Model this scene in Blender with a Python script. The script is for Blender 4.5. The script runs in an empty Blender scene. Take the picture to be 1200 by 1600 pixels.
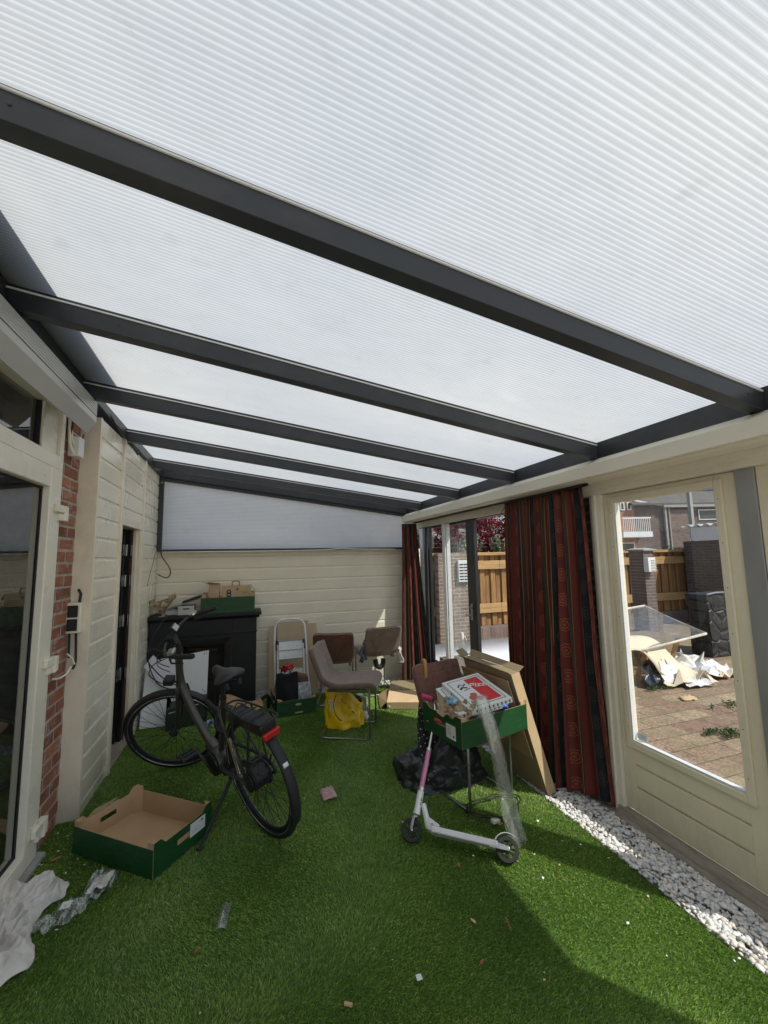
import bpy, math, random
import numpy as np
from mathutils import Vector, Matrix, noise
random.seed(7)
rng = np.random.default_rng(7)
PI = math.pi
scn = bpy.context.scene
COL = bpy.data.collections.new("place"); scn.collection.children.link(COL)

# ------------------------------------------------------------------ materials
def newmat(name):
    m = bpy.data.materials.new(name); m.use_nodes = True
    nt = m.node_tree; nt.nodes.clear()
    return m, nt
def N(nt, t, **kw):
    n = nt.nodes.new(t)
    for k, v in kw.items():
        if hasattr(n, k) and k not in ('Scale',): setattr(n, k, v)
        else: n.inputs[k].default_value = v
    return n
def ramp(nt, fac, stops):
    r = nt.nodes.new('ShaderNodeValToRGB'); nt.links.new(fac, r.inputs[0])
    e = r.color_ramp.elements
    while len(e) < len(stops): e.new(.5)
    for i, (p, c) in enumerate(stops):
        e[i].position = p; e[i].color = (*c, 1) if len(c) == 3 else c
    return r.outputs[0]
def math_(nt, op, a, b=None, clamp=False):
    n = nt.nodes.new('ShaderNodeMath'); n.operation = op; n.use_clamp = clamp
    for i, v in enumerate((a, b)):
        if v is None: continue
        if isinstance(v, (int, float)): n.inputs[i].default_value = v
        else: nt.links.new(v, n.inputs[i])
    return n.outputs[0]
def mixc(nt, fac, a, b, mode='MIX'):
    n = nt.nodes.new('ShaderNodeMix'); n.data_type = 'RGBA'; n.blend_type = mode
    for i, v in ((0, fac), (6, a), (7, b)):
        if isinstance(v, (int, float)): n.inputs[i].default_value = v
        elif isinstance(v, tuple): n.inputs[i].default_value = (*v, 1) if len(v) == 3 else v
        else: nt.links.new(v, n.inputs[i])
    return n.outputs[2]
def coord(nt, kind='Object', scale=(1, 1, 1), rot=(0, 0, 0)):
    tc = nt.nodes.new('ShaderNodeTexCoord'); mp = nt.nodes.new('ShaderNodeMapping')
    nt.links.new(tc.outputs[kind], mp.inputs[0]); mp.inputs['Scale'].default_value = scale
    mp.inputs['Rotation'].default_value = rot
    return mp.outputs[0]
def worldpos(nt):
    return nt.nodes.new('ShaderNodeNewGeometry').outputs['Position']
def noise_(nt, vec, scale=5, detail=4, rough=.5, dist=0):
    n = nt.nodes.new('ShaderNodeTexNoise'); n.inputs['Scale'].default_value = scale
    n.inputs['Detail'].default_value = detail; n.inputs['Roughness'].default_value = rough
    n.inputs['Distortion'].default_value = dist
    if vec is not None: nt.links.new(vec, n.inputs['Vector'])
    return n.outputs['Fac']
def scalev(nt, vec, s):
    mp = nt.nodes.new('ShaderNodeMapping'); nt.links.new(vec, mp.inputs[0]); mp.inputs['Scale'].default_value = s
    return mp.outputs[0]
def finish(nt, col, rough=.5, metal=0, bump=None, bstr=.3, bdist=.005, spec=.5, **extra):
    p = nt.nodes.new('ShaderNodeBsdfPrincipled')
    if isinstance(col, tuple): p.inputs['Base Color'].default_value = (*col, 1)
    else: nt.links.new(col, p.inputs['Base Color'])
    if isinstance(rough, (int, float)): p.inputs['Roughness'].default_value = rough
    else: nt.links.new(rough, p.inputs['Roughness'])
    p.inputs['Metallic'].default_value = metal
    p.inputs['Specular IOR Level'].default_value = spec
    for k, v in extra.items(): p.inputs[k.replace('_', ' ')].default_value = v
    if bump is not None:
        b = nt.nodes.new('ShaderNodeBump'); b.inputs['Strength'].default_value = bstr; b.inputs['Distance'].default_value = bdist
        nt.links.new(bump, b.inputs['Height']); nt.links.new(b.outputs[0], p.inputs['Normal'])
    o = nt.nodes.new('ShaderNodeOutputMaterial'); nt.links.new(p.outputs[0], o.inputs[0])
    return p
def schlick(nt, f0, k=1.0):
    lw = nt.nodes.new('ShaderNodeLayerWeight'); lw.inputs[0].default_value = .5
    return math_(nt, 'ADD', math_(nt, 'MULTIPLY', math_(nt, 'POWER', lw.outputs['Facing'], 5), (1 - f0) * k), f0, True)
MATS = {}
def simple(name, col, rough=.5, metal=0, var=.25, vs=6, stretch=(1, 1, 1), bs=.15, bscale=40, bdist=.003, spec=.5, dirt=None, grime=0, **extra):
    """paint, plastic, metal, cloth: a base colour broken up by two noises and a fine bump"""
    if name in MATS: return MATS[name]
    m, nt = newmat(name)
    v = scalev(nt, worldpos(nt), stretch)
    n1 = noise_(nt, v, vs, 5, .6)
    lo = tuple(c * (1 - var) for c in col); hi = tuple(min(1, c * (1 + var * .7)) for c in col)
    c = ramp(nt, n1, [(.3, lo), (.7, hi)])
    if dirt:
        d = noise_(nt, v, vs * .45, 6, .7, .6)
        c = mixc(nt, ramp(nt, d, [(.5, (0, 0, 0)), (.75, (.7, .7, .7))]), c, dirt)
    if grime:
        sz_ = nt.nodes.new('ShaderNodeSeparateXYZ'); nt.links.new(worldpos(nt), sz_.inputs[0])
        gz_ = math_(nt, 'SUBTRACT', 1, math_(nt, 'MULTIPLY', sz_.outputs[2], 1 / .35), True)
        gn = noise_(nt, scalev(nt, worldpos(nt), (6, 6, 1.5)), 3, 5, .7)
        c = mixc(nt, math_(nt, 'MULTIPLY', math_(nt, 'MULTIPLY', gz_, gn), grime), c, (.22, .19, .13))
        st_ = noise_(nt, scalev(nt, worldpos(nt), (14, 14, .7)), 2, 4, .7)
        c = mixc(nt, ramp(nt, st_, [(.62, (0, 0, 0)), (.85, (grime * .10,) * 3)]), c, (.44, .39, .28))
    n2 = noise_(nt, v, bscale, 3, .6)
    r = ramp(nt, n1, [(.2, (max(0, rough - .08),) * 3), (.8, (min(1, rough + .08),) * 3)])
    finish(nt, c, r, metal, n2, bs, bdist, spec, **extra)
    MATS[name] = m; return m

CREAM = (.83, .77, .62)
M_clad = simple('cream_cladding', CREAM, .45, var=.07, vs=2.5, bs=.04, bscale=90, dirt=(.74, .68, .54), grime=.8)
M_cladL = simple('cream_cladding_left', (.84, .79, .65), .28, var=.06, vs=2, bs=.06, bscale=30, dirt=(.75, .70, .58), grime=.9)
M_trim = simple('cream_trim', (.84, .77, .63), .4, var=.07, vs=5, bs=.05, dirt=(.62, .54, .40), grime=.7)
M_upvc = simple('pale_frame_plastic', (.83, .79, .67), .3, var=.05, vs=4, bs=.03)
M_fascia = simple('painted_board', (.78, .74, .62), .5, var=.08, vs=3, stretch=(1, .4, 1), bs=.1, bscale=60, dirt=(.42, .38, .28))
M_door = simple('beige_door_paint', (.76, .70, .53), .42, var=.05, vs=3, bs=.08, bscale=120, dirt=(.60, .54, .40), grime=.7)
M_alu = simple('raw_aluminium_strip', (.36, .36, .355), .45, .4, var=.12, vs=7, stretch=(1, 1, .3))
M_anth = simple('anthracite_aluminium', (.036, .041, .048), .42, .1, var=.2, vs=5, bs=.08, bscale=160, dirt=(.085, .082, .075), stretch=(.6, 1, 1))
M_box = simple('grey_shutter_box', (.50, .50, .48), .4, .1, var=.06, vs=2)
M_black = simple('black_paint', (.012, .013, .015), .35, var=.2, vs=6)
M_blk2 = simple('black_matt', (.016, .018, .02), .6, var=.25, vs=10)
M_mantel = simple('black_mantel_paint', (.005, .006, .007), .55, var=.25, vs=4, bs=.1)
M_rubber = simple('rubber', (.018, .018, .018), .75, var=.2, vs=30)
M_frame = simple('graphite_bike_paint', (.07, .066, .06), .33, .35, var=.1, vs=10)
M_steel = simple('brushed_steel', (.42, .42, .42), .28, .9, var=.12, vs=12)
M_chrome = simple('chrome', (.6, .6, .6), .15, 1, var=.08, vs=12)
M_chairleg = simple('dull_grey_steel', (.30, .31, .29), .3, .85, var=.12, vs=14)
M_white = simple('white_plastic', (.74, .75, .74), .4, var=.05, vs=9)
M_whiteb = simple('white_board', (.72, .73, .73), .45, var=.04, vs=5, dirt=(.6, .6, .58))
M_wpaint = simple('white_metal_paint', (.75, .77, .77), .3, .1, var=.06, vs=9)
M_kraft = simple('kraft_cardboard', (.42, .28, .15), .85, var=.12, vs=9, stretch=(1, 1, 1), bs=.2, bscale=70)
M_kraft2 = simple('pale_cardboard', (.52, .38, .22), .85, var=.1, vs=7, bs=.2, bscale=60)
M_kraft3 = simple('olive_cardboard', (.29, .225, .13), .85, var=.1, vs=5, bs=.2, bscale=60, dirt=(.27, .19, .1))
M_mdf = simple('beige_board', (.50, .39, .25), .7, var=.08, vs=4)
M_egg = simple('moulded_pulp', (.40, .31, .20), .95, var=.25, vs=22, bs=.5, bscale=90)
M_paper = simple('printed_paper', (.6, .58, .52), .8, var=.35, vs=30)
M_red = simple('red_plastic', (.45, .014, .014), .25, var=.15, vs=10)
M_pink = simple('pink_metallic_paint', (.62, .24, .40), .32, .3, var=.1, vs=8)
M_pinkg = simple('pink_grip_rubber', (.50, .05, .14), .55, var=.12, vs=20)
M_blue = simple('blue_plastic_wrap', (.06, .2, .6), .35, var=.4, vs=40, bs=.6, bscale=50, bdist=.01)
M_lblue = simple('light_blue_wrap', (.28, .5, .66), .4, var=.4, vs=50)
M_wood = simple('tan_wood', (.50, .25, .08), .4, var=.2, vs=10, stretch=(1, 1, .2))
M_white_cloth = simple('white_cloth', (.66, .63, .59), .95, var=.14, vs=16, bs=.4, bscale=200)
M_grey_cloth = simple('striped_navy_cloth', (.10, .12, .17), .95, var=.6, vs=60, stretch=(1, 1, .1), bs=.4, bscale=200)
M_conc = simple('concrete', (.34, .33, .31), .9, var=.2, vs=8, bs=.4, bscale=60, dirt=(.2, .19, .17))
M_sill = simple('weathered_sill', (.30, .27, .22), .85, var=.3, vs=14, stretch=(3, .6, 3), bs=.4, bscale=40, dirt=(.16, .14, .11))
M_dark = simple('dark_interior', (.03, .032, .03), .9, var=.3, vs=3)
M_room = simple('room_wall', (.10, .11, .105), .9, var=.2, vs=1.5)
M_brown = simple('brown_wood_frame', (.14, .07, .035), .6, var=.35, vs=12, stretch=(1, 1, .2))
M_leaf_dead = simple('dry_leaf', (.30, .14, .06), .8, var=.3, vs=40)
M_crate_in = simple('crate_inner_kraft', (.50, .34, .19), .85, var=.1, vs=6, bs=.15, bscale=60)
M_gold = simple('gold_thread', (.5, .33, .1), .6, var=.1)

def mat_green():
    m, nt = newmat('printed_green_card')
    p = worldpos(nt); n1 = noise_(nt, scalev(nt, p, (1, 1, 9)), 14, 4, .6); n2 = noise_(nt, p, 5, 4, .6)
    c = ramp(nt, n1, [(.35, (.006, .05, .012)), (.6, (.010, .075, .02)), (.8, (.018, .12, .032))])
    c = mixc(nt, ramp(nt, n2, [(.55, (0, 0, 0)), (.8, (.35, .35, .35))]), c, (.03, .10, .04))
    finish(nt, c, .5, 0, n1, .2, .002); return m
M_green = mat_green()

def mat_suede(col, name, quilt=True):
    m, nt = newmat(name)
    tc = coord(nt, 'Object'); n1 = noise_(nt, tc, 7, 6, .65, .4); n2 = noise_(nt, tc, 160, 3, .6); n3 = noise_(nt, tc, 30, 5, .7)
    c = ramp(nt, n1, [(.3, tuple(x * .65 for x in col)), (.7, tuple(x * 1.2 for x in col))])
    c = mixc(nt, ramp(nt, n3, [(.4, (0, 0, 0)), (.75, (.5, .5, .5))]), c, tuple(x * 1.6 for x in col))
    # stitched quilting seen in the seat: a grid in the mesh's own UVs
    uv = nt.nodes.new('ShaderNodeUVMap').outputs[0]; sx = nt.nodes.new('ShaderNodeSeparateXYZ'); nt.links.new(uv, sx.inputs[0])
    def line(o, k):
        f = math_(nt, 'FRACT', math_(nt, 'MULTIPLY', o, k)); d = math_(nt, 'ABSOLUTE', math_(nt, 'SUBTRACT', f, .5))
        return math_(nt, 'SMOOTH_MIN', math_(nt, 'MULTIPLY', math_(nt, 'SUBTRACT', .5, d), 1 / .09, True), 1)
    g = math_(nt, 'MINIMUM', line(sx.outputs[0], 3), line(sx.outputs[1], 6))
    if not quilt: g = math_(nt, 'ADD', 1, 0)
    c = mixc(nt, math_(nt, 'MULTIPLY', math_(nt, 'SUBTRACT', 1, g), .30), c, tuple(x * .5 for x in col))
    h = math_(nt, 'ADD', math_(nt, 'MULTIPLY', g, 1.0), math_(nt, 'MULTIPLY', n2, .12))
    finish(nt, c, .88, 0, h, .35, .005, .25, Sheen_Weight=.35); return m
M_suede = mat_suede((.20, .138, .105), 'taupe_suede')
M_suede_r = mat_suede((.10, .042, .028), 'dark_brown_suede')
M_suede_g = mat_suede((.20, .095, .072), 'russet_suede')
M_suede_p = mat_suede((.175, .128, .098), 'taupe_suede_plain', False)
M_suede_rp = mat_suede((.125, .052, .034), 'dark_brown_suede_plain', False)

def mat_grass(blade):
    m, nt = newmat('artificial_grass_blade' if blade else 'artificial_grass_backing')
    p = worldpos(nt); n1 = noise_(nt, p, 2.2, 5, .6); n2 = noise_(nt, p, 60, 4, .7)
    if blade:
        a = nt.nodes.new('ShaderNodeVertexColor'); a.layer_name = 'tint'
        c = mixc(nt, 1, a.outputs[0], ramp(nt, n1, [(.3, (.62, .72, .66)), (.5, (.95, .96, .95)), (.72, (1.22, 1.10, 1.1))]), 'MULTIPLY')
        n6 = noise_(nt, p, .9, 3, .6, .5); c = mixc(nt, ramp(nt, n6, [(.50, (0, 0, 0)), (.72, (.30, .30, .30))]), c, (.30, .33, .13))
        d = nt.nodes.new('ShaderNodeBsdfDiffuse'); nt.links.new(c, d.inputs[0])
        t = nt.nodes.new('ShaderNodeBsdfTranslucent'); nt.links.new(c, t.inputs[0])
        g = nt.nodes.new('ShaderNodeBsdfGlossy'); g.inputs['Roughness'].default_value = .42
        g.inputs[0].default_value = (.8, .8, .8, 1)
        m1 = nt.nodes.new('ShaderNodeMixShader'); m1.inputs[0].default_value = .3
        nt.links.new(d.outputs[0], m1.inputs[1]); nt.links.new(t.outputs[0], m1.inputs[2])
        m2 = nt.nodes.new('ShaderNodeMixShader'); m2.inputs[0].default_value = .035
        nt.links.new(m1.outputs[0], m2.inputs[1]); nt.links.new(g.outputs[0], m2.inputs[2])
        o = nt.nodes.new('ShaderNodeOutputMaterial'); nt.links.new(m2.outputs[0], o.inputs[0])
    else:
        c = mixc(nt, n2, (.035, .075, .012), (.09, .17, .03))
        finish(nt, c, .95, 0, n2, .8, .01)
    return m
M_blade = mat_grass(True); M_gback = mat_grass(False)

def mat_poly(name, stripes, tint, T, gloss=.05):
    """twin wall polycarbonate: light passes through scattered, ribs every 16 mm"""
    m, nt = newmat(name)
    p = worldpos(nt); s = nt.nodes.new('ShaderNodeSeparateXYZ'); nt.links.new(p, s.inputs[0])
    ax = s.outputs[1] if stripes == 'Y' else s.outputs[2]
    f = math_(nt, 'FRACT', math_(nt, 'MULTIPLY', ax, 1 / .0163))
    rib = ramp(nt, f, [(0, (.86, .86, .86)), (.10, (1.0, 1.0, 1.0)), (.20, (1.05, 1.05, 1.05)), (.26, (.95, .95, .95)), (.55, (.76, .76, .76)), (.62, (.87, .87, .87)), (.70, (.75, .75, .75)), (.92, (.79, .79, .79)), (1, (.86, .86, .86))])
    n1 = noise_(nt, scalev(nt, p, (.5, 1, 1)), 1.4, 4, .55); n2 = noise_(nt, scalev(nt, p, (.35, 1, 1)), 14, 5, .7); n3 = noise_(nt, p, 5.3, 3, .5)
    c = mixc(nt, 1, rib, tint, 'MULTIPLY')
    c = mixc(nt, 1, c, ramp(nt, n1, [(.25, (.90, .92, .95)), (.75, (1, 1, .98))]), 'MULTIPLY')
    c = mixc(nt, 1, c, ramp(nt, n2, [(.3, (.95, .95, .95)), (.6, (1, 1, 1))]), 'MULTIPLY')
    c = mixc(nt, 1, c, ramp(nt, n3, [(.20, (.84, .83, .81)), (.34, (1, 1, 1))]), 'MULTIPLY')
    n4 = noise_(nt, p, 11, 5, .75, .4); c = mixc(nt, 1, c, ramp(nt, n4, [(.24, (.86, .85, .82)), (.34, (.97, .97, .96)), (.5, (1, 1, 1))]), 'MULTIPLY')
    n5 = noise_(nt, p, .55, 2, .5); c = mixc(nt, 1, c, ramp(nt, n5, [(.3, (.88, .90, .93)), (.7, (1.06, 1.05, 1.03))]), 'MULTIPLY')
    t = nt.nodes.new('ShaderNodeBsdfTranslucent'); nt.links.new(mixc(nt, 1, c, (T, T, T), 'MULTIPLY'), t.inputs[0])
    d = nt.nodes.new('ShaderNodeBsdfDiffuse'); nt.links.new(mixc(nt, 1, c, (.17,) * 3, 'MULTIPLY'), d.inputs[0])
    a = nt.nodes.new('ShaderNodeAddShader'); nt.links.new(t.outputs[0], a.inputs[0]); nt.links.new(d.outputs[0], a.inputs[1])
    g = nt.nodes.new('ShaderNodeBsdfGlossy'); g.inputs['Roughness'].default_value = .12
    fr = schlick(nt, .03, .45)
    x = nt.nodes.new('ShaderNodeMixShader'); nt.links.new(fr, x.inputs[0])
    nt.links.new(a.outputs[0], x.inputs[1]); nt.links.new(g.outputs[0], x.inputs[2])
    o = nt.nodes.new('ShaderNodeOutputMaterial'); nt.links.new(x.outputs[0], o.inputs[0])
    return m
M_poly = mat_poly('roof_polycarbonate', 'Y', (.95, .985, .985), .535)
M_gable = mat_poly('gable_polycarbonate', 'Z', (1.0, .95, .87), .90)

def mat_glass(name, tint=(.9, .93, .92), ior=1.5, extra=0, rough=0.0, smear=0):
    m, nt = newmat(name)
    t = nt.nodes.new('ShaderNodeBsdfTransparent'); t.inputs[0].default_value = (*tint, 1)
    g = nt.nodes.new('ShaderNodeBsdfGlossy'); g.inputs['Roughness'].default_value = rough
    f = schlick(nt, ((ior - 1) / (ior + 1)) ** 2 * 1.8 + extra)
    x = nt.nodes.new('ShaderNodeMixShader'); nt.links.new(f, x.inputs[0])
    nt.links.new(t.outputs[0], x.inputs[1]); nt.links.new(g.outputs[0], x.inputs[2])
    out = x
    if smear:
        p = worldpos(nt); n1 = noise_(nt, p, 6, 6, .7, .5)
        d = nt.nodes.new('ShaderNodeBsdfDiffuse'); d.inputs[0].default_value = (.6, .62, .6, 1)
        y = nt.nodes.new('ShaderNodeMixShader')
        nt.links.new(ramp(nt, n1, [(.45, (smear * .3,) * 3), (.8, (smear,) * 3)]), y.inputs[0])
        nt.links.new(x.outputs[0], y.inputs[1]); nt.links.new(d.outputs[0], y.inputs[2]); out = y
    o = nt.nodes.new('ShaderNodeOutputMaterial'); nt.links.new(out.outputs[0], o.inputs[0])
    return m
M_glass = mat_glass('door_glass', (.96, .975, .965), smear=.02)
M_glass_house = mat_glass('double_glazing', (.55, .6, .58), 1.9, .06)
M_glass_dirty = mat_glass('dirty_sliding_glass', (.82, .86, .84), 1.6, .02, smear=.1)
def mat_film(name, tint, white, bump):
    m, nt = newmat(name)
    tc = coord(nt, 'Object'); n1 = noise_(nt, scalev(nt, tc, (1, 1, .45)), 20, 3, .55, 1.2)
    b = nt.nodes.new('ShaderNodeBump'); b.inputs['Strength'].default_value = bump; b.inputs['Distance'].default_value = .01
    nt.links.new(n1, b.inputs['Height'])
    t = nt.nodes.new('ShaderNodeBsdfTransparent'); t.inputs[0].default_value = (*tint, 1)
    g = nt.nodes.new('ShaderNodeBsdfGlossy'); g.inputs['Roughness'].default_value = .18; nt.links.new(b.outputs[0], g.inputs['Normal'])
    d = nt.nodes.new('ShaderNodeBsdfDiffuse'); d.inputs[0].default_value = (.7, .72, .70, 1)
    x = nt.nodes.new('ShaderNodeMixShader'); x.inputs[0].default_value = .18
    nt.links.new(t.outputs[0], x.inputs[1]); nt.links.new(g.outputs[0], x.inputs[2])
    y = nt.nodes.new('ShaderNodeMixShader')
    nt.links.new(ramp(nt, n1, [(.35, (white * .25,) * 3), (.75, (white,) * 3)]), y.inputs[0])
    nt.links.new(x.outputs[0], y.inputs[1]); nt.links.new(d.outputs[0], y.inputs[2])
    o = nt.nodes.new('ShaderNodeOutputMaterial'); nt.links.new(y.outputs[0], o.inputs[0]); return m
M_film = mat_film('clear_bubble_film', (.90, .92, .87), .20, .8)
M_bagfilm = mat_film('clear_bag_film', (.94, .95, .94), .16, .7)
M_net = mat_film('grey_mesh', (.72, .73, .72), .16, .2)

def mat_brick(name, c1, c2, mortar, sc, bump=.5, vert='XZ', bw=.21, bh=.065, mort=.01, moss=None, offset=.5, speck=0.3):
    m, nt = newmat(name)
    p = worldpos(nt); s = nt.nodes.new('ShaderNodeSeparateXYZ'); nt.links.new(p, s.inputs[0])
    cb = nt.nodes.new('ShaderNodeCombineXYZ')
    k = {'X': 0, 'Y': 1, 'Z': 2}
    nt.links.new(s.outputs[k[vert[0]]], cb.inputs[0]); nt.links.new(s.outputs[k[vert[1]]], cb.inputs[1])
    b = nt.nodes.new('ShaderNodeTexBrick'); nt.links.new(cb.outputs[0], b.inputs['Vector'])
    b.inputs['Scale'].default_value = 1; b.inputs['Brick Width'].default_value = bw; b.inputs['Row Height'].default_value = bh
    b.inputs['Mortar Size'].default_value = mort; b.inputs['Mortar Smooth'].default_value = .15; b.offset = offset
    b.inputs['Color1'].default_value = (*c1, 1); b.inputs['Color2'].default_value = (*c2, 1); b.inputs['Mortar'].default_value = (*mortar, 1)
    b.inputs['Bias'].default_value = 0
    n1 = noise_(nt, p, 3, 6, .7); n2 = noise_(nt, p, 50, 5, .7)
    c = mixc(nt, 1, b.outputs[0], ramp(nt, n1, [(.3, (.72, .72, .74)), (.7, (1.2, 1.18, 1.12))]), 'MULTIPLY')
    c = mixc(nt, 1, c, ramp(nt, n2, [(.3, (1 - speck,) * 3), (.7, (1 + speck,) * 3)]), 'MULTIPLY')
    if moss:
        n3 = noise_(nt, p, 1.3, 6, .75); c = mixc(nt, ramp(nt, n3, [(.5, (0, 0, 0)), (.68, (.8, .8, .8))]), c, moss)
    h = math_(nt, 'ADD', math_(nt, 'MULTIPLY', b.outputs[1], -1), math_(nt, 'MULTIPLY', n2, .3))
    finish(nt, c, .9, 0, h, bump, .006, .3); return m
M_pave = mat_brick('concrete_pavers', (.23, .15, .11), (.31, .25, .17), (.13, .115, .075), 1, .5, 'XY', .4, .2, .007, (.20, .18, .10), speck=.6)
M_brick_pl = mat_brick('plinth_brick', (.15, .10, .09), (.21, .15, .13), (.19, .18, .16), 1, .6, 'XZ', .07, .22, .008)
M_brick_gd = mat_brick('dark_brick_xz', (.12, .085, .08), (.17, .12, .105), (.2, .19, .18), 1, .6, 'XZ')
M_brick_gy = mat_brick('dark_brick_yz', (.10, .08, .075), (.15, .11, .10), (.17, .165, .16), 1, .6, 'YZ')
M_brick_o = mat_brick('orange_brick', (.30, .12, .07), (.36, .16, .09), (.3, .27, .23), 1, .4, 'XZ')
M_brick_s = mat_brick('shed_brick', (.075, .06, .055), (.10, .08, .07), (.10, .10, .10), 1, .5, 'XZ')

def mat_redbrick():
    m, nt = newmat('red_clay_brick')
    p = worldpos(nt); n1 = noise_(nt, p, 13, 6, .7); n2 = noise_(nt, p, 90, 4, .7); n3 = noise_(nt, scalev(nt, p, (1, 1, 1.6)), 7, 6, .75, .5)
    a = nt.nodes.new('ShaderNodeVertexColor'); a.layer_name = 'tint'
    c = mixc(nt, 1, a.outputs[0], ramp(nt, n1, [(.3, (.7, .68, .66)), (.7, (1.25, 1.2, 1.15))]), 'MULTIPLY')
    c = mixc(nt, ramp(nt, n3, [(.52, (0, 0, 0)), (.72, (.8, .8, .8))]), c, (.50, .42, .37))
    finish(nt, c, .92, 0, n2, .7, .004, .25); return m
M_redbrick = mat_redbrick()
M_mortar = simple('lime_mortar', (.42, .37, .32), .95, var=.3, vs=20, bs=.8, bscale=120)

def mat_fencewood():
    m, nt = newmat('impregnated_pine')
    p = worldpos(nt); n1 = noise_(nt, scalev(nt, p, (12, 12, .8)), 3, 5, .7, .8); n2 = noise_(nt, scalev(nt, p, (7, 7, 1)), 1, 2, .5)
    c = ramp(nt, n1, [(.25, (.13, .065, .022)), (.5, (.27, .15, .058)), (.75, (.37, .23, .10))])
    c = mixc(nt, 1, c, ramp(nt, n2, [(.3, (.7, .68, .66)), (.7, (1.15, 1.15, 1.1))]), 'MULTIPLY')
    finish(nt, c, .75, 0, n1, .3, .004, .3); return m
M_fence = mat_fencewood()
def mat_railwood():
    m, nt = newmat('pine_rail')
    p = worldpos(nt); n1 = noise_(nt, scalev(nt, p, (.8, 12, 12)), 3, 5, .7, .8)
    c = ramp(nt, n1, [(.25, (.21, .12, .045)), (.5, (.37, .235, .10)), (.75, (.47, .32, .16))])
    finish(nt, c, .75, 0, n1, .3, .004, .3); return m
M_rail = mat_railwood()

def mat_pebble():
    m, nt = newmat('white_marble_pebble')
    a = nt.nodes.new('ShaderNodeVertexColor'); a.layer_name = 'tint'
    n = noise_(nt, worldpos(nt), 60, 4, .6)
    c = mixc(nt, 1, a.outputs[0], ramp(nt, n, [(.3, (.85, .84, .82)), (.7, (1.05, 1.05, 1.05))]), 'MULTIPLY')
    finish(nt, c, .6, 0, n, .15, .002, .4); return m
M_peb = mat_pebble()
M_soil = simple('dark_soil', (.035, .028, .022), 1, var=.4, vs=20, bs=1, bscale=60, bdist=.01)

def mat_curtain():
    m, nt = newmat('striped_damask')
    uv = nt.nodes.new('ShaderNodeUVMap').outputs[0]; s = nt.nodes.new('ShaderNodeSeparateXYZ'); nt.links.new(uv, s.inputs[0])
    u, v = s.outputs[0], s.outputs[1]       # metres of cloth across, metres down
    per = .40
    f = math_(nt, 'FRACT', math_(nt, 'MULTIPLY', u, 1 / per))
    RED, RED2, NAVY, GOLD, OL = (.115, .016, .011), (.060, .009, .008), (.006, .008, .013), (.28, .15, .04), (.025, .028, .012)
    n = nt.nodes.new('ShaderNodeValToRGB'); nt.links.new(f, n.inputs[0]); cr = n.color_ramp; cr.interpolation = 'CONSTANT'
    st = [(0, RED), (.30, GOLD), (.312, RED2), (.40, GOLD), (.412, NAVY), (.66, GOLD), (.672, RED2), (.74, OL), (.80, GOLD), (.812, RED)]
    while len(cr.elements) < len(st): cr.elements.new(.5)
    for e, (p_, c_) in zip(cr.elements, st): e.position = p_; e.color = (*c_, 1)
    # medallions: rings centred on the wide bands, every 17 cm down
    def medal(cu, pv, ph, r):
        du = math_(nt, 'MULTIPLY', math_(nt, 'SUBTRACT', f, cu), per / r)
        fv = math_(nt, 'SUBTRACT', math_(nt, 'FRACT', math_(nt, 'ADD', math_(nt, 'MULTIPLY', v, 1 / pv), ph)), .5)
        dv = math_(nt, 'MULTIPLY', fv, pv / (r * 1.25))
        d = math_(nt, 'SQRT', math_(nt, 'ADD', math_(nt, 'MULTIPLY', du, du), math_(nt, 'MULTIPLY', dv, dv)))
        ang = math_(nt, 'SINE', math_(nt, 'MULTIPLY', math_(nt, 'ARCTAN2', dv, du), 8))
        w = math_(nt, 'SINE', math_(nt, 'ADD', math_(nt, 'MULTIPLY', d, 15), math_(nt, 'MULTIPLY', ang, 1.1)))
        return math_(nt, 'MULTIPLY', math_(nt, 'GREATER_THAN', w, .25), math_(nt, 'LESS_THAN', d, 1))
    g1 = medal(.15, .17, 0, .036); g2 = medal(.535, .17, .5, .036)
    c = mixc(nt, math_(nt, 'MULTIPLY', g1, .5), n.outputs[0], (.40, .13, .045)); c = mixc(nt, math_(nt, 'MULTIPLY', g2, .14), c, (.28, .2, .12))
    wv = noise_(nt, scalev(nt, uv, (1, 1, 1)), 300, 2, .5); big = noise_(nt, scalev(nt, uv, (4, .6, 1)), 2, 3, .6)
    c = mixc(nt, 1, c, ramp(nt, big, [(.3, (.75, .75, .75)), (.7, (1.2, 1.15, 1.1))]), 'MULTIPLY')
    finish(nt, c, .72, 0, wv, .2, .001, .4, Sheen_Weight=.1); return m
M_curt = mat_curtain()
def mat_foliage(name, lo, hi, rough=.6):
    m, nt = newmat(name); a = nt.nodes.new('ShaderNodeVertexColor'); a.layer_name = 'tint'
    n = noise_(nt, worldpos(nt), 3, 3, .6)
    c = mixc(nt, 1, a.outputs[0], ramp(nt, n, [(.3, (.7, .7, .7)), (.7, (1.2, 1.2, 1.2))]), 'MULTIPLY')
    d = nt.nodes.new('ShaderNodeBsdfPrincipled'); nt.links.new(c, d.inputs[0]); d.inputs['Roughness'].default_value = rough
    t = nt.nodes.new('ShaderNodeBsdfTranslucent'); nt.links.new(c, t.inputs[0])
    x = nt.nodes.new('ShaderNodeMixShader'); x.inputs[0].default_value = .35
    nt.links.new(d.outputs[0], x.inputs[1]); nt.links.new(t.outputs[0], x.inputs[2])
    o = nt.nodes.new('ShaderNodeOutputMaterial'); nt.links.new(x.outputs[0], o.inputs[0]); return m
M_fol = mat_foliage('leaves', None, None)
M_bark = simple('bark', (.10, .07, .05), .9, var=.3, vs=20, bs=.6)
M_tile = simple('dark_roof_tiles', (.10, .095, .09), .8, var=.25, vs=1.5, bs=.5, bscale=8, bdist=.05)
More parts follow.
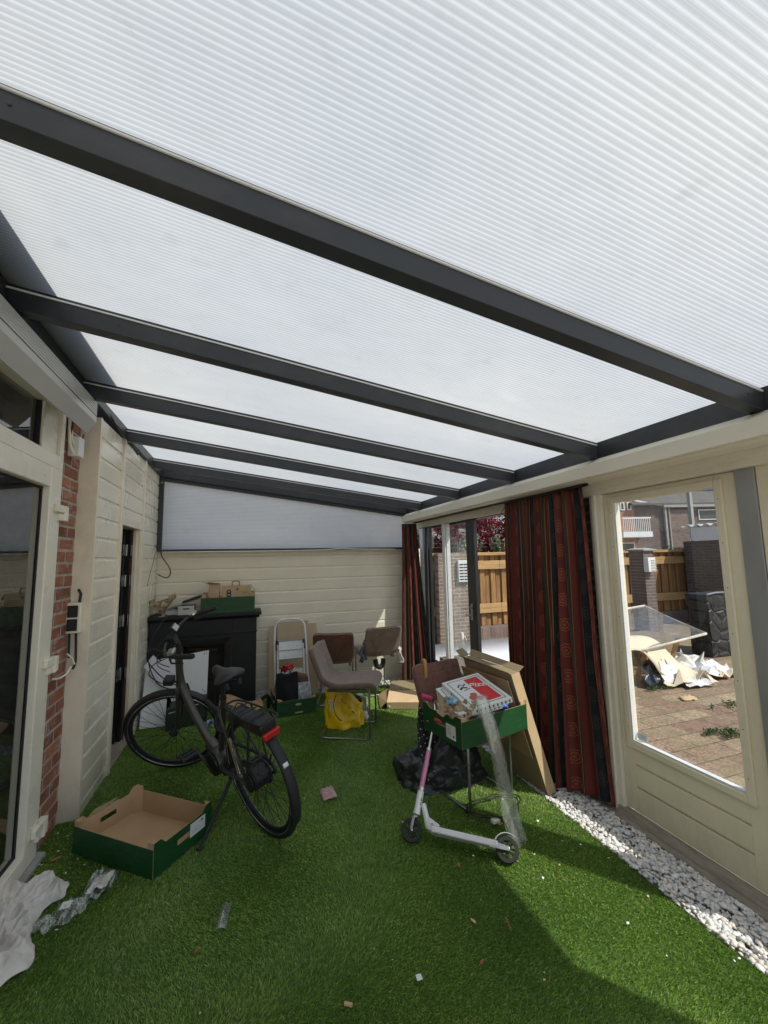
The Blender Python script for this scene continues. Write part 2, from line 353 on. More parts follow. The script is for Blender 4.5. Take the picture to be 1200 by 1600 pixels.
M_solar = simple('solar_panel_glass', (.02, .03, .055), .12, var=.15, vs=2)
M_winglass = simple('distant_window_glass', (.06, .075, .08), .08, var=.3, vs=1.2)
def mat_stove():
    m, nt = newmat('black_stone_relief'); p = worldpos(nt)
    v = nt.nodes.new('ShaderNodeTexVoronoi'); v.feature = 'DISTANCE_TO_EDGE'; v.inputs['Scale'].default_value = 4.2; v.inputs['Randomness'].default_value = .8; nt.links.new(p, v.inputs['Vector'])
    e = ramp(nt, v.outputs['Distance'], [(0, (0, 0, 0)), (.09, (1, 1, 1))]); n = noise_(nt, p, 14, 4, .6)
    c = mixc(nt, e, (.004, .004, .005), ramp(nt, n, [(.3, (.010, .011, .012)), (.7, (.022, .023, .025))]))
    finish(nt, c, .5, 0, math_(nt, 'ADD', e, math_(nt, 'MULTIPLY', n, .3)), .8, .02); return m
M_bin = mat_stove()
M_yellow = simple('yellow_bag_film', (.88, .56, .008), .38, var=.12, vs=9, bs=.5, bscale=16, bdist=.012)
M_trash = simple('black_bin_liner', (.03, .033, .035), .32, var=.25, vs=10, bs=.5, bscale=12, bdist=.03)
M_blktote = simple('black_fabric', (.010, .010, .011), .9, var=.3, vs=20, bs=.3, bscale=300)
M_seatcov = simple('saddle_vinyl', (.035, .037, .04), .5, var=.15, vs=10, bs=.3, bscale=60)

# ------------------------------------------------------------------ mesh builder
class MB:
    def __init__(s): s.v = []; s.f = []; s.mi = []; s.uv = {}; s.m = 0; s.cols = None
    def add(s, vs, fs, mi=None):
        o = len(s.v); s.v += [tuple(v) for v in vs]
        for f in fs: s.f.append(tuple(i + o for i in f)); s.mi.append(s.m if mi is None else mi)
        return o
    def box(s, a, b, mi=None, T=None):
        x0, y0, z0 = (min(a[i], b[i]) for i in range(3)); x1, y1, z1 = (max(a[i], b[i]) for i in range(3))
        vs = [Vector(p) for p in ((x0, y0, z0), (x1, y0, z0), (x1, y1, z0), (x0, y1, z0), (x0, y0, z1), (x1, y0, z1), (x1, y1, z1), (x0, y1, z1))]
        if T is not None: vs = [T @ v for v in vs]
        s.add(vs, [(0, 3, 2, 1), (4, 5, 6, 7), (0, 1, 5, 4), (1, 2, 6, 5), (2, 3, 7, 6), (3, 0, 4, 7)], mi); return s
    def hexa(s, p, mi=None):      # eight corners, bottom loop then top loop
        s.add(p, [(0, 3, 2, 1), (4, 5, 6, 7), (0, 1, 5, 4), (1, 2, 6, 5), (2, 3, 7, 6), (3, 0, 4, 7)], mi); return s
    def slab(s, quad, t, mi=None):   # a thin slab: quad corners, thickness vector
        q = [Vector(p) for p in quad]; t = Vector(t)
        s.hexa(q + [p + t for p in q], mi); return s
    def quad(s, *p, mi=None): s.add(p, [tuple(range(len(p)))], mi); return s
    def tube(s, pts, r, seg=8, closed=False, mi=None, flat=None):
        pts = [Vector(p) for p in pts]; n = len(pts)
        rs = r if isinstance(r, (list, tuple)) else [r] * n
        prev = None; rings = []
        for i, p in enumerate(pts):
            if closed: d = pts[(i + 1) % n] - pts[i - 1]
            else: d = pts[min(i + 1, n - 1)] - pts[max(i - 1, 0)]
            if d.length < 1e-9: d = Vector((0, 0, 1))
            d.normalize()
            if prev is None:
                a = Vector((0, 0, 1)) if abs(d.z) < .9 else Vector((1, 0, 0))
                u = d.cross(a).normalized()
            else:
                u = prev - d * prev.dot(d)
                u = u.normalized() if u.length > 1e-6 else d.orthogonal().normalized()
            prev = u; w = d.cross(u)
            k = flat if flat else 1
            rings.append([p + (u * math.cos(2 * PI * j / seg) + w * math.sin(2 * PI * j / seg) * k) * rs[i] for j in range(seg)])
        vs = [v for ring in rings for v in ring]; fs = []
        m = n if closed else n - 1
        for i in range(m):
            a, b = i * seg, ((i + 1) % n) * seg
            for j in range(seg): k2 = (j + 1) % seg; fs.append((a + j, a + k2, b + k2, b + j))
        if not closed: fs += [tuple(reversed(range(seg))), tuple(range((n - 1) * seg, n * seg))]
        s.add(vs, fs, mi); return s
    def lathe(s, prof, T=None, seg=20, mi=None):    # (r, z) pairs about local z
        vs = []; fs = []
        for r, z in prof:
            for j in range(seg):
                v = Vector((r * math.cos(2 * PI * j / seg), r * math.sin(2 * PI * j / seg), z)); vs.append(T @ v if T is not None else v)
        for i in range(len(prof) - 1):
            for j in range(seg):
                k = (j + 1) % seg; fs.append((i * seg + j, i * seg + k, (i + 1) * seg + k, (i + 1) * seg + j))
        closed = prof[0] == prof[-1]
        if prof[0][0] > 1e-6 and not closed: fs.append(tuple(reversed(range(seg))))
        if prof[-1][0] > 1e-6 and not closed: fs.append(tuple(range((len(prof) - 1) * seg, len(prof) * seg)))
        s.add(vs, fs, mi); return s
    def grid(s, fn, nu, nv, uvfn=None, mi=None, flip=False):
        vs = [fn(i / nu, j / nv) for j in range(nv + 1) for i in range(nu + 1)]
        fs = []
        for j in range(nv):
            for i in range(nu):
                a = j * (nu + 1) + i; q = (a, a + 1, a + nu + 2, a + nu + 1); fs.append(q[::-1] if flip else q)
        o = s.add(vs, fs, mi)
        if uvfn:
            for j in range(nv + 1):
                for i in range(nu + 1): s.uv[o + j * (nu + 1) + i] = uvfn(i / nu, j / nv)
        return s
    def prism(s, poly, ax, a, b, mi=None):     # polygon in the two other axes, extruded along ax from a to b
        def P(p, t):
            return {'X': (t, p[0], p[1]), 'Y': (p[0], t, p[1]), 'Z': (p[0], p[1], t)}[ax]
        n = len(poly); vs = [P(p, a) for p in poly] + [P(p, b) for p in poly]
        fs = [tuple(range(n))[::-1], tuple(range(n, 2 * n))] + [(i, (i + 1) % n, n + (i + 1) % n, n + i) for i in range(n)]
        s.add(vs, fs, mi); return s
    def build(s, name, mats, parent=None, smooth=True, bevel=0, loc=None, solid=0, sub=0, angle=35):
        base = Vector(loc) if loc is not None else (parent.get('_o') and Vector(parent['_o']) or Vector((0, 0, 0))) if parent else Vector((0, 0, 0))
        if parent is None and loc is None and s.v:
            xs = [v[0] for v in s.v]; ys = [v[1] for v in s.v]; zs = [v[2] for v in s.v]
            base = Vector(((min(xs) + max(xs)) / 2, (min(ys) + max(ys)) / 2, min(zs)))
        me = bpy.data.meshes.new(name)
        me.from_pydata([(v[0] - base.x, v[1] - base.y, v[2] - base.z) for v in s.v], [], s.f)
        ms = mats if isinstance(mats, (list, tuple)) else [mats]
        for m in ms: me.materials.append(m)
        if len(ms) > 1: me.polygons.foreach_set('material_index', s.mi)
        if s.uv:
            l = me.uv_layers.new(name='UVMap')
            for i, lp in enumerate(me.loops): l.data[i].uv = s.uv.get(lp.vertex_index, (0, 0))
        me.validate(); me.update()
        import bmesh
        bm = bmesh.new(); bm.from_mesh(me); bmesh.ops.recalc_face_normals(bm, faces=bm.faces); bm.to_mesh(me); bm.free()
        if smooth:
            me.shade_smooth(); me.set_sharp_from_angle(angle=math.radians(angle))
        o = bpy.data.objects.new(name, me); COL.objects.link(o)
        if parent: o.parent = parent
        o.location = (0, 0, 0) if parent else base
        if parent: o['_o'] = parent.get('_o', (0, 0, 0))
        else: o['_o'] = tuple(base)
        if solid:
            md = o.modifiers.new('thick', 'SOLIDIFY'); md.thickness = solid; md.offset = 0
        if sub:
            md = o.modifiers.new('sub', 'SUBSURF'); md.levels = sub; md.render_levels = sub
        if bevel:
            md = o.modifiers.new('bevel', 'BEVEL'); md.width = bevel; md.segments = 2; md.limit_method = 'ANGLE'; md.angle_limit = math.radians(40)
            md.harden_normals = False
        return o
def tag(o, label, cat, group=None, kind=None):
    if label: o['label'] = label
    if cat: o['category'] = cat
    if group: o['group'] = group
    if kind: o['kind'] = kind
    return o
def struct(o): o['kind'] = 'structure'; return o
def thing(name, label, cat, loc=(0, 0, 0), group=None):
    o = bpy.data.objects.new(name, None); COL.objects.link(o); o.empty_display_size = .1
    o.location = loc; o['_o'] = tuple(loc); return tag(o, label, cat, group)
def dup(root, label, loc=None, rot=None):
    r = root.copy(); COL.objects.link(r); r['label'] = label
    for ch in list(root.children):
        c = ch.copy(); COL.objects.link(c); c.parent = r
        for g in list(ch.children):
            d = g.copy(); COL.objects.link(d); d.parent = c
    if loc is not None: r.location = loc
    if rot is not None: r.rotation_euler = rot
    return r
def text(name, body, size, M, mat, parent, ext=.0008, shear=0, bold=0):
    cu = bpy.data.curves.new(name, 'FONT'); cu.body = body; cu.size = size; cu.extrude = ext; cu.shear = shear; cu.offset = bold
    cu.align_x = 'CENTER'; cu.align_y = 'CENTER'
    t = bpy.data.objects.new('tmp', cu); COL.objects.link(t)
    dg = bpy.context.evaluated_depsgraph_get(); me = bpy.data.meshes.new_from_object(t.evaluated_get(dg))
    COL.objects.unlink(t); bpy.data.objects.remove(t)
    me.transform(M); b = Vector(parent['_o']); me.transform(Matrix.Translation(-b))
    me.materials.clear(); me.materials.append(mat)
    o = bpy.data.objects.new(name, me); COL.objects.link(o); o.parent = parent; o['_o'] = tuple(b); return o
def frameM(o, x, y):   # matrix: local x -> x, y -> y
    x = Vector(x).normalized(); y = Vector(y); y = (y - x * y.dot(x)).normalized(); z = x.cross(y)
    return Matrix(((x.x, y.x, z.x, o[0]), (x.y, y.y, z.y, o[1]), (x.z, y.z, z.z, o[2]), (0, 0, 0, 1)))
def catmull(pts, k=8, closed=False):
    pts = [Vector(p) for p in pts]; n = len(pts); out = []
    rng_ = range(n) if closed else range(n - 1)
    for i in rng_:
        if closed: p0, p1, p2, p3 = pts[i - 1], pts[i], pts[(i + 1) % n], pts[(i + 2) % n]
        else: p0, p1, p2, p3 = pts[max(i - 1, 0)], pts[i], pts[i + 1], pts[min(i + 2, n - 1)]
        for j in range(k):
            t = j / k
            out.append(.5 * ((2 * p1) + (p2 - p0) * t + (2 * p0 - 5 * p1 + 4 * p2 - p3) * t * t + (3 * p1 - p0 - 3 * p2 + p3) * t ** 3))
    if not closed: out.append(pts[-1])
    return out
def fbm(p, s=1.0, o=3):
    return noise.fractal(Vector(p) * s, 1.0, 2.0, o)

# ================================================================== THE SETTING
XL, XB, XR, YB = -.98, -1.085, 2.25, 5.30
ZG = 0.0
b = MB(); b.quad((-60, -60, -.06), (90, -60, -.06), (90, 90, -.06), (-60, 90, -.06)); struct(b.build('ground', simple('pale_ground', (.36, .345, .31), .95, var=.15, vs=1.5, bs=.4), smooth=False))
b = MB(); b.quad((-1.1, -6, -.008), (2.3, -6, -.008), (2.3, .42, -.008), (-1.1, .42, -.008)); struct(b.build('terrace', simple('pale_bounce_paving', (.62, .58, .52), .9, var=.12, vs=3), smooth=False))  # unseen pale paving, added to bounce sunlight into the veranda
b = MB(); b.quad((2.3, -6, -.012), (14, -6, -.012), (14, 7.0, -.012), (2.3, 7.0, -.012)); struct(b.build('paving', M_pave, smooth=False))
b = MB()
b.quad((-1.1, .42, .002), (1.89, .42, .002), (1.89, 5.06, .002), (-1.1, 5.06, .002)); struct(b.build('lawn_backing', M_gback, smooth=False))
b = MB(); b.quad((1.885, -1.4, -.02), (2.26, -1.4, -.02), (2.26, 5.32, -.02), (1.885, 5.32, -.02)); b.quad((-1.1, 5.05, -.02), (1.885, 5.05, -.02), (1.885, 5.32, -.02), (-1.1, 5.32, -.02))
struct(b.build('gravel_bed', simple('gravel_sand', (.30, .28, .25), .95, var=.4, vs=60), smooth=False))

def coltri(name, V, F, C, mat, kind='stuff', label=None, cat=None, kindname=None):
    """fast mesh with a per-vertex tint"""
    me = bpy.data.meshes.new(name)
    me.vertices.add(len(V)); me.vertices.foreach_set('co', V.astype(np.float32).ravel())
    k = F.shape[1]
    me.loops.add(F.size); me.loops.foreach_set('vertex_index', F.astype(np.int32).ravel())
    me.polygons.add(len(F)); me.polygons.foreach_set('loop_start', (np.arange(len(F)) * k).astype(np.int32))
    at = me.color_attributes.new('tint', 'FLOAT_COLOR', 'POINT')
    c4 = np.ones((len(V), 4), np.float32); c4[:, :3] = C; at.data.foreach_set('color', c4.ravel())
    me.materials.append(mat); me.update(calc_edges=True)
    o = bpy.data.objects.new(name, me); COL.objects.link(o); o['_o'] = (0, 0, 0)
    tag(o, label, cat, None, kind); return o

# --- artificial grass: leaning blades, denser towards the camera
def grass():
    tot = 640000
    X = rng.uniform(-1.08, 1.888, tot * 2); Y = .75 + 4.33 * rng.random(tot * 2) ** 1.55
    X, Y = X[:tot], Y[:tot]; n = len(X)
    h = rng.uniform(.005, .0135, n); w = .0009 + .0003 * Y * rng.uniform(.7, 1.3, n)
    az = rng.uniform(0, 2 * PI, n); ln = rng.uniform(.15, 1.25, n) * h
    # patches where the pile is combed one way
    ph = np.sin(X * 3.1 + 1.3) * np.cos(Y * 2.7) + np.sin(X * 1.3 - Y * 2.1)
    dx = np.cos(az) * ln + .006 * np.cos(ph * 2); dy = np.sin(az) * ln + .006 * np.sin(ph * 2)
    a2 = rng.uniform(0, PI, n); wx = np.cos(a2) * w; wy = np.sin(a2) * w
    V = np.empty((n, 4, 3)); z0 = .002
    V[:, 0] = np.stack([X - wx, Y - wy, np.full(n, z0)], 1); V[:, 1] = np.stack([X + wx, Y + wy, np.full(n, z0)], 1)
    V[:, 2] = np.stack([X + wx * .7 + dx * .5, Y + wy * .7 + dy * .5, z0 + h * .7], 1)
    V[:, 3] = np.stack([X + dx, Y + dy, z0 + h], 1)
    F = np.arange(n * 4).reshape(n, 4)
    base = 1.38 * np.array([[.155, .285, .042], [.205, .35, .058], [.29, .42, .085], [.105, .20, .03], [.40, .43, .19]])
    k = rng.choice(5, n, p=[.34, .3, .2, .12, .04]); C = base[k] * rng.uniform(.75, 1.25, (n, 1))
    C = np.repeat(C[:, None, :], 4, 1); C[:, :2] *= .6; C[:, 2] *= .9
    coltri('artificial_grass', V.reshape(-1, 3), F, C.reshape(-1, 3), M_blade, 'stuff', 'bright green artificial grass carpet covering the veranda floor', 'artificial grass')
grass()

# --- white pebbles
def pebbles():
    import bmesh
    bm = bmesh.new(); bmesh.ops.create_icosphere(bm, subdivisions=2, radius=1)
    bv = np.array([v.co[:] for v in bm.verts]); bf = np.array([[v.index for v in f.verts] for f in bm.faces]); bm.free()
    pts = []
    def fill(x0, x1, y0, y1, dens):
        m = int((x1 - x0) * (y1 - y0) * dens)
        for _ in range(m): pts.append((random.uniform(x0, x1), random.uniform(y0, y1)))
    fill(1.895, 2.17, .75, 3.2, 8200); fill(1.90, 2.24, 3.2, 5.28, 3600); fill(-1.0, 1.9, 5.08, 5.28, 3000)
    n = len(pts); V = []; F = []; C = []
    for i, (x, y) in enumerate(pts):
        s = random.choice((.0055, .007, .008, .009, .0105, .0125)) * random.uniform(.85, 1.15); q = bv.copy()
        q = q * (1 + .16 * np.sin(q[:, [1, 2, 0]] * random.uniform(1.5, 3) + random.uniform(0, 6)))
        q = q * np.array([s * random.uniform(.9, 1.4), s * random.uniform(.75, 1.1), s * random.uniform(.55, .8)])
        a = random.uniform(0, 6.28); t = random.uniform(-.5, .5)
        ca, sa, ct, st_ = math.cos(a), math.sin(a), math.cos(t), math.sin(t)
        q = np.stack([q[:, 0], q[:, 1] * ct - q[:, 2] * st_, q[:, 1] * st_ + q[:, 2] * ct], 1)
        q = np.stack([q[:, 0] * ca - q[:, 1] * sa, q[:, 0] * sa + q[:, 1] * ca, q[:, 2]], 1)
        z = random.choice((-.008, 0, .004, .010))
        V.append(q + np.array([x, y, z])); F.append(bf + i * len(bv))
        c = random.uniform(.60, .86); tt = random.choice(((1, .985, .95), (1, 1, .99), (1, .94, .84), (.95, .97, 1)))
        if random.random() < .06: c *= .6
        C.append(np.tile(np.array(tt) * c, (len(bv), 1)))
    o = coltri('white_gravel', np.concatenate(V), np.concatenate(F), np.concatenate(C), M_peb, 'stuff', 'strip of rounded white decorative pebbles along the walls', 'gravel')
    o.data.shade_smooth()
pebbles()
b = MB(); b.box((1.883, -1.4, -.03), (1.889, 5.06, .006)); struct(b.build('lawn_edge', M_soil, smooth=False))

# ================================================================== ROOF
def zl(Y): return float(np.interp(Y, [-1, 1.08, 1.95, 2.8, 3.7, 5.3], [2.88, 2.812, 2.758, 2.712, 2.698, 2.685]))
def zr(X, Y): return zl(Y) + (2.30 - zl(Y)) * (X + 1.0) / 3.08
roof = thing('patio_canopy', 'anthracite aluminium lean-to canopy with white ribbed translucent roof sheets', 'patio canopy', (.6, 2, 2.3))
RY = [-.90, .17, 1.078, 1.953, 2.80, 3.73, 4.72, 5.20]
def along(b, y0, y1, x0, x1, dz0, dz1, mi=None):
    b.hexa([(x0, y0, zr(x0, y0) + dz0), (x1, y0, zr(x1, y0) + dz0), (x1, y1, zr(x1, y1) + dz0), (x0, y1, zr(x0, y1) + dz0),
            (x0, y0, zr(x0, y0) + dz1), (x1, y0, zr(x1, y0) + dz1), (x1, y1, zr(x1, y1) + dz1), (x0, y1, zr(x0, y1) + dz1)], mi)
for y in RY:
    b = MB(); along(b, y, y + .06, -.95, 2.078, -.108, -.014)
    r = b.build('rafter', M_anth, roof, bevel=.002)
    for x in (1.98, -.55): g = MB(); g.lathe([(.0045, 0), (.005, .002), (0, .003)], Matrix.Translation((x, y - .0002, zr(x, y) - .062)) @ Matrix.Rotation(PI / 2, 4, 'X'), 8); g.build('screw_head', M_anth, r)
    g = MB(); along(g, y + .012, y + .048, -.95, 2.078, -.0135, -.0035); g.build('gasket', M_blk2, r, smooth=False)
    g = MB(); along(g, y - .006, y - .0005, -.95, 2.07, -.030, -.0235); g.build('edge_strip', M_white, r, smooth=False)
ye = [-1.3] + RY[1:] + [5.42]
edges = [-.9, .2, 1.108, 1.983, 2.83, 3.76, 4.75, 5.40]
for i in range(len(edges) - 1):
    y0, y1 = edges[i] + .004, edges[i + 1] - .004
    b = MB(); b.grid(lambda u, v: (-1.25 + 3.45 * u, y0 + (y1 - y0) * v, zr(-1.25 + 3.45 * u, y0 + (y1 - y0) * v)), 12, 4)
    b.build('roof_sheet', M_poly, roof)
b = MB(); b.hexa([(-1.10, -1.3, zl(-1.3) - .115), (-.95, -1.3, zl(-1.3) - .115), (-.95, 5.3, zl(5.3) - .105), (-1.10, 5.3, zl(5.3) - .105),
                  (-1.10, -1.3, zl(-1.3) - .012), (-.95, -1.3, zr(-.95, -1.3) - .008), (-.95, 5.3, zr(-.95, 5.3) - .008), (-1.10, 5.3, zl(5.3) - .012)])
b.build('wall_plate', M_anth, roof, bevel=.002)
b = MB(); b.box((2.08, -1.3, 2.19), (2.26, 5.40, 2.296)); b.build('gutter', M_anth, roof, bevel=.002)
# gable light above the back wall
b = MB(); b.box((-.995, 5.235, 1.712), (-.93, 5.29, zr(-.99, 5.26) - .11)); b.box((-.93, 5.235, 1.712), (2.06, 5.29, 1.735))
def rail(b, y0, y1, d0, d1):
    b.hexa([(-.93, y0, zr(-.93, 5.2) + d0), (2.06, y0, zr(2.06, 5.2) + d0), (2.06, y1, zr(2.06, 5.2) + d0), (-.93, y1, zr(-.93, 5.2) + d0),
            (-.93, y0, zr(-.93, 5.2) + d1), (2.06, y0, zr(2.06, 5.2) + d1), (2.06, y1, zr(2.06, 5.2) + d1), (-.93, y1, zr(-.93, 5.2) + d1)])
rail(b, 5.225, 5.29, -.15, -.112); b.build('gable_frame', M_anth, roof, bevel=.002)
b = MB(); b.quad((-.93, 5.262, 1.735), (2.06, 5.262, 1.735), (2.06, 5.262, zr(2.06, 5.2) - .13), (-.93, 5.262, zr(-.93, 5.2) - .13)); b.build('gable_sheet', M_gable, roof, smooth=False)
b = MB()
for x in (-.965, ): b.tube([(x + .012, 5.232, 2.50), (x + .012, 5.225, 2.50)], .008, 8); b.box((-.955, 5.2, 2.498), (-.935, 5.234, 2.512))
b.build('bracket', M_steel, roof)
# eave of the house that hangs over the upper edge of the sheets
b = MB()
for (xa, xb_, da, db_) in ((-1.25, -1.02, .012, .012), (-1.02, -.88, .012, .016), (-.88, -.745, .016, .075)):
    ys_ = [-.9, 1.08, 1.95, 2.84]
    for ya, yb_ in zip(ys_[:-1], ys_[1:]):
        b.hexa([(xa, ya, zr(xa, ya) + da), (xb_, ya, zr(xb_, ya) + db_), (xb_, yb_, zr(xb_, yb_) + db_), (xa, yb_, zr(xa, yb_) + da), (xa, ya, 3.3), (xb_, ya, 3.3), (xb_, yb_, 3.2), (xa, yb_, 3.2)])
tag(b.build('house_eave', M_blk2, smooth=False), 'dark overhanging eave above the house end of the canopy', 'eave')

# ================================================================== HOUSE WALL (left, near)
hw = thing('house_wall', 'red brick house wall strip with whitish mortar beside the terrace door', 'wall', (XB, 3, 0))
bv, bc = [], []
def bricks(x, y0, y1, z0, z1):
    b = MB(); cols = []
    row = 0; z = z0; ch = .0765
    while z < z1:
        y = y0 - (.05 if row % 2 else .155)
        while y < y1:
            a, c = max(y, y0), min(y + .205, y1)
            if c - a > .015:
                j = [random.uniform(-.0025, .0025) for _ in range(6)]
                n0 = len(b.v); b.box((x - .04, a + .005 + j[0] * .6, z + .005 + j[1]), (x + .0005 + j[2] * .6, c - .006 + j[3] * .6, z + ch - .0105 + j[4]))
                t = random.random(); col = Vector((.36, .155, .095)).lerp(Vector((.25, .105, .075)), t) * random.uniform(.8, 1.2)
                cols += [tuple(col)] * (len(b.v) - n0)
            y += .215
        z += ch; row += 1
    return b, cols
b, cols = bricks(XB, 2.935, 3.222, 0, 2.52)
o = b.build('brickwork', M_redbrick, hw, smooth=False, bevel=.003)
at = o.data.color_attributes.new('tint', 'FLOAT_COLOR', 'POINT')
for i, c in enumerate(cols): at.data[i].color = (*c, 1)
b = MB(); b.box((XB - .30, 2.93, -.02), (XB - .0035, 3.27, 2.75)); b.box((XB - .30, -4, 2.56), (XB - .0075, 2.93, 2.95)); b.box((XB - .3, -4, -.02), (XB - .008, .75, 2.56)); b.build('mortar', M_mortar, hw, smooth=False)

# terrace door with transom
td = thing('terrace_door', 'pale plastic framed glass terrace door with transom light above', 'door', (XB, 2.2, 0))
fx0, fx1 = XB - .07, XB + .012
b = MB()
b.box((fx0, 2.885, 0), (fx1, 2.934, 2.555)); b.box((fx0, .75, 0), (fx1, .80, 2.555))
b.box((fx0, .80, 2.512), (fx1, 2.885, 2.555)); b.box((fx0, .80, 2.155), (fx1 + .001, 2.885, 2.235)); b.box((fx0, .80, -.01), (fx1, 2.885, .022))
b.box((fx0, 1.83, .022), (fx1, 1.88, 2.155))
b.box((fx0, 2.70, 2.235), (fx1 - .02, 2.885, 2.512)); b.box((fx0, .8, 2.235), (fx1 - .02, .86, 2.512))
b.build('door_frame', M_upvc, td, bevel=.004)
def sash(y0, y1, z0, z1, w=.135, bw=.085, nm='sash'):
    b = MB(); x0, x1 = XB - .05, XB + .03
    b.box((x0, y0, z0), (x1, y0 + w, z1)); b.box((x0, y1 - w, z0), (x1, y1, z1))
    b.box((x0, y0 + w, z1 - w + .015), (x1, y1 - w, z1)); b.box((x0, y0 + w, z0), (x1, y1 - w, z0 + bw))
    s_ = b.build(nm, M_upvc, td, bevel=.006)
    g = MB(); g.box((XB - .018, y0 + w, z0 + bw), (XB - .006, y0 + w + .012, z1 - w + .015)); g.box((XB - .018, y1 - w - .012, z0 + bw), (XB - .006, y1 - w, z1 - w + .015))
    g.box((XB - .018, y0 + w, z1 - w + .003), (XB - .006, y1 - w, z1 - w + .015)); g.box((XB - .018, y0 + w, z0 + bw), (XB - .006, y1 - w, z0 + bw + .012)); g.build('glazing_seal', M_rubber, s_, smooth=False)
    g = MB(); g.quad((XB - .012, y0 + w, z0 + bw), (XB - .012, y1 - w, z0 + bw), (XB - .012, y1 - w, z1 - w + .015), (XB - .012, y0 + w, z1 - w + .015)); g.build('pane', M_glass_house, s_, smooth=False)
    return s_
sash(1.885, 2.878, .03, 2.148); sash(.806, 1.825, .03, 2.148)
g = MB(); g.quad((XB - .04, .86, 2.235), (XB - .04, 2.70, 2.235), (XB - .04, 2.70, 2.512), (XB - .04, .86, 2.512)); g.build('transom_pane', M_glass_house, td, smooth=False)
g = MB(); g.box((XB - .045, 2.688, 2.237), (XB - .02, 2.70, 2.51)); g.box((XB - .045, .87, 2.235), (XB - .02, 2.69, 2.247)); g.build('glazing_seal', M_rubber, td, smooth=False)
for z in (1.90, 1.03, .16):
    h = MB(); h.box((XB + .03, 2.80, z - .004), (XB + .052, 2.905, z + .04)); h.box((XB + .013, 2.90, z - .05), (XB + .05, 2.955, z + .036)); h.box((XB + .013, 2.855, z - .05), (XB + .044, 2.93, z - .008)); h.tube([(XB + .045, 2.905, z - .05), (XB + .045, 2.905, z + .04)], .012, 10)
    h.build('hinge', M_upvc, td, bevel=.004)
b = MB(); b.hexa([(XB + .012, .7, 0), (XB + .06, .7, 0), (XB + .06, 2.93, 0), (XB + .012, 2.93, 0), (XB + .012, .7, .028), (XB + .055, .7, .018), (XB + .055, 2.93, .018), (XB + .012, 2.93, .028)]); b.build('threshold', M_conc, td, bevel=.003)
# the room behind the door
b = MB()
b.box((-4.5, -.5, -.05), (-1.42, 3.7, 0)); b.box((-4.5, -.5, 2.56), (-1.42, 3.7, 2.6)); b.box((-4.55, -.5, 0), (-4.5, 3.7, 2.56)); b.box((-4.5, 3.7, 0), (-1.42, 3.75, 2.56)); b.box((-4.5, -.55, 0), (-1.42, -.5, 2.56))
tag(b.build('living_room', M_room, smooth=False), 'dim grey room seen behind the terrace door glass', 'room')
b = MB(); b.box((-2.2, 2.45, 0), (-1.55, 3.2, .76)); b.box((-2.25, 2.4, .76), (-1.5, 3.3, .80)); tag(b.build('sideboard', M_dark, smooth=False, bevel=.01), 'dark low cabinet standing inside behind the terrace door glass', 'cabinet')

# roller shutter box along the house wall
sb = thing('awning_box', 'light grey ribbed aluminium awning cassette above the terrace door', 'awning box', (-1.0, 1.5, 2.45))
YE = 2.885
def sz(y): return .024 * (YE - y)
b = MB(); P = [(-1.075, 2.54), (-.952, 2.392), (-.946, 2.391), (-.903, 2.455), (-.90, 2.46), (-.90, 2.497), (-.905, 2.499), (-.905, 2.504), (-.90, 2.506)]
for k in range(5): z_ = 2.517 + .0145 * k; P += [(-.90, z_), (-.9035, z_ + .002), (-.90, z_ + .004)]
P += [(-.90, 2.588), (-.905, 2.594), (-1.075, 2.60)]
n = len(P); vs = [(p[0], -1.2, p[1] + sz(-1.2)) for p in P] + [(p[0], YE, p[1]) for p in P]
b.add(vs, [tuple(range(n))[::-1], tuple(range(n, 2 * n))] + [(i, (i + 1) % n, n + (i + 1) % n, n + i) for i in range(n)]); b.build('cassette', M_box, sb, angle=20)
b = MB(); q_ = [(-.9045, 2.4995), (-.9015, 2.4995), (-.9015, 2.5035), (-.9045, 2.5035)]; b.hexa([(q_[0][0], -1.2, q_[0][1] + sz(-1.2)), (q_[1][0], -1.2, q_[1][1] + sz(-1.2)), (q_[1][0], YE, q_[1][1]), (q_[0][0], YE, q_[0][1]), (q_[3][0], -1.2, q_[3][1] + sz(-1.2)), (q_[2][0], -1.2, q_[2][1] + sz(-1.2)), (q_[2][0], YE, q_[2][1]), (q_[3][0], YE, q_[3][1])])
b.build('slot', M_black, sb, smooth=False)
b = MB(); b.prism([(-1.07, 2.545), (-.951, 2.398), (-.907, 2.460), (-.907, 2.588), (-1.07, 2.594)], 'Y', YE, YE + .006); b.build('end_cap', M_box, sb, bevel=.002)

# junction box and its cables under the cassette
jb = thing('junction_box', 'white junction box with loose cables on the brick under the awning cassette', 'junction box', (-1.07, 3.05, 2.3))
b = MB(); b.box((-1.083, 3.00, 2.27), (-1.02, 3.085, 2.40)); b.build('housing', M_white, jb, bevel=.006)
b = MB(); b.tube(catmull([(-1.07, 2.97, 2.52), (-1.065, 2.965, 2.42), (-1.06, 2.97, 2.34), (-1.05, 3.0, 2.29), (-1.05, 3.02, 2.275)]), .009, 8); b.tube(catmull([(-1.07, 2.985, 2.52), (-1.06, 2.98, 2.42), (-1.055, 2.99, 2.36), (-1.05, 3.02, 2.34)]), .007, 8); b.build('conduit', M_upvc, jb)
b = MB(); b.tube(catmull([(-1.06, 2.90, 2.54), (-1.05, 2.93, 2.50), (-1.05, 2.96, 2.47), (-1.06, 2.97, 2.40)]), .006, 6); b.tube([(-1.03, 3.08, 2.37), (-1.05, 3.13, 2.42), (-1.06, 3.18, 2.46)], .004, 6); b.tube([(-1.07, 3.0, 2.40), (-1.07, 3.0, 2.54)], .012, 6); b.build('cable', M_blk2, jb)

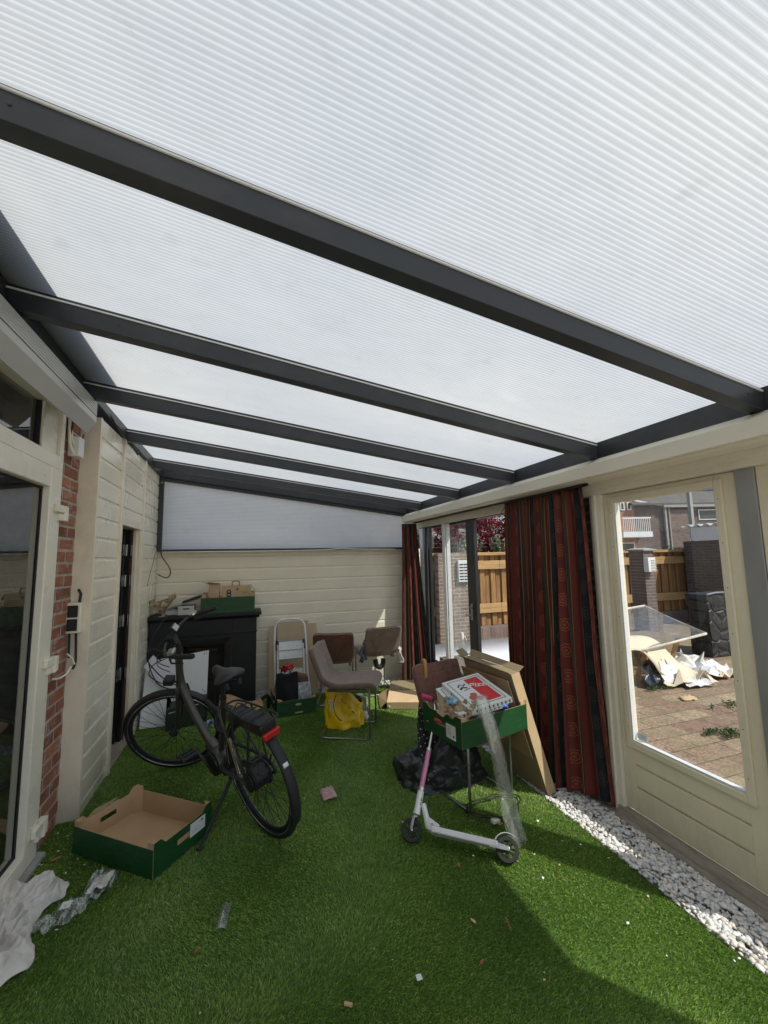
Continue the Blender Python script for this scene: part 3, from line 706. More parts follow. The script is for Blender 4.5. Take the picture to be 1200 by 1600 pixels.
# ================================================================== CLAD SHED WALL (left, far)
lw = thing('cladded_wall', 'cream cladded side wall with a narrow open doorway and vertical trims', 'wall', (XL, 4.2, 0))
def boards_profile(z0, z1, pitch, ph, d=.0085, gap=.012):
    """front depth d0 of horizontal weather boards; returns (depth, z) list going up"""
    pr = []; z = ph
    while z > z0: z -= pitch
    while z < z1:
        a, c = max(z, z0), min(z + pitch, z1)
        if c > a + .001:
            def dep(zz): return 0
            seq = [(0, z + .001), (0, z + pitch - gap - .014), (-d * .8, z + pitch - gap), (-d, z + pitch - gap * .6), (-d, z + pitch - .001)]
            for dd, zz in seq:
                if a <= zz <= c: pr.append((dd, zz))
        z += pitch
    pr = [(pr[0][0], z0)] + pr + [(pr[-1][0], z1)]
    out = [pr[0]]
    for q in pr[1:]:
        if q[1] > out[-1][1] + 1e-5: out.append(q)
    return out
def clad_yz(b, x, y0, y1, z0, z1, pitch, ph):
    pr = boards_profile(z0, z1, pitch, ph); n = len(pr)
    vs = [(x + d, y0, z) for d, z in pr] + [(x + d, y1, z) for d, z in pr]
    b.add(vs, [(i, i + 1, n + i + 1, n + i) for i in range(n - 1)])
def clad_xz(b, y, x0, x1, z0, z1, pitch, ph):
    pr = boards_profile(z0, z1, pitch, ph); n = len(pr)
    vs = [(x0, y - d, z) for d, z in pr] + [(x1, y - d, z) for d, z in pr]
    b.add(vs, [(i, i + 1, n + i + 1, n + i) for i in range(n - 1)])
for (y0, y1, z0, z1, nm) in ((3.235, 3.775, 0, 2.60, 'cladding'), (3.825, 4.515, 1.975, 2.61, 'cladding'), (4.56, 5.285, 0, 2.62, 'cladding')):
    b = MB(); clad_yz(b, XL, y0, y1, z0, z1, .1405, 2.48); b.build(nm, M_cladL, lw, angle=20)
b = MB(); b.box((XB - .04, 3.222, 0), (XL + .006, 3.235, 2.602)); b.box((XL - .02, 3.235, 0), (XL + .006, 3.252, 2.602)); b.build('corner_board', M_trim, lw, bevel=.002)
b = MB(); b.box((XL - .015, 3.775, 0), (XL + .014, 3.828, 2.67)); b.build('trim', M_trim, lw, bevel=.004)
b = MB(); b.box((XL - .015, 4.515, 0), (XL + .014, 4.562, 2.63)); b.build('trim', M_trim, lw, bevel=.004)
b = MB(); b.box((XL - .11, 3.828, 1.905), (XL + .008, 4.515, 1.976)); b.build('lintel', M_trim, lw, bevel=.003)
b = MB(); b.box((XL - .12, 4.46, 0), (XL + .004, 4.515, 1.905)); b.box((XL - .05, 4.43, 0), (XL - .02, 4.46, 1.905)); b.build('door_post', M_trim, lw, bevel=.003)
b = MB(); b.box((XL - .30, 3.235, 0), (XL - .012, 3.80, 2.56)); b.box((XL - .30, 4.54, 0), (XL - .012, 5.5, 2.56)); b.box((XL - .12, 3.80, 1.98), (XL - .012, 4.54, 2.56)); b.build('wall_core', M_dark, lw, smooth=False)
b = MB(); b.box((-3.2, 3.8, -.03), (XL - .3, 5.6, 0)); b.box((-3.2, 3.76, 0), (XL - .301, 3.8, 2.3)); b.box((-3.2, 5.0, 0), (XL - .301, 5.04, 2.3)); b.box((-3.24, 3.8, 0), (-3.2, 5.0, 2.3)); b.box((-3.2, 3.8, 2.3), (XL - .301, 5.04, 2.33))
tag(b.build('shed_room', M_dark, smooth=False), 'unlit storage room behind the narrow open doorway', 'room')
sd = thing('shed_door', 'black door leaf standing open inside the narrow doorway', 'door', (-1.1, 4.35, 0))
b = MB(); b.box((-1.85, 4.345, .02), (XL - .10, 4.385, 1.90)); b.build('door_leaf', M_black, sd, bevel=.003)
b = MB(); b.box((XL - .118, 4.40, 0), (XL - .07, 4.444, 1.90)); b.build('jamb', M_black, sd, smooth=False)
b = MB(); b.box((XL - .10, 4.444, 0), (XL - .055, 4.459, 1.90)); b.build('worn_edge', M_brown, sd, smooth=False)
for z in (1.66, 1.38, 1.02, .55):
    h = MB(); h.box((XL - .098, 4.30, z), (XL - .094, 4.395, z + .10)); h.tube([(XL - .088, 4.39, z - .003), (XL - .088, 4.39, z + .103)], .008, 8); h.box((XL - .058, 4.40, z), (XL - .054, 4.452, z + .10)); h.build('hinge', M_steel, sd, bevel=.001)
b = MB(); b.tube([(XL - .02, 3.835, 1.05), (XL + .02, 3.835, 1.05)], .01, 10); b.tube([(XL + .005, 3.832, 1.05), (XL + .03, 3.832, 1.05)], .014, 10)
b.build('latch', M_black, sd)
b = MB(); b.box((XL - .3, 3.83, -.01), (XL - .0, 4.46, .012)); tag(b.build('door_sill', M_sill, smooth=False, bevel=.003), 'worn sill in the narrow open doorway', 'sill')

# double socket and its wiring on the corner board
so = thing('wall_socket', 'white double outdoor socket with dark flaps and loose wiring on the corner board', 'socket', (-1.03, 3.21, 1.24))
b = MB(); b.box((-1.09, 3.165, 1.155), (-1.012, 3.221, 1.345)); b.build('housing', M_upvc, so, bevel=.005)
for z in (1.17, 1.255):
    b = MB(); b.box((-1.082, 3.158, z), (-1.024, 3.166, z + .075)); b.build('flap', M_blk2, so, bevel=.005)
b = MB(); b.tube([(-1.035, 3.212, 1.345), (-1.03, 3.212, 1.40), (-1.045, 3.212, 1.43)], .008, 8); b.build('cable', M_blk2, so); b = MB(); b.tube([(-1.075, 3.2, 1.155), (-1.072, 3.2, 1.05), (-1.07, 3.195, 1.0)], .006, 6); b.build('cable', M_blk2, so); b = MB(); b.tube(catmull([(-1.04, 3.2, 1.155), (-1.035, 3.2, 1.05), (-1.03, 3.19, .97), (-1.04, 3.18, .93)]), .007, 8); b.build('cable', M_blk2, so)
b = MB(); b.tube(catmull([(-1.045, 3.17, .95), (-1.05, 3.12, .92), (-1.058, 3.04, .915), (-1.06, 2.96, .93)]), .006, 8); b.tube([(-1.08, 3.19, 1.03), (-1.05, 3.19, 1.0), (-1.03, 3.18, .96)], .005, 6); b.build('white_cord', M_upvc, so)
wc = MB(); wc.tube(catmull([(-.93, 5.20, 1.72), (-.915, 5.2, 1.66), (-.88, 5.2, 1.60), (-.84, 5.2, 1.54), (-.82, 5.2, 1.47), (-.85, 5.2, 1.42), (-.90, 5.2, 1.43), (-.95, 5.2, 1.46)]), .006, 8)
tag(wc.build('hanging_cable', M_blk2), 'black cable looping down in the back left corner', 'cable')
wc = MB(); wc.tube(catmull([(-.945, 5.0, 1.70), (-.94, 4.9, 1.60), (-.94, 4.75, 1.46), (-.94, 4.66, 1.36)]), .0025, 6); tag(wc.build('thin_wire', M_blk2), 'thin wire drooping on the cream cladding near the back corner', 'wire')
wc = MB(); wc.tube(catmull([(-.97, 3.16, 2.66), (-.955, 3.3, 2.655), (-.94, 3.45, 2.60), (-.945, 3.6, 2.585), (-.94, 3.78, 2.60), (-.945, 3.95, 2.575), (-.95, 4.1, 2.56)]), .007, 8); tag(wc.build('roof_cable', M_blk2), 'black cable sagging under the wall plate above the cream cladding', 'cable')

# ================================================================== BACK WALL
bw = thing('back_wall', 'cream horizontally cladded back wall under the gable sheet', 'wall', (.5, YB, 0))
b = MB(); clad_xz(b, YB, -1.0, 2.3, 0, 1.652, .1455, 1.652); b.build('cladding', M_clad, bw, angle=20)
b = MB(); b.box((-1.0, YB - .012, 1.652), (2.3, YB + .01, 1.711)); b.build('top_board', M_trim, bw, bevel=.002)
b = MB(); b.box((-1.0, YB + .012, 0), (2.4, YB + .12, 1.70)); b.build('wall_core', M_dark, bw, smooth=False)
b = MB(); b.box((.34, YB - .014, 0), (.955, YB - .003, .875)); b.build('hatch_panel', M_clad, bw, bevel=.003)
wc = MB(); wc.tube(catmull([(-.9, 5.222, 1.706), (.2, 5.222, 1.704), (.9, 5.222, 1.712), (1.15, 5.22, 1.728), (1.4, 5.222, 1.716), (1.9, 5.222, 1.708)], 6), .006, 6); tag(wc.build('ledge_cable', M_upvc), 'pale cable lying along the ledge under the gable sheet', 'cable')

# ================================================================== FRONT WALL (right)
fb = thing('fascia_beam', 'cream painted timber beam running below the canopy gutter', 'beam', (2.1, 2, 2.1))
b = MB(); b.box((2.0, -1.2, 2.072), (2.02, 5.20, 2.150)); b.build('face_board', M_fascia, fb, bevel=.003)
b = MB(); b.hexa([(2.02, -1.2, 2.08), (2.26, -1.2, 2.08), (2.26, 5.2, 2.08), (2.02, 5.2, 2.08), (2.001, -1.2, 2.1505), (2.085, -1.2, 2.195), (2.085, 5.2, 2.195), (2.001, 5.2, 2.1505)]); b.build('top_ledge', M_fascia, fb, smooth=False)
b = MB(); b.box((2.02, 5.08, 2.072), (2.3, 5.2, 2.08)); b.box((2.02, -1.2, 2.066), (2.2, 5.19, 2.0795)); b.build('soffit', M_fascia, fb, smooth=False)
fw = thing('front_wall', 'beige framed front wall carrying the glazed garden door', 'wall', (XR, 1.5, 0))
b = MB(); b.box((2.205, -1.3, 1.992), (2.33, 5.4, 2.066)); b.box((2.195, -1.3, 2.03), (2.205, 5.4, 2.066)); b.build('header', M_fascia, fw, bevel=.003)
b = MB(); b.box((2.225, 2.105, 0), (2.33, 2.20, 1.992)); b.box((2.205, 2.135, 0), (2.225, 2.165, 1.992)); b.build('door_post', M_fascia, fw, bevel=.004)
b = MB(); b.box((2.27, 2.20, 0), (2.40, 3.03, 1.99)); b.build('brick_pier', M_brick_gy, fw, smooth=False)
b = MB(); b.box((2.24, 1.236, 0.02), (2.262, 1.318, 1.992)); b.build('aluminium_strip', M_alu, fw, bevel=.002)
# near glazed panel of the wall
b = MB(); X0, X1 = 2.247, 2.29
b.box((X0, 1.11, .02), (X1, 1.234, 1.992)); b.box((X0, .05, .02), (X1, .20, 1.992)); b.box((X0, .20, .02), (X1, 1.11, .46)); b.box((X0, .20, 1.925), (X1, 1.11, 1.992)); b.box((X0, -1.3, .0), (X1, .05, 1.992)); b.build('side_panel', M_door, fw, bevel=.003)
b = MB(); b.quad((2.27, .20, .46), (2.27, 1.11, .46), (2.27, 1.11, 1.925), (2.27, .20, 1.925)); b.build('side_pane', M_glass, fw, smooth=False)
b = MB(); b.box((2.16, -1.3, -.02), (2.34, 3.1, .018)); b.hexa([(2.20, -1.3, .018), (2.26, -1.3, .018), (2.26, 3.1, .018), (2.20, 3.1, .018), (2.215, -1.3, .05), (2.26, -1.3, .05), (2.26, 3.1, .05), (2.215, 3.1, .05)])
b.build('bottom_sill', M_sill, fw, bevel=.003)

gd = thing('garden_door', 'beige painted door with one tall glass pane and grooved lower panel', 'door', (XR, 1.7, 0))
y0, y1, g0, g1, z0, z1 = 1.322, 2.103, 1.418, 2.022, .462, 1.925
b = MB(); X0, X1 = 2.252, 2.295
b.box((X0, y0, .055), (X1, g0 - .0, 1.988)); b.box((X0, g1, .055), (X1, y1, 1.988)); b.box((X0, g0, z1), (X1, g1, 1.988))
for a, c in ((.055, .194), (.206, .320), (.332, z0)): b.box((X0, g0, a), (X1, g1, c))
b.box((X0 + .012, g0 - .0, .19), (X1, g1, .335)); b.build('door_leaf', M_door, gd, bevel=.002)
b = MB(); w = .038; xb = 2.238
b.box((xb, g0 - w, z0 - w), (X0, g0, z1 + w)); b.box((xb, g1, z0 - w), (X0, g1 + w, z1 + w)); b.box((xb, g0, z1), (X0, g1, z1 + w)); b.box((xb, g0, z0 - w), (X0, g1, z0)); b.build('glazing_bead', M_door, gd, bevel=.004)
b = MB(); b.box((xb + .006, g1 - .01, z0), (X0 + .02, g1 - .001, z1)); b.box((xb + .006, g0 + .004, z0 + .001), (X0 + .02, g1 - .01, z0 + .012)); b.build('glazing_tape', M_wpaint, gd, smooth=False)
b = MB(); b.quad((2.274, g0, z0), (2.274, g1, z0), (2.274, g1, z1), (2.274, g0, z1)); pn = b.build('pane', M_glass, gd, smooth=False)
b = MB(); b.quad((2.2725, g1 - .075, z0 + .018), (2.2725, g1 - .012, z0 + .018), (2.2725, g1 - .012, z0 + .052), (2.2725, g1 - .075, z0 + .052)); b.build('sticker', simple('sticker_print', (.45, .55, .6), .5, var=.35, vs=80), pn, smooth=False)
b = MB()
for yy in (g0 - w / 2, g1 + w / 2):
    for k in range(7): b.lathe([(.0025, 0), (.0028, .0012), (0, .0016)], Matrix.Translation((xb - .0005, yy, z0 + .08 + k * .22)) @ Matrix.Rotation(-PI / 2, 4, 'Y'), 8)
b.build('screw_heads', M_brown, gd)

# sliding garden doors
sl = thing('sliding_door', 'black framed sliding glass door pushed half open behind the white post', 'sliding door', (2.24, 4.4, 0))
b = MB(); b.box((2.26, 3.79, .06), (2.30, 3.955, 1.985)); b.box((2.26, 4.905, .06), (2.30, 4.96, 1.985)); b.box((2.26, 3.955, .06), (2.30, 4.905, .30)); b.box((2.26, 3.955, 1.965), (2.30, 4.905, 1.985)); b.build('sash_frame', M_black, sl, bevel=.003)
b = MB(); b.quad((2.28, 3.955, .30), (2.28, 4.905, .30), (2.28, 4.905, 1.965), (2.28, 3.955, 1.965)); b.build('pane', M_glass_dirty, sl, smooth=False)
b = MB(); b.box((2.252, 3.86, .93), (2.26, 3.90, 1.10)); b.tube([(2.26, 3.88, .98), (2.215, 3.88, .98), (2.212, 3.93, .98)], .009, 8); b.tube([(2.258, 3.88, 1.06), (2.24, 3.88, 1.06)], .014, 10); b.build('handle', M_steel, sl)
b = MB(); b.box((2.245, 3.03, 0), (2.34, 3.075, 1.99)); b.box((2.245, 3.075, 1.985), (2.34, 5.2, 1.993)); b.box((2.25, 3.075, 0), (2.34, 5.2, .045)); b.box((2.245, 5.0, 0), (2.335, 5.05, 1.985)); tag(b.build('sliding_door_track', M_anth, bevel=.003), 'dark frame and track around the sliding door opening', 'door frame')
b = MB(); b.box((2.20, 4.30, .045), (2.248, 4.385, 1.985)); b.box((2.18, 4.31, .045), (2.20, 4.375, 1.985)); tag(b.build('white_post', M_wpaint, bevel=.004), 'white upright post standing against the sliding door glass', 'post')
b = MB(); b.box((2.25, 5.10, 0), (2.33, 5.2, 1.985)); tag(b.build('end_post', M_wpaint, bevel=.003), 'bright white end post beside the narrow far curtain', 'post')
# ================================================================== E-BIKE
bike = thing('electric_bicycle', 'dark grey step-through electric bicycle leaning on its kickstand with front wheel turned', 'bicycle', (-.10, 3.05, 0))
BX, BY, PSI, LEAN, STEER, WB = .154, 2.69, 2.092, .222, .857, 1.121
h_ = Vector((math.cos(PSI), math.sin(PSI), 0)); l0 = Vector((-h_.y, h_.x, 0))
l_ = l0 * math.cos(LEAN) - Vector((0, 0, 1)) * math.sin(LEAN); u_ = h_.cross(l_)
BO = Vector((BX, BY, .008))
def T(a, b_, c): return BO + h_ * a + l_ * b_ + u_ * c
rake = math.radians(20); axs = -h_ * math.sin(rake) + u_ * math.cos(rake)
hub0 = T(WB, 0, .35); sbase = hub0 - (h_ * math.cos(rake) + u_ * math.sin(rake)) * .05
RS = Matrix.Rotation(STEER, 3, axs)
fhub = sbase + RS @ (hub0 - sbase); fh = RS @ h_; fu = RS @ u_; fl = RS @ l_
def FT(a, b_, c): return fhub + fh * a + fl * b_ + fu * c       # front wheel frame about its hub
def ST(a, b_, s): return sbase + axs * s + fh * a + fl * b_      # steering column frame
def wheel(name, c, H, U, L, hubw, hubr, motor=False):
    w = thing(name, None, None, bike['_o']); w.parent = bike; w.location = (0, 0, 0); w['_o'] = bike['_o']; del w['_o']; w['_o'] = bike['_o']
    return w
def ring(c, H, U, R, n=64, off=None):
    return [c + (H * math.cos(2 * PI * i / n) + U * math.sin(2 * PI * i / n)) * R + (off or Vector((0, 0, 0))) for i in range(n)]
def make_wheel(name, c, H, U, L, motor):
    b = MB(); b.tube(ring(c, H, U, .333), .0215, 12, closed=True); ty = b.build(name, M_rubber, bike)
    g = MB()
    for sgn in (-1, 1): g.tube(ring(c, H, U, .322, off=L * .0185 * sgn), .0032, 6, closed=True)
    g.build('reflective_stripe', M_steel, ty)
    r = MB(); r.tube(ring(c, H, U, .304), .012, 8, closed=True, flat=.8); r.build('rim', M_blk2, ty)
    s_ = MB(); n = 36; hr = .058 if motor else .022
    for i in range(n):
        a = 2 * PI * i / n; sg = 1 if i % 2 else -1; a2 = a + (.55 if (i // 2) % 2 else -.55) * (1.2 if motor else 1.6)
        p = c + (H * math.cos(a) + U * math.sin(a)) * .298; q = c + (H * math.cos(a2) + U * math.sin(a2)) * hr + L * .03 * sg
        s_.tube([p, q], .0015, 5)
    s_.build('spokes', M_blk2, ty)
    M = frameM(c, H, U)
    hb = MB()
    if motor: hb.lathe([(.012, -.07), (.02, -.062), (.05, -.058), (.062, -.045), (.062, .035), (.072, .04), (.072, .047), (.045, .05), (.04, .062), (.014, .068)], M, 28); hb.lathe([(.040, -.075), (.055, -.072), (.055, -.068), (.03, -.066)], M, 24)
    else: hb.lathe([(.008, -.055), (.018, -.05), (.03, -.036), (.03, -.03), (.02, -.026), (.02, .026), (.03, .03), (.03, .036), (.018, .05), (.008, .055)], M, 20)
    hb.build('hub', M_blk2, ty)
    return ty
make_wheel('rear_wheel', T(0, 0, .35), h_, u_, l_, True)
make_wheel('front_wheel', fhub, fh, fu, fl, False)
# frame
b = MB()
dt = catmull([ST(0, 0, .60) - Vector((0, 0, 0)), T(.90, 0, .72), T(.80, 0, .56), T(.66, 0, .42), T(.54, 0, .345), T(.44, 0, .33)], 6)
b.tube(dt, [.026 + .010 * min(1, i / 6) for i in range(len(dt))], 14, flat=.72)
b.tube([ST(0, 0, .42), ST(0, 0, .66)], .025, 14)
b.tube(catmull([T(.46, 0, .33), T(.36, 0, .55), T(.27, 0, .76)], 6), .019, 12)
for sg in (-1, 1):
    b.tube(catmull([T(.43, .03 * sg, .29), T(.30, .055 * sg, .30), T(.02, .068 * sg, .345)], 5), .011, 8)
    b.tube(catmull([T(.30, .02 * sg, .70), T(.24, .05 * sg, .62), T(.02, .068 * sg, .36)], 5), .008, 8)
b.build('frame', M_frame, bike)
b = MB(); b.tube([T(.28, 0, .74), T(.225, 0, .89)], .014, 12); b.tube([T(.275, 0, .755), T(.27, 0, .775)], .022, 12); b.build('seat_post', M_blk2, bike)
# drive unit
M = frameM(T(.47, 0, .30), h_, u_)
b = MB(); b.lathe([(.05, -.06), (.078, -.052), (.085, -.03), (.085, .03), (.078, .052), (.05, .06)], M, 28)
b.tube([T(.53, 0, .33), T(.60, 0, .37)], .04, 12); b.tube([T(.45, 0, .26), T(.40, 0, .235)], .035, 10)
b.build('motor', M_frame, bike)
b = MB(); b.lathe([(.0, -.078), (.05, -.076), (.074, -.070), (.078, -.062), (.05, -.060)], M, 28); b.build('motor_cover', M_black, bike)
b = MB(); b.lathe([(.03, .060), (.07, .062), (.072, .068), (.03, .072)], M, 28); b.build('chain_guard', M_black, bike)
b = MB()
b.tube(catmull([T(.47, -.075, .365), T(.3, -.08, .385), T(.05, -.078, .40), T(-.055, -.078, .35), T(.05, -.078, .30), T(.3, -.08, .25), T(.47, -.075, .235)], 6), .010, 8); b.build('chain_case', M_blk2, bike)
for sg, dx, dz in ((1, .145, .07), (-1, -.145, -.07)):
    b = MB(); b.tube([T(.47, .085 * sg, .30), T(.47 + dx, .095 * sg, .30 + dz)], [.013, .010], 8, flat=.7); cr = b.build('crank', M_blk2, bike)
    p = MB(); cx, cz = .47 + dx, .30 + dz
    for k in (-1, 1):
        p.tube([T(cx + .042 * k, .105 * sg, cz), T(cx + .042 * k, .20 * sg, cz)], .012, 8)
        p.tube([T(cx + .035 * k, .105 * sg + .082 * sg * (k > 0), cz), T(cx - .035 * k, .105 * sg + .082 * sg * (k > 0), cz)], .008, 8)
    p.tube([T(cx, .1 * sg, cz), T(cx, .195 * sg, cz)], .011, 8); p.build('pedal', M_blk2, cr)
# mudguards
def guard(c, H, U, L, a0, a1, R=.362):
    b = MB(); n = 22
    def fn(u, v):
        a = math.radians(a0 + (a1 - a0) * v); t = (u - .5) * 2
        return c + (H * math.cos(a) + U * math.sin(a)) * (R - .012 * t * t) + L * .029 * t
    b.grid(fn, 6, n); return b
b = guard(T(0, 0, .35), h_, u_, l_, 60, 205); b.build('rear_mudguard', M_blk2, bike, solid=.003)
b = guard(fhub, fh, fu, fl, 20, 150); b.build('front_mudguard', M_blk2, bike, solid=.003)
# fork
b = MB(); b.tube([ST(0, 0, .37), ST(0, 0, .44)], .028, 12)
for sg in (-1, 1):
    b.tube(catmull([ST(0, .02 * sg, .405), ST(.0, .055 * sg, .385), ST(.005, .058 * sg, .25), ST(.02, .056 * sg, .10), FT(0, .054 * sg, 0)], 5), [.017] * 5 + [.016] * 8 + [.012] * 8, 10)
b.build('fork', M_frame, bike)
b = MB()
for sg in (-1, 1): b = MB(); b.tube([ST(-.03, .035 * sg, .36), ST(-.035, .05 * sg, .27)], .009, 8); b.box((-.02, -.01, -.03), (.02, .01, .03), T=Matrix.Translation(ST(-.03, .04 * sg, .33)) @ RS.to_4x4()); b.build('brake_arm', M_blk2, bike)
# headlight
M = frameM(ST(.075, .0, .47), fl, axs)
b = MB(); b.box((-.035, -.022, -.03), (.035, .022, .035), T=M); b.tube([ST(.02, 0, .44), ST(.06, 0, .46)], .007, 6); hl = b.build('headlight', M_blk2, bike, bevel=.008)
# stem and handlebar
b = MB(); b.tube(catmull([ST(0, 0, .64), ST(0, 0, .73), ST(.01, 0, .765), ST(.05, 0, .80)], 5), .019, 12); b.box((-.03, -.032, -.03), (.03, .032, .03), T=frameM(ST(.045, 0, .80), fh, fl)); b.build('stem', M_blk2, bike)
hbp = catmull([ST(-.19, .30, .80), ST(-.12, .285, .805), ST(-.01, .24, .82), ST(.05, .12, .815), ST(.06, 0, .805), ST(.05, -.12, .815), ST(-.01, -.24, .82), ST(-.12, -.285, .805), ST(-.19, -.30, .80)], 6)
b = MB(); b.tube(hbp, .011, 10); hb = b.build('handlebar', M_black, bike)
for sg in (-1, 1):
    b = MB(); b.tube([ST(-.20, .302 * sg, .80), ST(-.185, .30 * sg, .80), ST(-.08, .272 * sg, .812), ST(-.07, .268 * sg, .813)], [.015, .018, .017, .014], 12); b.build('grip', M_rubber, hb)
    b = MB(); b.tube([ST(-.055, .262 * sg, .815), ST(-.03, .252 * sg, .80), ST(-.04, .26 * sg, .77), ST(-.13, .30 * sg, .765)], [.010, .008, .006, .005], 8); b.build('brake_lever', M_blk2, hb)
b = MB(); M = frameM(ST(-.035, .235, .84), fl, fh); b.box((-.028, -.022, -.012), (.028, .022, .014), T=M); b.build('mode_switch', M_steel, hb, bevel=.006)
b = MB(); M = frameM(ST(-.035, -.245, .835), fl, fh); b.lathe([(.028, -.01), (.03, 0), (.022, .014), (.006, .02)], M, 18); b.build('bell', M_chrome, hb)
M = frameM(ST(.03, -.03, .87), fl * -1, (axs * .8 + fh * .6)) 
b = MB(); b.box((-.036, -.026, -.012), (.036, .026, .008), T=M); dp = b.build('display', M_blk2, hb, bevel=.004)
b = MB(); b.box((-.030, -.020, .009), (.030, .020, .010), T=M); b.build('screen', simple('grey_screen', (.42, .45, .47), .2, var=.15, vs=60), dp)
# little wire basket / cable bundle at the head
b = MB()
for (pa, k) in (([ST(.0, .20, .81), ST(.12, .16, .86), ST(.2, .05, .72), ST(.13, .0, .52), ST(.02, 0, .40)], .0042), ([ST(.0, -.22, .82), ST(.14, -.18, .90), ST(.22, -.02, .74), ST(.16, .02, .50), ST(.04, .01, .38)], .0042),
                 ([ST(-.01, .23, .80), ST(.10, .20, .76), ST(.17, .10, .62), ST(.10, .03, .47), ST(.02, .02, .45)], .0032), ([ST(.03, -.03, .84), ST(.11, .03, .82), ST(.13, .06, .70), ST(.06, .03, .60)], .003),
                 ([ST(.0, -.2, .81), ST(.1, -.12, .78), ST(.15, .02, .66), ST(.06, .02, .55)], .003)):
    b = MB(); b.tube(catmull(pa, 7), k, 6); b.build('cable', M_blk2, bike)
# saddle
def sadd(u, v):
    a = 2 * PI * u; t = v
    L = -.135 + .27 * t
    wd = .098 * (1 - min(1, max(0, (t - .28) / .42)) ** 1.1 * .74) * (math.sin(min(1, t * 3.2) * PI / 2) ** .55) * (math.sin(min(1, (1 - t) * 7) * PI / 2) ** .5)
    hgt = .035 * (math.sin(min(1, t * 4 + .02) * PI / 2) ** .5) * (math.sin(min(1, (1 - t) * 6 + .01) * PI / 2) ** .5)
    y = math.cos(a) * wd; z = math.sin(a) * hgt * (1.0 if math.sin(a) > 0 else .9)
    z += .012 * (1 - t) + .010 * math.cos(y / .1 * 3) - .012 * math.exp(-((t - .55) / .2) ** 2)
    return T(.19 + L, y, .925 + z)
b = MB(); b.grid(sadd, 20, 16); sdl = b.build('saddle', M_seatcov, bike, angle=80)
b = MB(); 
for sg in (-1, 1): b.tube([T(.30, .02 * sg, .905), T(.22, .022 * sg, .885), T(.12, .03 * sg, .885), T(.09, .04 * sg, .905)], .004, 6)
for sg in (-1, 1): b.tube([T(.10, .04 * sg, .87), T(.10, .04 * sg, .91)], .014, 10)
b.build('rails', M_blk2, sdl)
# rack with battery and tail lamp
b = MB(); zr_ = .745
b.tube(catmull([T(.17, .045, zr_), T(.0, .062, zr_), T(-.20, .062, zr_), T(-.235, .04, zr_), T(-.235, -.04, zr_), T(-.20, -.062, zr_), T(.0, -.062, zr_), T(.17, -.045, zr_), T(.20, 0, zr_)], 5, True), .006, 8, closed=True)
for x in (.08, -.02, -.12): b.tube([T(x, .062, zr_), T(x, -.062, zr_)], .0045, 6)
b.tube(catmull([T(.08, .03, zr_ + .004), T(.10, .0, zr_ + .02), T(.08, -.03, zr_ + .004)], 5), .004, 6)
for sg in (-1, 1):
    b.tube(catmull([T(-.14, .062 * sg, zr_), T(-.13, .085 * sg, .66), T(-.10, .088 * sg, .56), T(.0, .075 * sg, .37)], 6), .006, 8)
    b.tube(catmull([T(.06, .062 * sg, zr_), T(.05, .08 * sg, .6), T(.01, .075 * sg, .38)], 6), .0055, 8)
b.build('luggage_rack', M_blk2, bike)
b = MB(); M = frameM(T(-.03, 0, .70), h_, l_); b.box((-.185, -.052, -.032), (.175, .052, .03), T=M); bt = b.build('battery', M_black, bike, bevel=.010)
b = MB(); b.box((-.17, -.045, .031), (-.02, .045, .036), T=M); b.build('battery_cover', M_blk2, bt, bevel=.003)
b = MB(); M = frameM(T(-.237, 0, .665), l_, u_); b.prism([(-.046, -.016), (.046, -.016), (.054, .020), (-.054, .020)], 'Z', -.004, .024)
b.v = [tuple(M @ Vector(v)) for v in b.v]; b.build('tail_light', M_red, bike, bevel=.006)
b = MB(); b.lathe([(.001, 0), (.016, .002), (.016, .006), (.001, .008)], frameM(T(-.345, 0, .50), l_, u_) , 14)
def patch(u, v):
    a = math.radians(150 + 3.5 * v); t = (u - .5) * 1.1
    return T(0, 0, .35) + (h_ * math.cos(a) + u_ * math.sin(a)) * (.3655 - .012 * t * t) + l_ * .028 * t
b = MB(); b.grid(patch, 4, 3); b.build('reflector', M_white, bike, solid=.002)
# lock, pump, kickstand
b = MB(); b.tube(ring(T(.30, 0, .60), (h_ * .35 + u_ * .94), l_, .062, 24), .010, 8, closed=True); b.build('frame_lock', M_blk2, bike)
b = MB(); b.tube([T(.10, .085, .60), T(.05, .085, .40)], .011, 10); b.build('pump', M_chrome, bike)
kt = T(.26, .05, .27); kf = Vector((-.219, 2.672, .012))
b = MB(); b.tube([kt, kt.lerp(kf, .92), kf], [.012, .009, .010], 8); b.tube([T(.29, .02, .30), kt], .018, 8); b.tube([kf + Vector((.012, .01, 0)), kf - Vector((.014, .012, 0))], .012, 8); b.build('kickstand', M_blk2, bike)

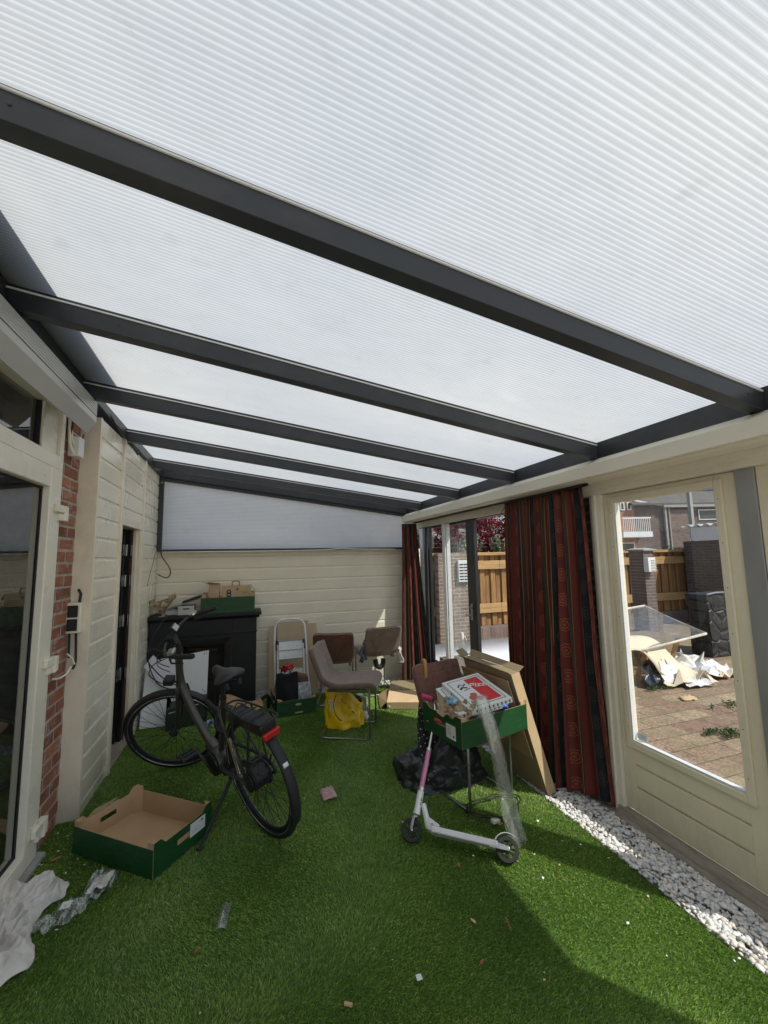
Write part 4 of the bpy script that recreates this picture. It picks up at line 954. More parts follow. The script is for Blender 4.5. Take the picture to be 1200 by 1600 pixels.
# ================================================================== CRATES
def crate(name, label, O, ex, ey, L=.60, W=.40, H=.155, up=(0, 0, 1), sticker=True, oval=False, group='green fruit crates', inner=True, raised=.022):
    """O = corner, ex along the long side, ey along the short side"""
    O = Vector(O); ex = Vector(ex).normalized(); ey = Vector(ey).normalized(); ez = Vector(up).normalized()
    t = thing(name, label, 'crate', tuple(O + ex * L / 2 + ey * W / 2), group)
    def P(x, y, z): return O + ex * x + ey * y + ez * z
    def bx(b, a, c):
        x0, y0, z0 = a; x1, y1, z1 = c
        b.hexa([P(x0, y0, z0), P(x1, y0, z0), P(x1, y1, z0), P(x0, y1, z0), P(x0, y0, z1), P(x1, y0, z1), P(x1, y1, z1), P(x0, y1, z1)])
    e = .004
    b = MB(); bx(b, (.004, .004, .002), (L - .004, W - .004, .012)); b.build('bottom', M_crate_in, t, smooth=False)
    def wall(b, o, n, length, d0, d1, axis, slot):
        # wall as boxes around a hand slot; axis 'x' runs along ex
        s0, s1, q0, q1 = length * .5 - .05, length * .5 + .05, H * .50, H * .50 + .028
        def seg(a0, a1, z0, z1):
            if axis == 'x': bx(b, (a0, min(d0, d1), z0), (a1, max(d0, d1), z1))
            else: bx(b, (min(d0, d1), a0, z0), (max(d0, d1), a1, z1))
        if slot: seg(e, s0, 0, H); seg(s1, length - e, 0, H); seg(s0, s1, 0, q0); seg(s0, s1, q1, H); 
        else: seg(e, length - e, 0, H)
    for (nm, axis, d, ln, slot) in (('long_side', 'x', 0, L, False), ('long_side', 'x', W, L, False), ('short_side', 'y', 0, W, True), ('short_side', 'y', L, W, True)):
        sgn = 1 if d == 0 else -1
        b = MB(); wall(b, 0, 0, ln, d, d + sgn * .0025, axis, slot); w = b.build(nm, M_green, t, smooth=False)
        b = MB(); wall(b, 0, 0, ln, d + sgn * .003, d + sgn * .0065, axis, slot); b.build('lining', M_crate_in, w, smooth=False)
        if slot:
            for yy in (.0, ln - .075):      # raised corner tabs
                b = MB()
                o_ = [(yy if yy else e, H), (yy + .075 - (0 if yy == 0 else e), H), (yy + .075 - (.03 if yy == 0 else e), H + raised), (yy + (.03 if yy else e), H + raised)]
                vs = [P(d + sgn * k, q[0], q[1]) if axis == 'y' else P(q[0], d + sgn * k, q[1]) for k in (0, .0035) for q in o_]
                b.add(vs, [(0, 1, 2, 3), (7, 6, 5, 4), (0, 1, 5, 4), (1, 2, 6, 5), (2, 3, 7, 6), (3, 0, 4, 7)])
                vs2 = [P(d + sgn * k, q[0], q[1]) for k in (.004, .007) for q in o_]; b.m = 1
                b.add(vs2, [(0, 1, 2, 3), (7, 6, 5, 4), (0, 1, 5, 4), (1, 2, 6, 5), (2, 3, 7, 6), (3, 0, 4, 7)]); b.m = 0
                b.build('corner_tab', [M_green, M_crate_in], w, smooth=False)
    for (x, y) in ((0, 0), (L, 0), (L, W), (0, W)):
        b = MB(); sx = 1 if x == 0 else -1; sy = 1 if y == 0 else -1
        q = [(x + sx * .0072, y + sy * .0072), (x + sx * .05, y + sy * .0072), (x + sx * .0072, y + sy * .05)]
        vs = [P(a, c, .0125) for a, c in q] + [P(a, c, H + raised - .004) for a, c in q]
        b.add(vs, [(0, 1, 2), (5, 4, 3), (0, 1, 4, 3), (1, 2, 5, 4), (2, 0, 3, 5)])
        b.build('corner_post', M_crate_in, t, smooth=False)
    return t, P
# empty crate on the grass
ex = Vector((-.48, .385, 0)).normalized(); ey = Vector((.22, .33, 0)).normalized(); ey = (ey - ex * ey.dot(ex)).normalized()
c1, P1 = crate('fruit_crate', 'empty green crate with bare brown inside on the grass by the brick wall', (-.422, 2.502, .012), ex, ey, .60, .40, .135, raised=.03)
b = MB(); q = [(-.001, .235, .055), (-.001, .345, .055), (-.001, .345, .125), (-.001, .235, .125)]; b.quad(*[P1(*p) for p in q]); b.build('label', M_white, c1, smooth=False)
b = MB(); b.tube([P1(-.0016, .30, .105), P1(-.0016, .33, .105)], .001, 4); b.tube([P1(-.0016, .25, .075), P1(-.0016, .29, .075)], .0008, 4); b.tube([P1(-.0016, .25, .085), P1(-.0016, .30, .085)], .0008, 4); b.tube([P1(-.0018, .315, .108), P1(-.0018, .325, .108)], .004, 6); b.build('label_print', M_black, c1, smooth=False)

# crate on the chair
ex = Vector((.57, .13, 0)).normalized(); ey = Vector((-.13, .57, 0)).normalized(); upv = Vector((-.03, -.02, 1))
c2, P2 = crate('fruit_crate', 'green crate full of rubbish and pizza boxes resting on the chair seat', (1.228, 2.285, .458), ex, ey, .575, .385, .155, up=upv, raised=.022)
b = MB(); q = [(-.0012, .145, .03), (-.0012, .055, .03), (-.0012, .055, .115), (-.0012, .145, .115)]; b.quad(*[P2(*p) for p in q]); b.build('label', M_white, c2, smooth=False)
b = MB()
for k, (a, c) in enumerate(((.14, .10), (.14, .085), (.135, .07), (.14, .055))): b.tube([P2(-.002, a, c), P2(-.002, a - .04, c)], .0011, 4)
b.tube([P2(-.002, .068, .052), P2(-.002, .074, .052)], .006, 8); b.build('label_print', M_blk2, c2, smooth=False)
b = MB(); n = 20; b.add([P2(-.0015, .225 + .042 * math.cos(2 * PI * i / n), .10 + .017 * math.sin(2 * PI * i / n)) for i in range(n)], [tuple(range(n))]); ov = b.build('logo_oval', M_red, c2, smooth=False)
b = MB(); b.tube([P2(-.0022, .225 + .034 * math.cos(2 * PI * i / n), .10 + .011 * math.sin(2 * PI * i / n)) for i in range(n)], .0016, 4, closed=True); b.tube([P2(-.0022, .248, .10), P2(-.0022, .205, .103)], .0022, 4); b.build('logo_print', simple('pink_print', (.6, .2, .2), .5), c2, smooth=False)
# crate on the mantelpiece
c3, P3 = crate('fruit_crate', 'green crate with brown cartons standing on the black mantelpiece', (-.475, 4.96, 1.021), (1, .0, .0), (0, 1, 0), .565, .30, .17, raised=.045)
# crate by the ladder
c4, P4 = crate('fruit_crate', 'green crate holding a black bag on the grass before the stepladder', (.315, 4.455, .008), (1, .08, 0), (-.08, 1, 0), .40, .50, .15, raised=.02)
b = MB(); b.add([P4(.215 + .032 * math.cos(2 * PI * i / n), -.0015, .105 + .012 * math.sin(2 * PI * i / n)) for i in range(n)], [tuple(range(n))]); b.build('hand_slot', M_kraft2, c4, smooth=False)
b = MB(); b.quad(P4(.18, -.0015, .018), P4(.26, -.0015, .018), P4(.26, -.0015, .032), P4(.18, -.0015, .032)); b.build('vent_slot', M_kraft2, c4, smooth=False)

# ================================================================== CHAIRS
def chair_parts(name, label, mats):
    t = thing(name, label, 'chair', (0, 0, 0), 'suede dining chairs on steel sled frames')
    prof = catmull([(.262, 0, .415), (.268, 0, .438), (.235, 0, .462), (.10, 0, .455), (-.05, 0, .440), (-.15, 0, .450), (-.210, 0, .49), (-.240, 0, .55), (-.268, 0, .63), (-.292, 0, .70), (-.310, 0, .765), (-.314, 0, .778)], 3)
    n = len(prof) - 1
    def fn(u, v):
        f = v * n; i = min(int(f), n - 1); p = prof[i].lerp(prof[i + 1], f - i); t_ = (u - .5) * 2
        edge = min(v, 1 - v); k = min(1, edge / .15); wd = .224 * (.62 + .38 * math.sqrt(max(0, 1 - (1 - k) ** 2.2))) * (1 - .10 * math.exp(-((v - .47) / .10) ** 2))
        dish = .022 * t_ * t_ * math.exp(-((v - .5) / .35) ** 2)
        y = wd * t_
        return Vector((p.x + dish * .6, y, p.z + dish * .8))
    b = MB(); b.grid(fn, 14, n * 2, uvfn=lambda u, v: (u, v)); o = b.build('seat_shell', mats, t, angle=80)
    md = o.modifiers.new('thick', 'SOLIDIFY'); md.thickness = .052; md.offset = 0; md.material_offset = 1 if len(mats) > 1 else 0; md.material_offset_rim = 0
    md = o.modifiers.new('sub', 'SUBSURF'); md.levels = 1; md.render_levels = 2
    b = MB(); pts = []
    A = lambda x, y, z: Vector((x, y, z))
    loop = [A(.22, .18, .425), A(.225, .19, .40), A(.228, .19, .05), A(.222, .19, .016), A(.19, .19, .010), A(-.17, .19, .010), A(-.215, .175, .010), A(-.23, .14, .010), A(-.23, -.14, .010), A(-.215, -.175, .010), A(-.17, -.19, .010), A(.19, -.19, .010), A(.222, -.19, .016), A(.228, -.19, .05), A(.225, -.19, .40), A(.22, -.18, .425)]
    b.tube(loop, .0095, 10); b.build('sled_frame', M_chairleg, t)
    b = MB(); b.box((-.16, -.185, .400), (.225, -.160, .424)); b.box((-.16, .160, .400), (.225, .185, .424)); b.box((-.02, -.16, .402), (.03, .16, .420)); b.build('seat_bracket', M_chairleg, t, bevel=.002)
    return t
def put(t, x, y, ang): t.location = (x, y, .006); t.rotation_euler = (0, 0, math.radians(ang))
ca = chair_parts('dining_chair', 'taupe suede chair seen from the side over the yellow bag', [M_suede, M_suede]); put(ca, .925, 3.905, -25)
cb = dup(ca, 'dark brown suede chair turned to the back wall, overlapped by the side-on chair'); put(cb, .985, 4.80, 74)
for c in cb.children:
    if c.name.startswith('seat_shell'): c.data = c.data.copy(); c.data.materials.clear(); [c.data.materials.append(m) for m in (M_suede_rp, M_suede_rp)]
cc = dup(ca, 'taupe suede chair with clothes hung on it, its back catching sunlight near the corner'); put(cc, 1.52, 4.96, 92)
for c in cc.children:
    if c.name.startswith('seat_shell'): c.data = c.data.copy(); c.data.materials.clear(); [c.data.materials.append(m) for m in (M_suede_p, M_suede_p)]
cd = dup(ca, 'reddish brown suede chair carrying the green crate of rubbish'); put(cd, 1.475, 2.70, -76)
for c in cd.children:
    if c.name.startswith('seat_shell'): c.data = c.data.copy(); c.data.materials.clear(); [c.data.materials.append(m) for m in (M_suede_g, M_suede_g)]
# clothes on chair by the corner
def cloth(name, pts, mat, label, cat, seed=0, thick=.006, nu=14, nv=18, amp=.02):
    """pts: 4 corners (bilinear) with folds"""
    a, c, d, e = [Vector(p) for p in pts]
    nrm = (c - a).cross(e - a).normalized()
    def fn(u, v):
        p = a.lerp(c, u).lerp(e.lerp(d, u), v)
        w = math.sin(u * 17 + seed + 3 * v) * amp * (.4 + v) + fbm((u * 4 + seed, v * 3, seed), 1) * amp * 1.3
        return p + nrm * w + Vector((fbm((v * 5, seed, u), 1) * amp, 0, fbm((u * 6, 3, seed), 1) * amp))
    b = MB(); b.grid(fn, nu, nv); o = b.build(name, mat, solid=thick, angle=80); tag(o, label, cat); return o
cloth('navy_shirt', [(1.29, 4.70, .62), (1.36, 4.84, .64), (1.33, 4.83, .42), (1.25, 4.70, .40)], M_grey_cloth, 'navy striped garment hanging off the left edge of the corner chair', 'shirt', 1)
cloth('white_towel', [(1.725, 4.72, .58), (1.76, 4.86, .58), (1.80, 4.84, .36), (1.77, 4.74, .34)], M_white_cloth, 'white cloth draped over the right edge of the corner chair', 'towel', 2)
b = MB(); b.tube(catmull([(1.44, 4.72, .42), (1.45, 4.71, .36), (1.49, 4.71, .33), (1.53, 4.72, .36), (1.54, 4.73, .42)]), .028, 10); tag(b.build('black_pouch', M_blktote), 'black pouch hanging below the seat of the corner chair', 'pouch')

# ================================================================== MANTELPIECE
fp = thing('mantelpiece', 'black wooden fireplace surround with a moulded frame against the back wall', 'mantelpiece', (-.43, 5.1, 0))
b = MB(); b.box((-1.005, 4.93, .985), (.165, 5.285, 1.019)); b.prism([(4.955, .955), (4.93, .985), (5.28, .985), (5.28, .955)], 'X', -.985, .145); b.build('mantel_shelf', M_mantel, fp, bevel=.003)
b = MB(); b.box((-.965, 4.97, 0), (-.72, 5.28, .955)); b.box((-.14, 4.97, 0), (.115, 5.28, .955)); b.box((-.72, 4.97, .765), (-.14, 5.28, .955)); b.build('surround', M_mantel, fp, bevel=.003)
b = MB(); b.box((-.975, 4.955, .795), (.125, 4.97, .812)); b.build('moulding', M_mantel, fp, bevel=.003)
b = MB(); x0, x1, zt = -.72, -.14, .765
for (A_, B_) in (((x0, x0 + .085), 0), ((x1, x1 - .085), 0)):
    b.hexa([(A_[0], 4.935, 0), (A_[1], 4.985, 0), (A_[1], 5.0, 0), (A_[0], 5.0, 0), (A_[0], 4.935, zt), (A_[1], 4.985, zt - .085), (A_[1], 5.0, zt - .085), (A_[0], 5.0, zt)])
b.hexa([(x0, 4.935, zt), (x1, 4.935, zt), (x1 - .085, 4.985, zt - .085), (x0 + .085, 4.985, zt - .085), (x0, 5.0, zt + .0), (x1, 5.0, zt + .0), (x1 - .085, 5.0, zt - .08), (x0 + .085, 5.0, zt - .08)])
b.build('inner_frame', simple('worn_black_frame', (.035, .033, .032), .4, var=.3, vs=6), fp, bevel=.003)
b = MB(); b.box((-.635, 5.16, 0), (-.225, 5.18, .68)); b.box((-.6, 5.05, 0), (-.26, 5.16, .28)); 
for k in range(7): b.tube([(-.58 + .05 * k, 5.03, .04), (-.58 + .05 * k, 5.03, .30)], .006, 6)
b.build('firebox', simple('sooty_metal', (.03, .027, .022), .7, var=.4, vs=9), fp, bevel=.004)
b = MB(); b.tube([(-.62, 5.14, .62), (-.30, 5.12, .60)], .018, 6); b.build('flue_plate', M_brown, fp)
# things on the mantelpiece
for (nm, lb, a, c, m_) in (('food_carton', 'tall brown paper carton at the left in the mantel crate', (-.40, 5.03, 1.04), (-.29, 5.16, 1.335), M_kraft2),):
    b = MB(); b.box(a, c); b.hexa([(a[0], a[1], c[2]), (c[0], a[1], c[2]), (c[0], c[1], c[2]), (a[0], c[1], c[2]), (a[0] - .02, a[1] - .03, c[2] + .03), (c[0], a[1] - .02, c[2] + .01), (c[0], c[1], c[2] + .002), (a[0], c[1], c[2] + .002)]); tag(b.build(nm, m_, bevel=.002), lb, 'carton')
fc = thing('folded_carton', 'wide pale brown carton with black print and handle in the mantel crate', 'carton', (-.12, 5.08, 1.04))
b = MB(); b.box((-.265, 5.02, 1.04), (.05, 5.13, 1.315)); b.build('box_body', M_kraft2, fc, bevel=.003)
b = MB(); n = 14
def ringq(cx, cz, r0, r1, y=5.018):
    for i in range(n):
        a0, a1 = 2 * PI * i / n, 2 * PI * (i + 1) / n
        b.quad((cx + r0 * math.cos(a0), y, cz + r0 * math.sin(a0)), (cx + r1 * math.cos(a0), y, cz + r1 * math.sin(a0)), (cx + r1 * math.cos(a1), y, cz + r1 * math.sin(a1)), (cx + r0 * math.cos(a1), y, cz + r0 * math.sin(a1)))
ringq(-.19, 1.245, .012, .026); ringq(-.19, 1.215, .012, .026, 5.0178); b.box((-.215, 5.0175, 1.19), (-.165, 5.0185, 1.198)); ringq(-.10, 1.272, .003, .012); b.box((-.06, 5.0175, 1.245), (.01, 5.0185, 1.248)); b.box((-.05, 5.0175, 1.225), (.02, 5.0185, 1.228)); b.build('print', M_black, fc, smooth=False)
b = MB(); b.tube(catmull([(-.155, 5.015, 1.31), (-.155, 5.012, 1.352), (-.145, 5.01, 1.362), (-.09, 5.01, 1.362), (-.08, 5.012, 1.352), (-.08, 5.015, 1.31)], 4), .006, 8); b.build('carry_handle', simple('orange_brown_handle', (.36, .16, .06), .6), fc)
b = MB(); b.box((-.055, 5.03, 1.30), (-.012, 5.1, 1.335)); tag(b.build('napkin', M_white_cloth, bevel=.01), 'crumpled white napkin poking out of the mantel crate', 'napkin')
b = MB(); b.slab([(.05, 5.02, 1.31), (.09, 5.05, 1.25), (.09, 5.16, 1.25), (.05, 5.13, 1.31)], (.003, 0, .002)); b.build('carton_flap', M_kraft2, fc, smooth=False); b = MB(); b.slab([(-.40, 5.03, 1.33), (-.49, 5.0, 1.37), (-.48, 5.05, 1.38), (-.40, 5.1, 1.335)], (0, 0, .003)); b.build('carton_flap', M_kraft2, fc, smooth=False)
bx_ = thing('storage_box', 'small pale grey box with a hand hole on the mantelpiece', 'box', (-.68, 5.02, 1.02))
b = MB(); b.box((-.70, 4.97, 1.02), (-.54, 5.16, 1.115)); b.build('box_body', M_box, bx_, bevel=.004)
b = MB(); b.box((-.65, 4.9685, 1.078), (-.585, 4.97, 1.092)); b.build('hand_hole', M_black, bx_, bevel=.004)
b = MB(); b.hexa([(-.80, 4.99, 1.08), (-.46, 4.97, 1.19), (-.46, 5.2, 1.19), (-.80, 5.2, 1.08), (-.80, 4.99, 1.094), (-.46, 4.97, 1.206), (-.46, 5.2, 1.206), (-.80, 5.2, 1.094)]); tag(b.build('grey_tray', simple('grey_tray_plastic', (.22, .24, .26), .4), bevel=.004), 'flat grey plastic tray lying aslant on the grey box on the mantelpiece', 'tray')
b = MB(); b.hexa([(-.66, 4.98, 1.145), (-.46, 4.965, 1.208), (-.46, 5.12, 1.208), (-.66, 5.12, 1.145), (-.66, 4.98, 1.165), (-.46, 4.965, 1.232), (-.46, 5.12, 1.232), (-.66, 5.12, 1.165)]); tag(b.build('laptop', M_black, bevel=.005), 'closed black folder on top of the grey tray on the mantelpiece', 'folder')
b = MB(); b.box((-.83, 5.02, 1.02), (-.705, 5.2, 1.075)); b.box((-.82, 5.01, 1.08), (-.72, 5.18, 1.088)); tag(b.build('paper_stack', M_box, bevel=.002), 'low grey stack between the egg cartons and the small box', 'papers')
def eggcarton(name, label, o, ax, ay, L, W, H, group=None):
    o = Vector(o); ax = Vector(ax).normalized(); ay = Vector(ay).normalized(); az = ax.cross(ay)
    def fn(u, v):
        bump = (math.cos(u * 2 * PI * 3.0) * .5 + .5) * (math.cos(v * 2 * PI * 2) * .5 + .5)
        return o + ax * (u - .5) * L + ay * (v - .5) * W + az * (H * bump + fbm((u * 3, v * 3, L), 2) * .006)
    b = MB(); b.grid(fn, 36, 24); e = b.build(name, M_egg, solid=.004, angle=80); tag(e, label, 'egg carton', group); return e
eggcarton('egg_carton', 'crushed egg carton leaning in the back corner of the mantelpiece', (-.90, 5.05, 1.09), (.8, 0, -.75), (.1, 1, .1), .24, .16, .05, 'egg cartons on the mantelpiece')
eggcarton('egg_carton', 'egg carton propped upright against the tray on the mantelpiece', (-.80, 5.03, 1.13), (.55, -.1, .8), (.2, 1, .1), .22, .15, .045, 'egg cartons on the mantelpiece')
b = MB(); b.prism([(-.94, 1.16), (-.78, 1.20), (-.74, 1.27), (-.75, 1.22), (-.90, 1.15)], 'Y', 5.05, 5.055); tag(b.build('torn_carton', M_egg, smooth=False), 'torn carton lid sticking up over the egg cartons', 'carton lid')
b = MB(); b.hexa([(-.875, 4.925, 1.021), (-.85, 4.92, 1.021), (-.82, 4.96, 1.021), (-.84, 4.97, 1.021), (-.875, 4.925, 1.024), (-.85, 4.92, 1.024), (-.82, 4.96, 1.028), (-.84, 4.97, 1.026)]); tag(b.build('paper_scrap', M_paper, smooth=False), 'cream paper scrap on the front edge of the mantelpiece', 'paper scrap')

# ================================================================== LEANING BOARDS, BOXES BY THE BIKE
wb1 = thing('white_board', 'upright white panel with screw holes leaning on the mantelpiece', 'panel', (-.60, 4.8, 0))
b = MB(); b.slab([(-.86, 4.60, .01), (-.375, 4.72, .20), (-.385, 4.92, .66), (-.80, 4.86, .60)], (0, .016, .004)); b.v = []; b.f = []; b.mi = []
b.slab([(-.70, 4.78, .19), (-.375, 4.80, .22), (-.375, 4.90, .645), (-.83, 4.88, .60)], (.002, .016, -.003)); b.build('board', M_whiteb, wb1, smooth=False, bevel=.001)
b = MB()
for x, y, z in ((-.395, 4.893, .62), (-.415, 4.892, .61), (-.395, 4.802, .25), (-.415, 4.806, .27)): b.lathe([(.006, 0), (.006, .001), (0, .0012)], Matrix.Translation((x, y - .003, z)) @ Matrix.Rotation(PI / 2, 4, 'X'), 8)
b.build('screw_holes', M_blk2, wb1, smooth=False)
b = MB(); b.slab([(-.93, 4.70, .63), (-.86, 4.76, .72), (-.60, 4.70, .42), (-.66, 4.66, .33)], (0, .015, .004)); b.v = []; b.f = []; b.mi = []
b.slab([(-.955, 4.74, .565), (-.885, 4.78, .66), (-.59, 4.72, .40), (-.68, 4.68, .27)], (0, .015, .002)); tag(b.build('white_shelf', simple('lilac_white_board', (.62, .60, .66), .4, var=.04), smooth=False, bevel=.001), 'tilted white shelf lying aslant over the lower white panel', 'shelf board')
b = MB(); b.slab([(-.955, 4.66, .008), (-.73, 4.645, .01), (-.74, 4.79, .40), (-.945, 4.80, .56)], (0, .015, .003)); tag(b.build('white_board', M_whiteb, smooth=False, bevel=.001), 'lower white panel standing on the grass behind the bicycle wheel', 'panel')
b = MB(); b.hexa([(-.70, 4.50, .008), (-.36, 4.60, .008), (-.36, 4.78, .008), (-.70, 4.72, .008), (-.70, 4.50, .20), (-.36, 4.60, .235), (-.36, 4.78, .235), (-.70, 4.72, .20)])
db = thing('dark_box', 'dark green box with thin white lines behind the front wheel', 'box', (-.5, 4.6, 0)); b.build('box_body', simple('dark_green_box', (.022, .032, .02), .45, var=.2), db, bevel=.004)
b = MB(); b.slab([(-.68, 4.503, .165), (-.56, 4.538, .180), (-.56, 4.538, .185), (-.68, 4.503, .170)], (0, -.002, 0)); b.slab([(-.50, 4.556, .188), (-.38, 4.591, .205), (-.38, 4.591, .210), (-.50, 4.556, .193)], (0, -.002, 0)); b.build('white_line', M_white, db, smooth=False)
cloth('colourful_wrapper', [(-.40, 4.44, .06), (-.25, 4.47, .09), (-.24, 4.52, .01), (-.38, 4.46, .01)], simple('wrapper_print', (.35, .45, .6), .4, var=.8, vs=30), 'blue red and white wrapper on the grass behind the bicycle', 'wrapper', 4, nu=8, nv=8)
b = MB(); b.grid(lambda u, v: Vector((-.24 + .42 * u, 4.50 + .22 * v, .14 + .05 * math.sin(u * 5 + 1) + .03 * v)), 12, 6); tag(b.build('cardboard_sheet', M_kraft, solid=.006), 'curved brown cardboard sheet behind the bicycle saddle', 'cardboard')
b = MB(); b.tube(catmull([(.17, 4.62, .16), (.22, 4.62, .19), (.24, 4.65, .14), (.24, 4.68, .05)], 5), .02, 8); tag(b.build('black_strap', M_blktote), 'short black strap beside the curved cardboard sheet', 'strap')

# stepladder and beige boards behind it
for i, (x0, x1, zt, y, lb) in enumerate(((.262, .345, .80, 5.10, 'narrow beige board leftmost behind the stepladder'), (.36, .735, .84, 5.12, 'wide beige board directly behind the stepladder'), (.735, .835, .80, 5.14, 'slim beige board to the right of the stepladder'))):
    b = MB(); b.slab([(x0, y - .03, 0.0), (x1, y - .03, 0.0), (x1, y + .12, zt), (x0, y + .12, zt)], (0, .014, 0)); o = b.build('beige_board', M_mdf, smooth=False, bevel=.001); tag(o, lb, 'board', 'beige boards leaning on the back wall')
ld = thing('stepladder', 'folded white two-step ladder leaning against the beige boards', 'stepladder', (.5, 4.95, 0))
def LP(x, z, d=0): return Vector((x, 4.93 + .16 * z - d, z))
b = MB(); b.tube(catmull([LP(.325, .02), LP(.322, .30), LP(.318, .72), LP(.335, .835), LP(.39, .885), LP(.50, .895), LP(.60, .885), LP(.655, .835), LP(.672, .72), LP(.69, .30), LP(.72, .02)], 6), .0125, 10); b.build('hoop_frame', M_wpaint, ld)
b = MB()
for x in (.352, .642): b.tube([LP(x, .62, .03), LP(x + (.01 if x > .5 else -.005), .05, .06)], .010, 8)
b.build('rear_leg', M_wpaint, ld)
for z in (.46, .16):
    b = MB(); b.slab([LP(.365, z, .035), LP(.630, z, .035), LP(.630, z + .20, .035), LP(.365, z + .20, .035)], (0, -.012, 0)); st_ = b.build('step', M_wpaint, ld, bevel=.003)
    b = MB(); b.tube([LP(.36, z + .005, .05), LP(.635, z + .005, .05)], .007, 6); b.tube([LP(.36, z + .10, .05), LP(.635, z + .10, .05)], .005, 6); b.tube([LP(.36, z + .20, .05), LP(.635, z + .20, .05)], .005, 6); b.build('tread_edge', M_chairleg, st_)
    b = MB()
    for i in range(6):
        for j in range(3): b.lathe([(.004, 0), (0, .001)], Matrix.Translation(LP(.385 + .045 * i, z + .03 + .055 * j, .048)) @ Matrix.Rotation(PI / 2, 4, 'X'), 6)
    b.build('grip_holes', M_chairleg, st_, smooth=False)
b = MB()
for x in (.345, .65): b.tube([LP(x, .66, .01), LP(x, .56, .03)], .014, 8)
b.build('hinge', M_blk2, ld)
# black bag with red/white packet
tb = thing('black_bag', 'black fabric tote bag standing in the crate before the stepladder', 'bag', (.42, 4.6, .02))
def totef(u, v):
    x = .315 + .215 * u + .012 * (1 - v) * (u - .5) * 2; return Vector((x, 4.57 - .03 * math.sin(u * PI) - .012 * fbm((u * 3, v * 3, 1)), .03 + .38 * v + .012 * math.sin(u * 9)))
b = MB(); b.grid(totef, 14, 14); b.build('front_panel', M_blktote, tb, solid=.005, angle=80)
b = MB(); b.grid(lambda u, v: Vector((.32 + .20 * u, 4.68, .03 + .34 * v)), 4, 4); b.grid(lambda u, v: Vector((.317, 4.57 + .11 * u, .03 + .37 * v)), 4, 4); b.grid(lambda u, v: Vector((.525, 4.57 + .11 * u, .03 + .37 * v)), 4, 4); b.build('back_panel', M_blktote, tb, solid=.005)
b = MB(); b.tube(catmull([(.35, 4.56, .40), (.37, 4.55, .45), (.42, 4.56, .47), (.46, 4.57, .41)], 6), .005, 6); b.build('carry_loop', M_blktote, tb)
def blob(name, c, r, mat, label, cat, amp=.25, f=2.2, seed=0, nu=24, nv=14, zmin=None, group=None, cell=False):
    c = Vector(c)
    def fn(u, v):
        a = 2 * PI * u; p = PI * (v - .5); d = Vector((math.cos(a) * math.cos(p), math.sin(a) * math.cos(p), math.sin(p)))
        n_ = fbm((d.x * f + seed, d.y * f, d.z * f), 1, 4); n2 = abs(fbm((d.x * f * 2 + seed, d.y * f * 2, d.z * f * 2 + 5), 1, 3))
        k = 1 + amp * n_ * 1.3 - amp * .6 * n2
        q = c + Vector((d.x * r[0], d.y * r[1], d.z * r[2])) * k
        if zmin is not None: q.z = max(q.z, zmin)
        return q
    b = MB(); b.grid(fn, nu, nv); o = b.build(name, mat, angle=60); tag(o, label, cat, group); return o
blob('red_packet', (.43, 4.63, .44), (.07, .05, .035), M_red, 'shiny red packet poking out of the black tote bag', 'packet', .5, 3)
blob('white_tissue', (.46, 4.62, .415), (.06, .05, .03), M_white_cloth, 'white tissue tucked under the red packet', 'tissue', .5, 3, 3)
b = MB(); b.hexa([(.535, 4.60, .06), (.70, 4.61, .06), (.70, 4.66, .06), (.535, 4.66, .06), (.535, 4.62, .27), (.67, 4.63, .27), (.67, 4.68, .27), (.535, 4.68, .27)]); tag(b.build('magazine_stack', simple('magazine_print', (.42, .46, .5), .4, var=.6, vs=35), bevel=.002), 'stack of printed magazines in the crate before the stepladder', 'magazines')
b = MB(); b.hexa([(.55, 4.70, .1), (.68, 4.70, .1), (.68, 4.8, .1), (.55, 4.8, .1), (.55, 4.70, .34), (.66, 4.70, .32), (.66, 4.78, .32), (.55, 4.78, .36)]); tag(b.build('brown_packet', M_brown, bevel=.01), 'brown packet behind the magazines in the crate', 'packet')
b = MB(); b.tube(catmull([(.312, 4.60, .34), (.30, 4.58, .24), (.30, 4.56, .12), (.31, 4.5, .17)], 6), .005, 6); tag(b.build('bag_cord', M_blk2), 'thin black cord drooping over the crate edge beside the tote', 'cord')

# ================================================================== YELLOW BAG
yb = thing('yellow_bag', 'yellow plastic shopping bag with a winking smile lying under the side-on chair', 'shopping bag', (.92, 4.05, 0))
def ybf(u, v):
    a = 2 * PI * u; hgt = v
    rx = .185 * (1 - .04 * v) ; ry = .10 * (1 - .8 * v ** 2.2) + .012
    x = math.cos(a) * rx * (1 - .0 * v); y = math.sin(a) * ry
    n_ = fbm((math.cos(a) * 2.2, math.sin(a) * 2.2, v * 2.6), 1, 4)
    zt = .33 - .16 * max(0, math.cos(a)) ** 1 * v
    r = 1 + .10 * n_
    X = .925 + x * r; Y = 4.06 + y * (1 + .3 * n_) + .04 * v - .10 * x
    return Vector((X, Y, .008 + zt * v + .02 * n_ * v))
b = MB(); b.grid(ybf, 60, 26); b.build('bag_body', M_yellow, yb, angle=60)
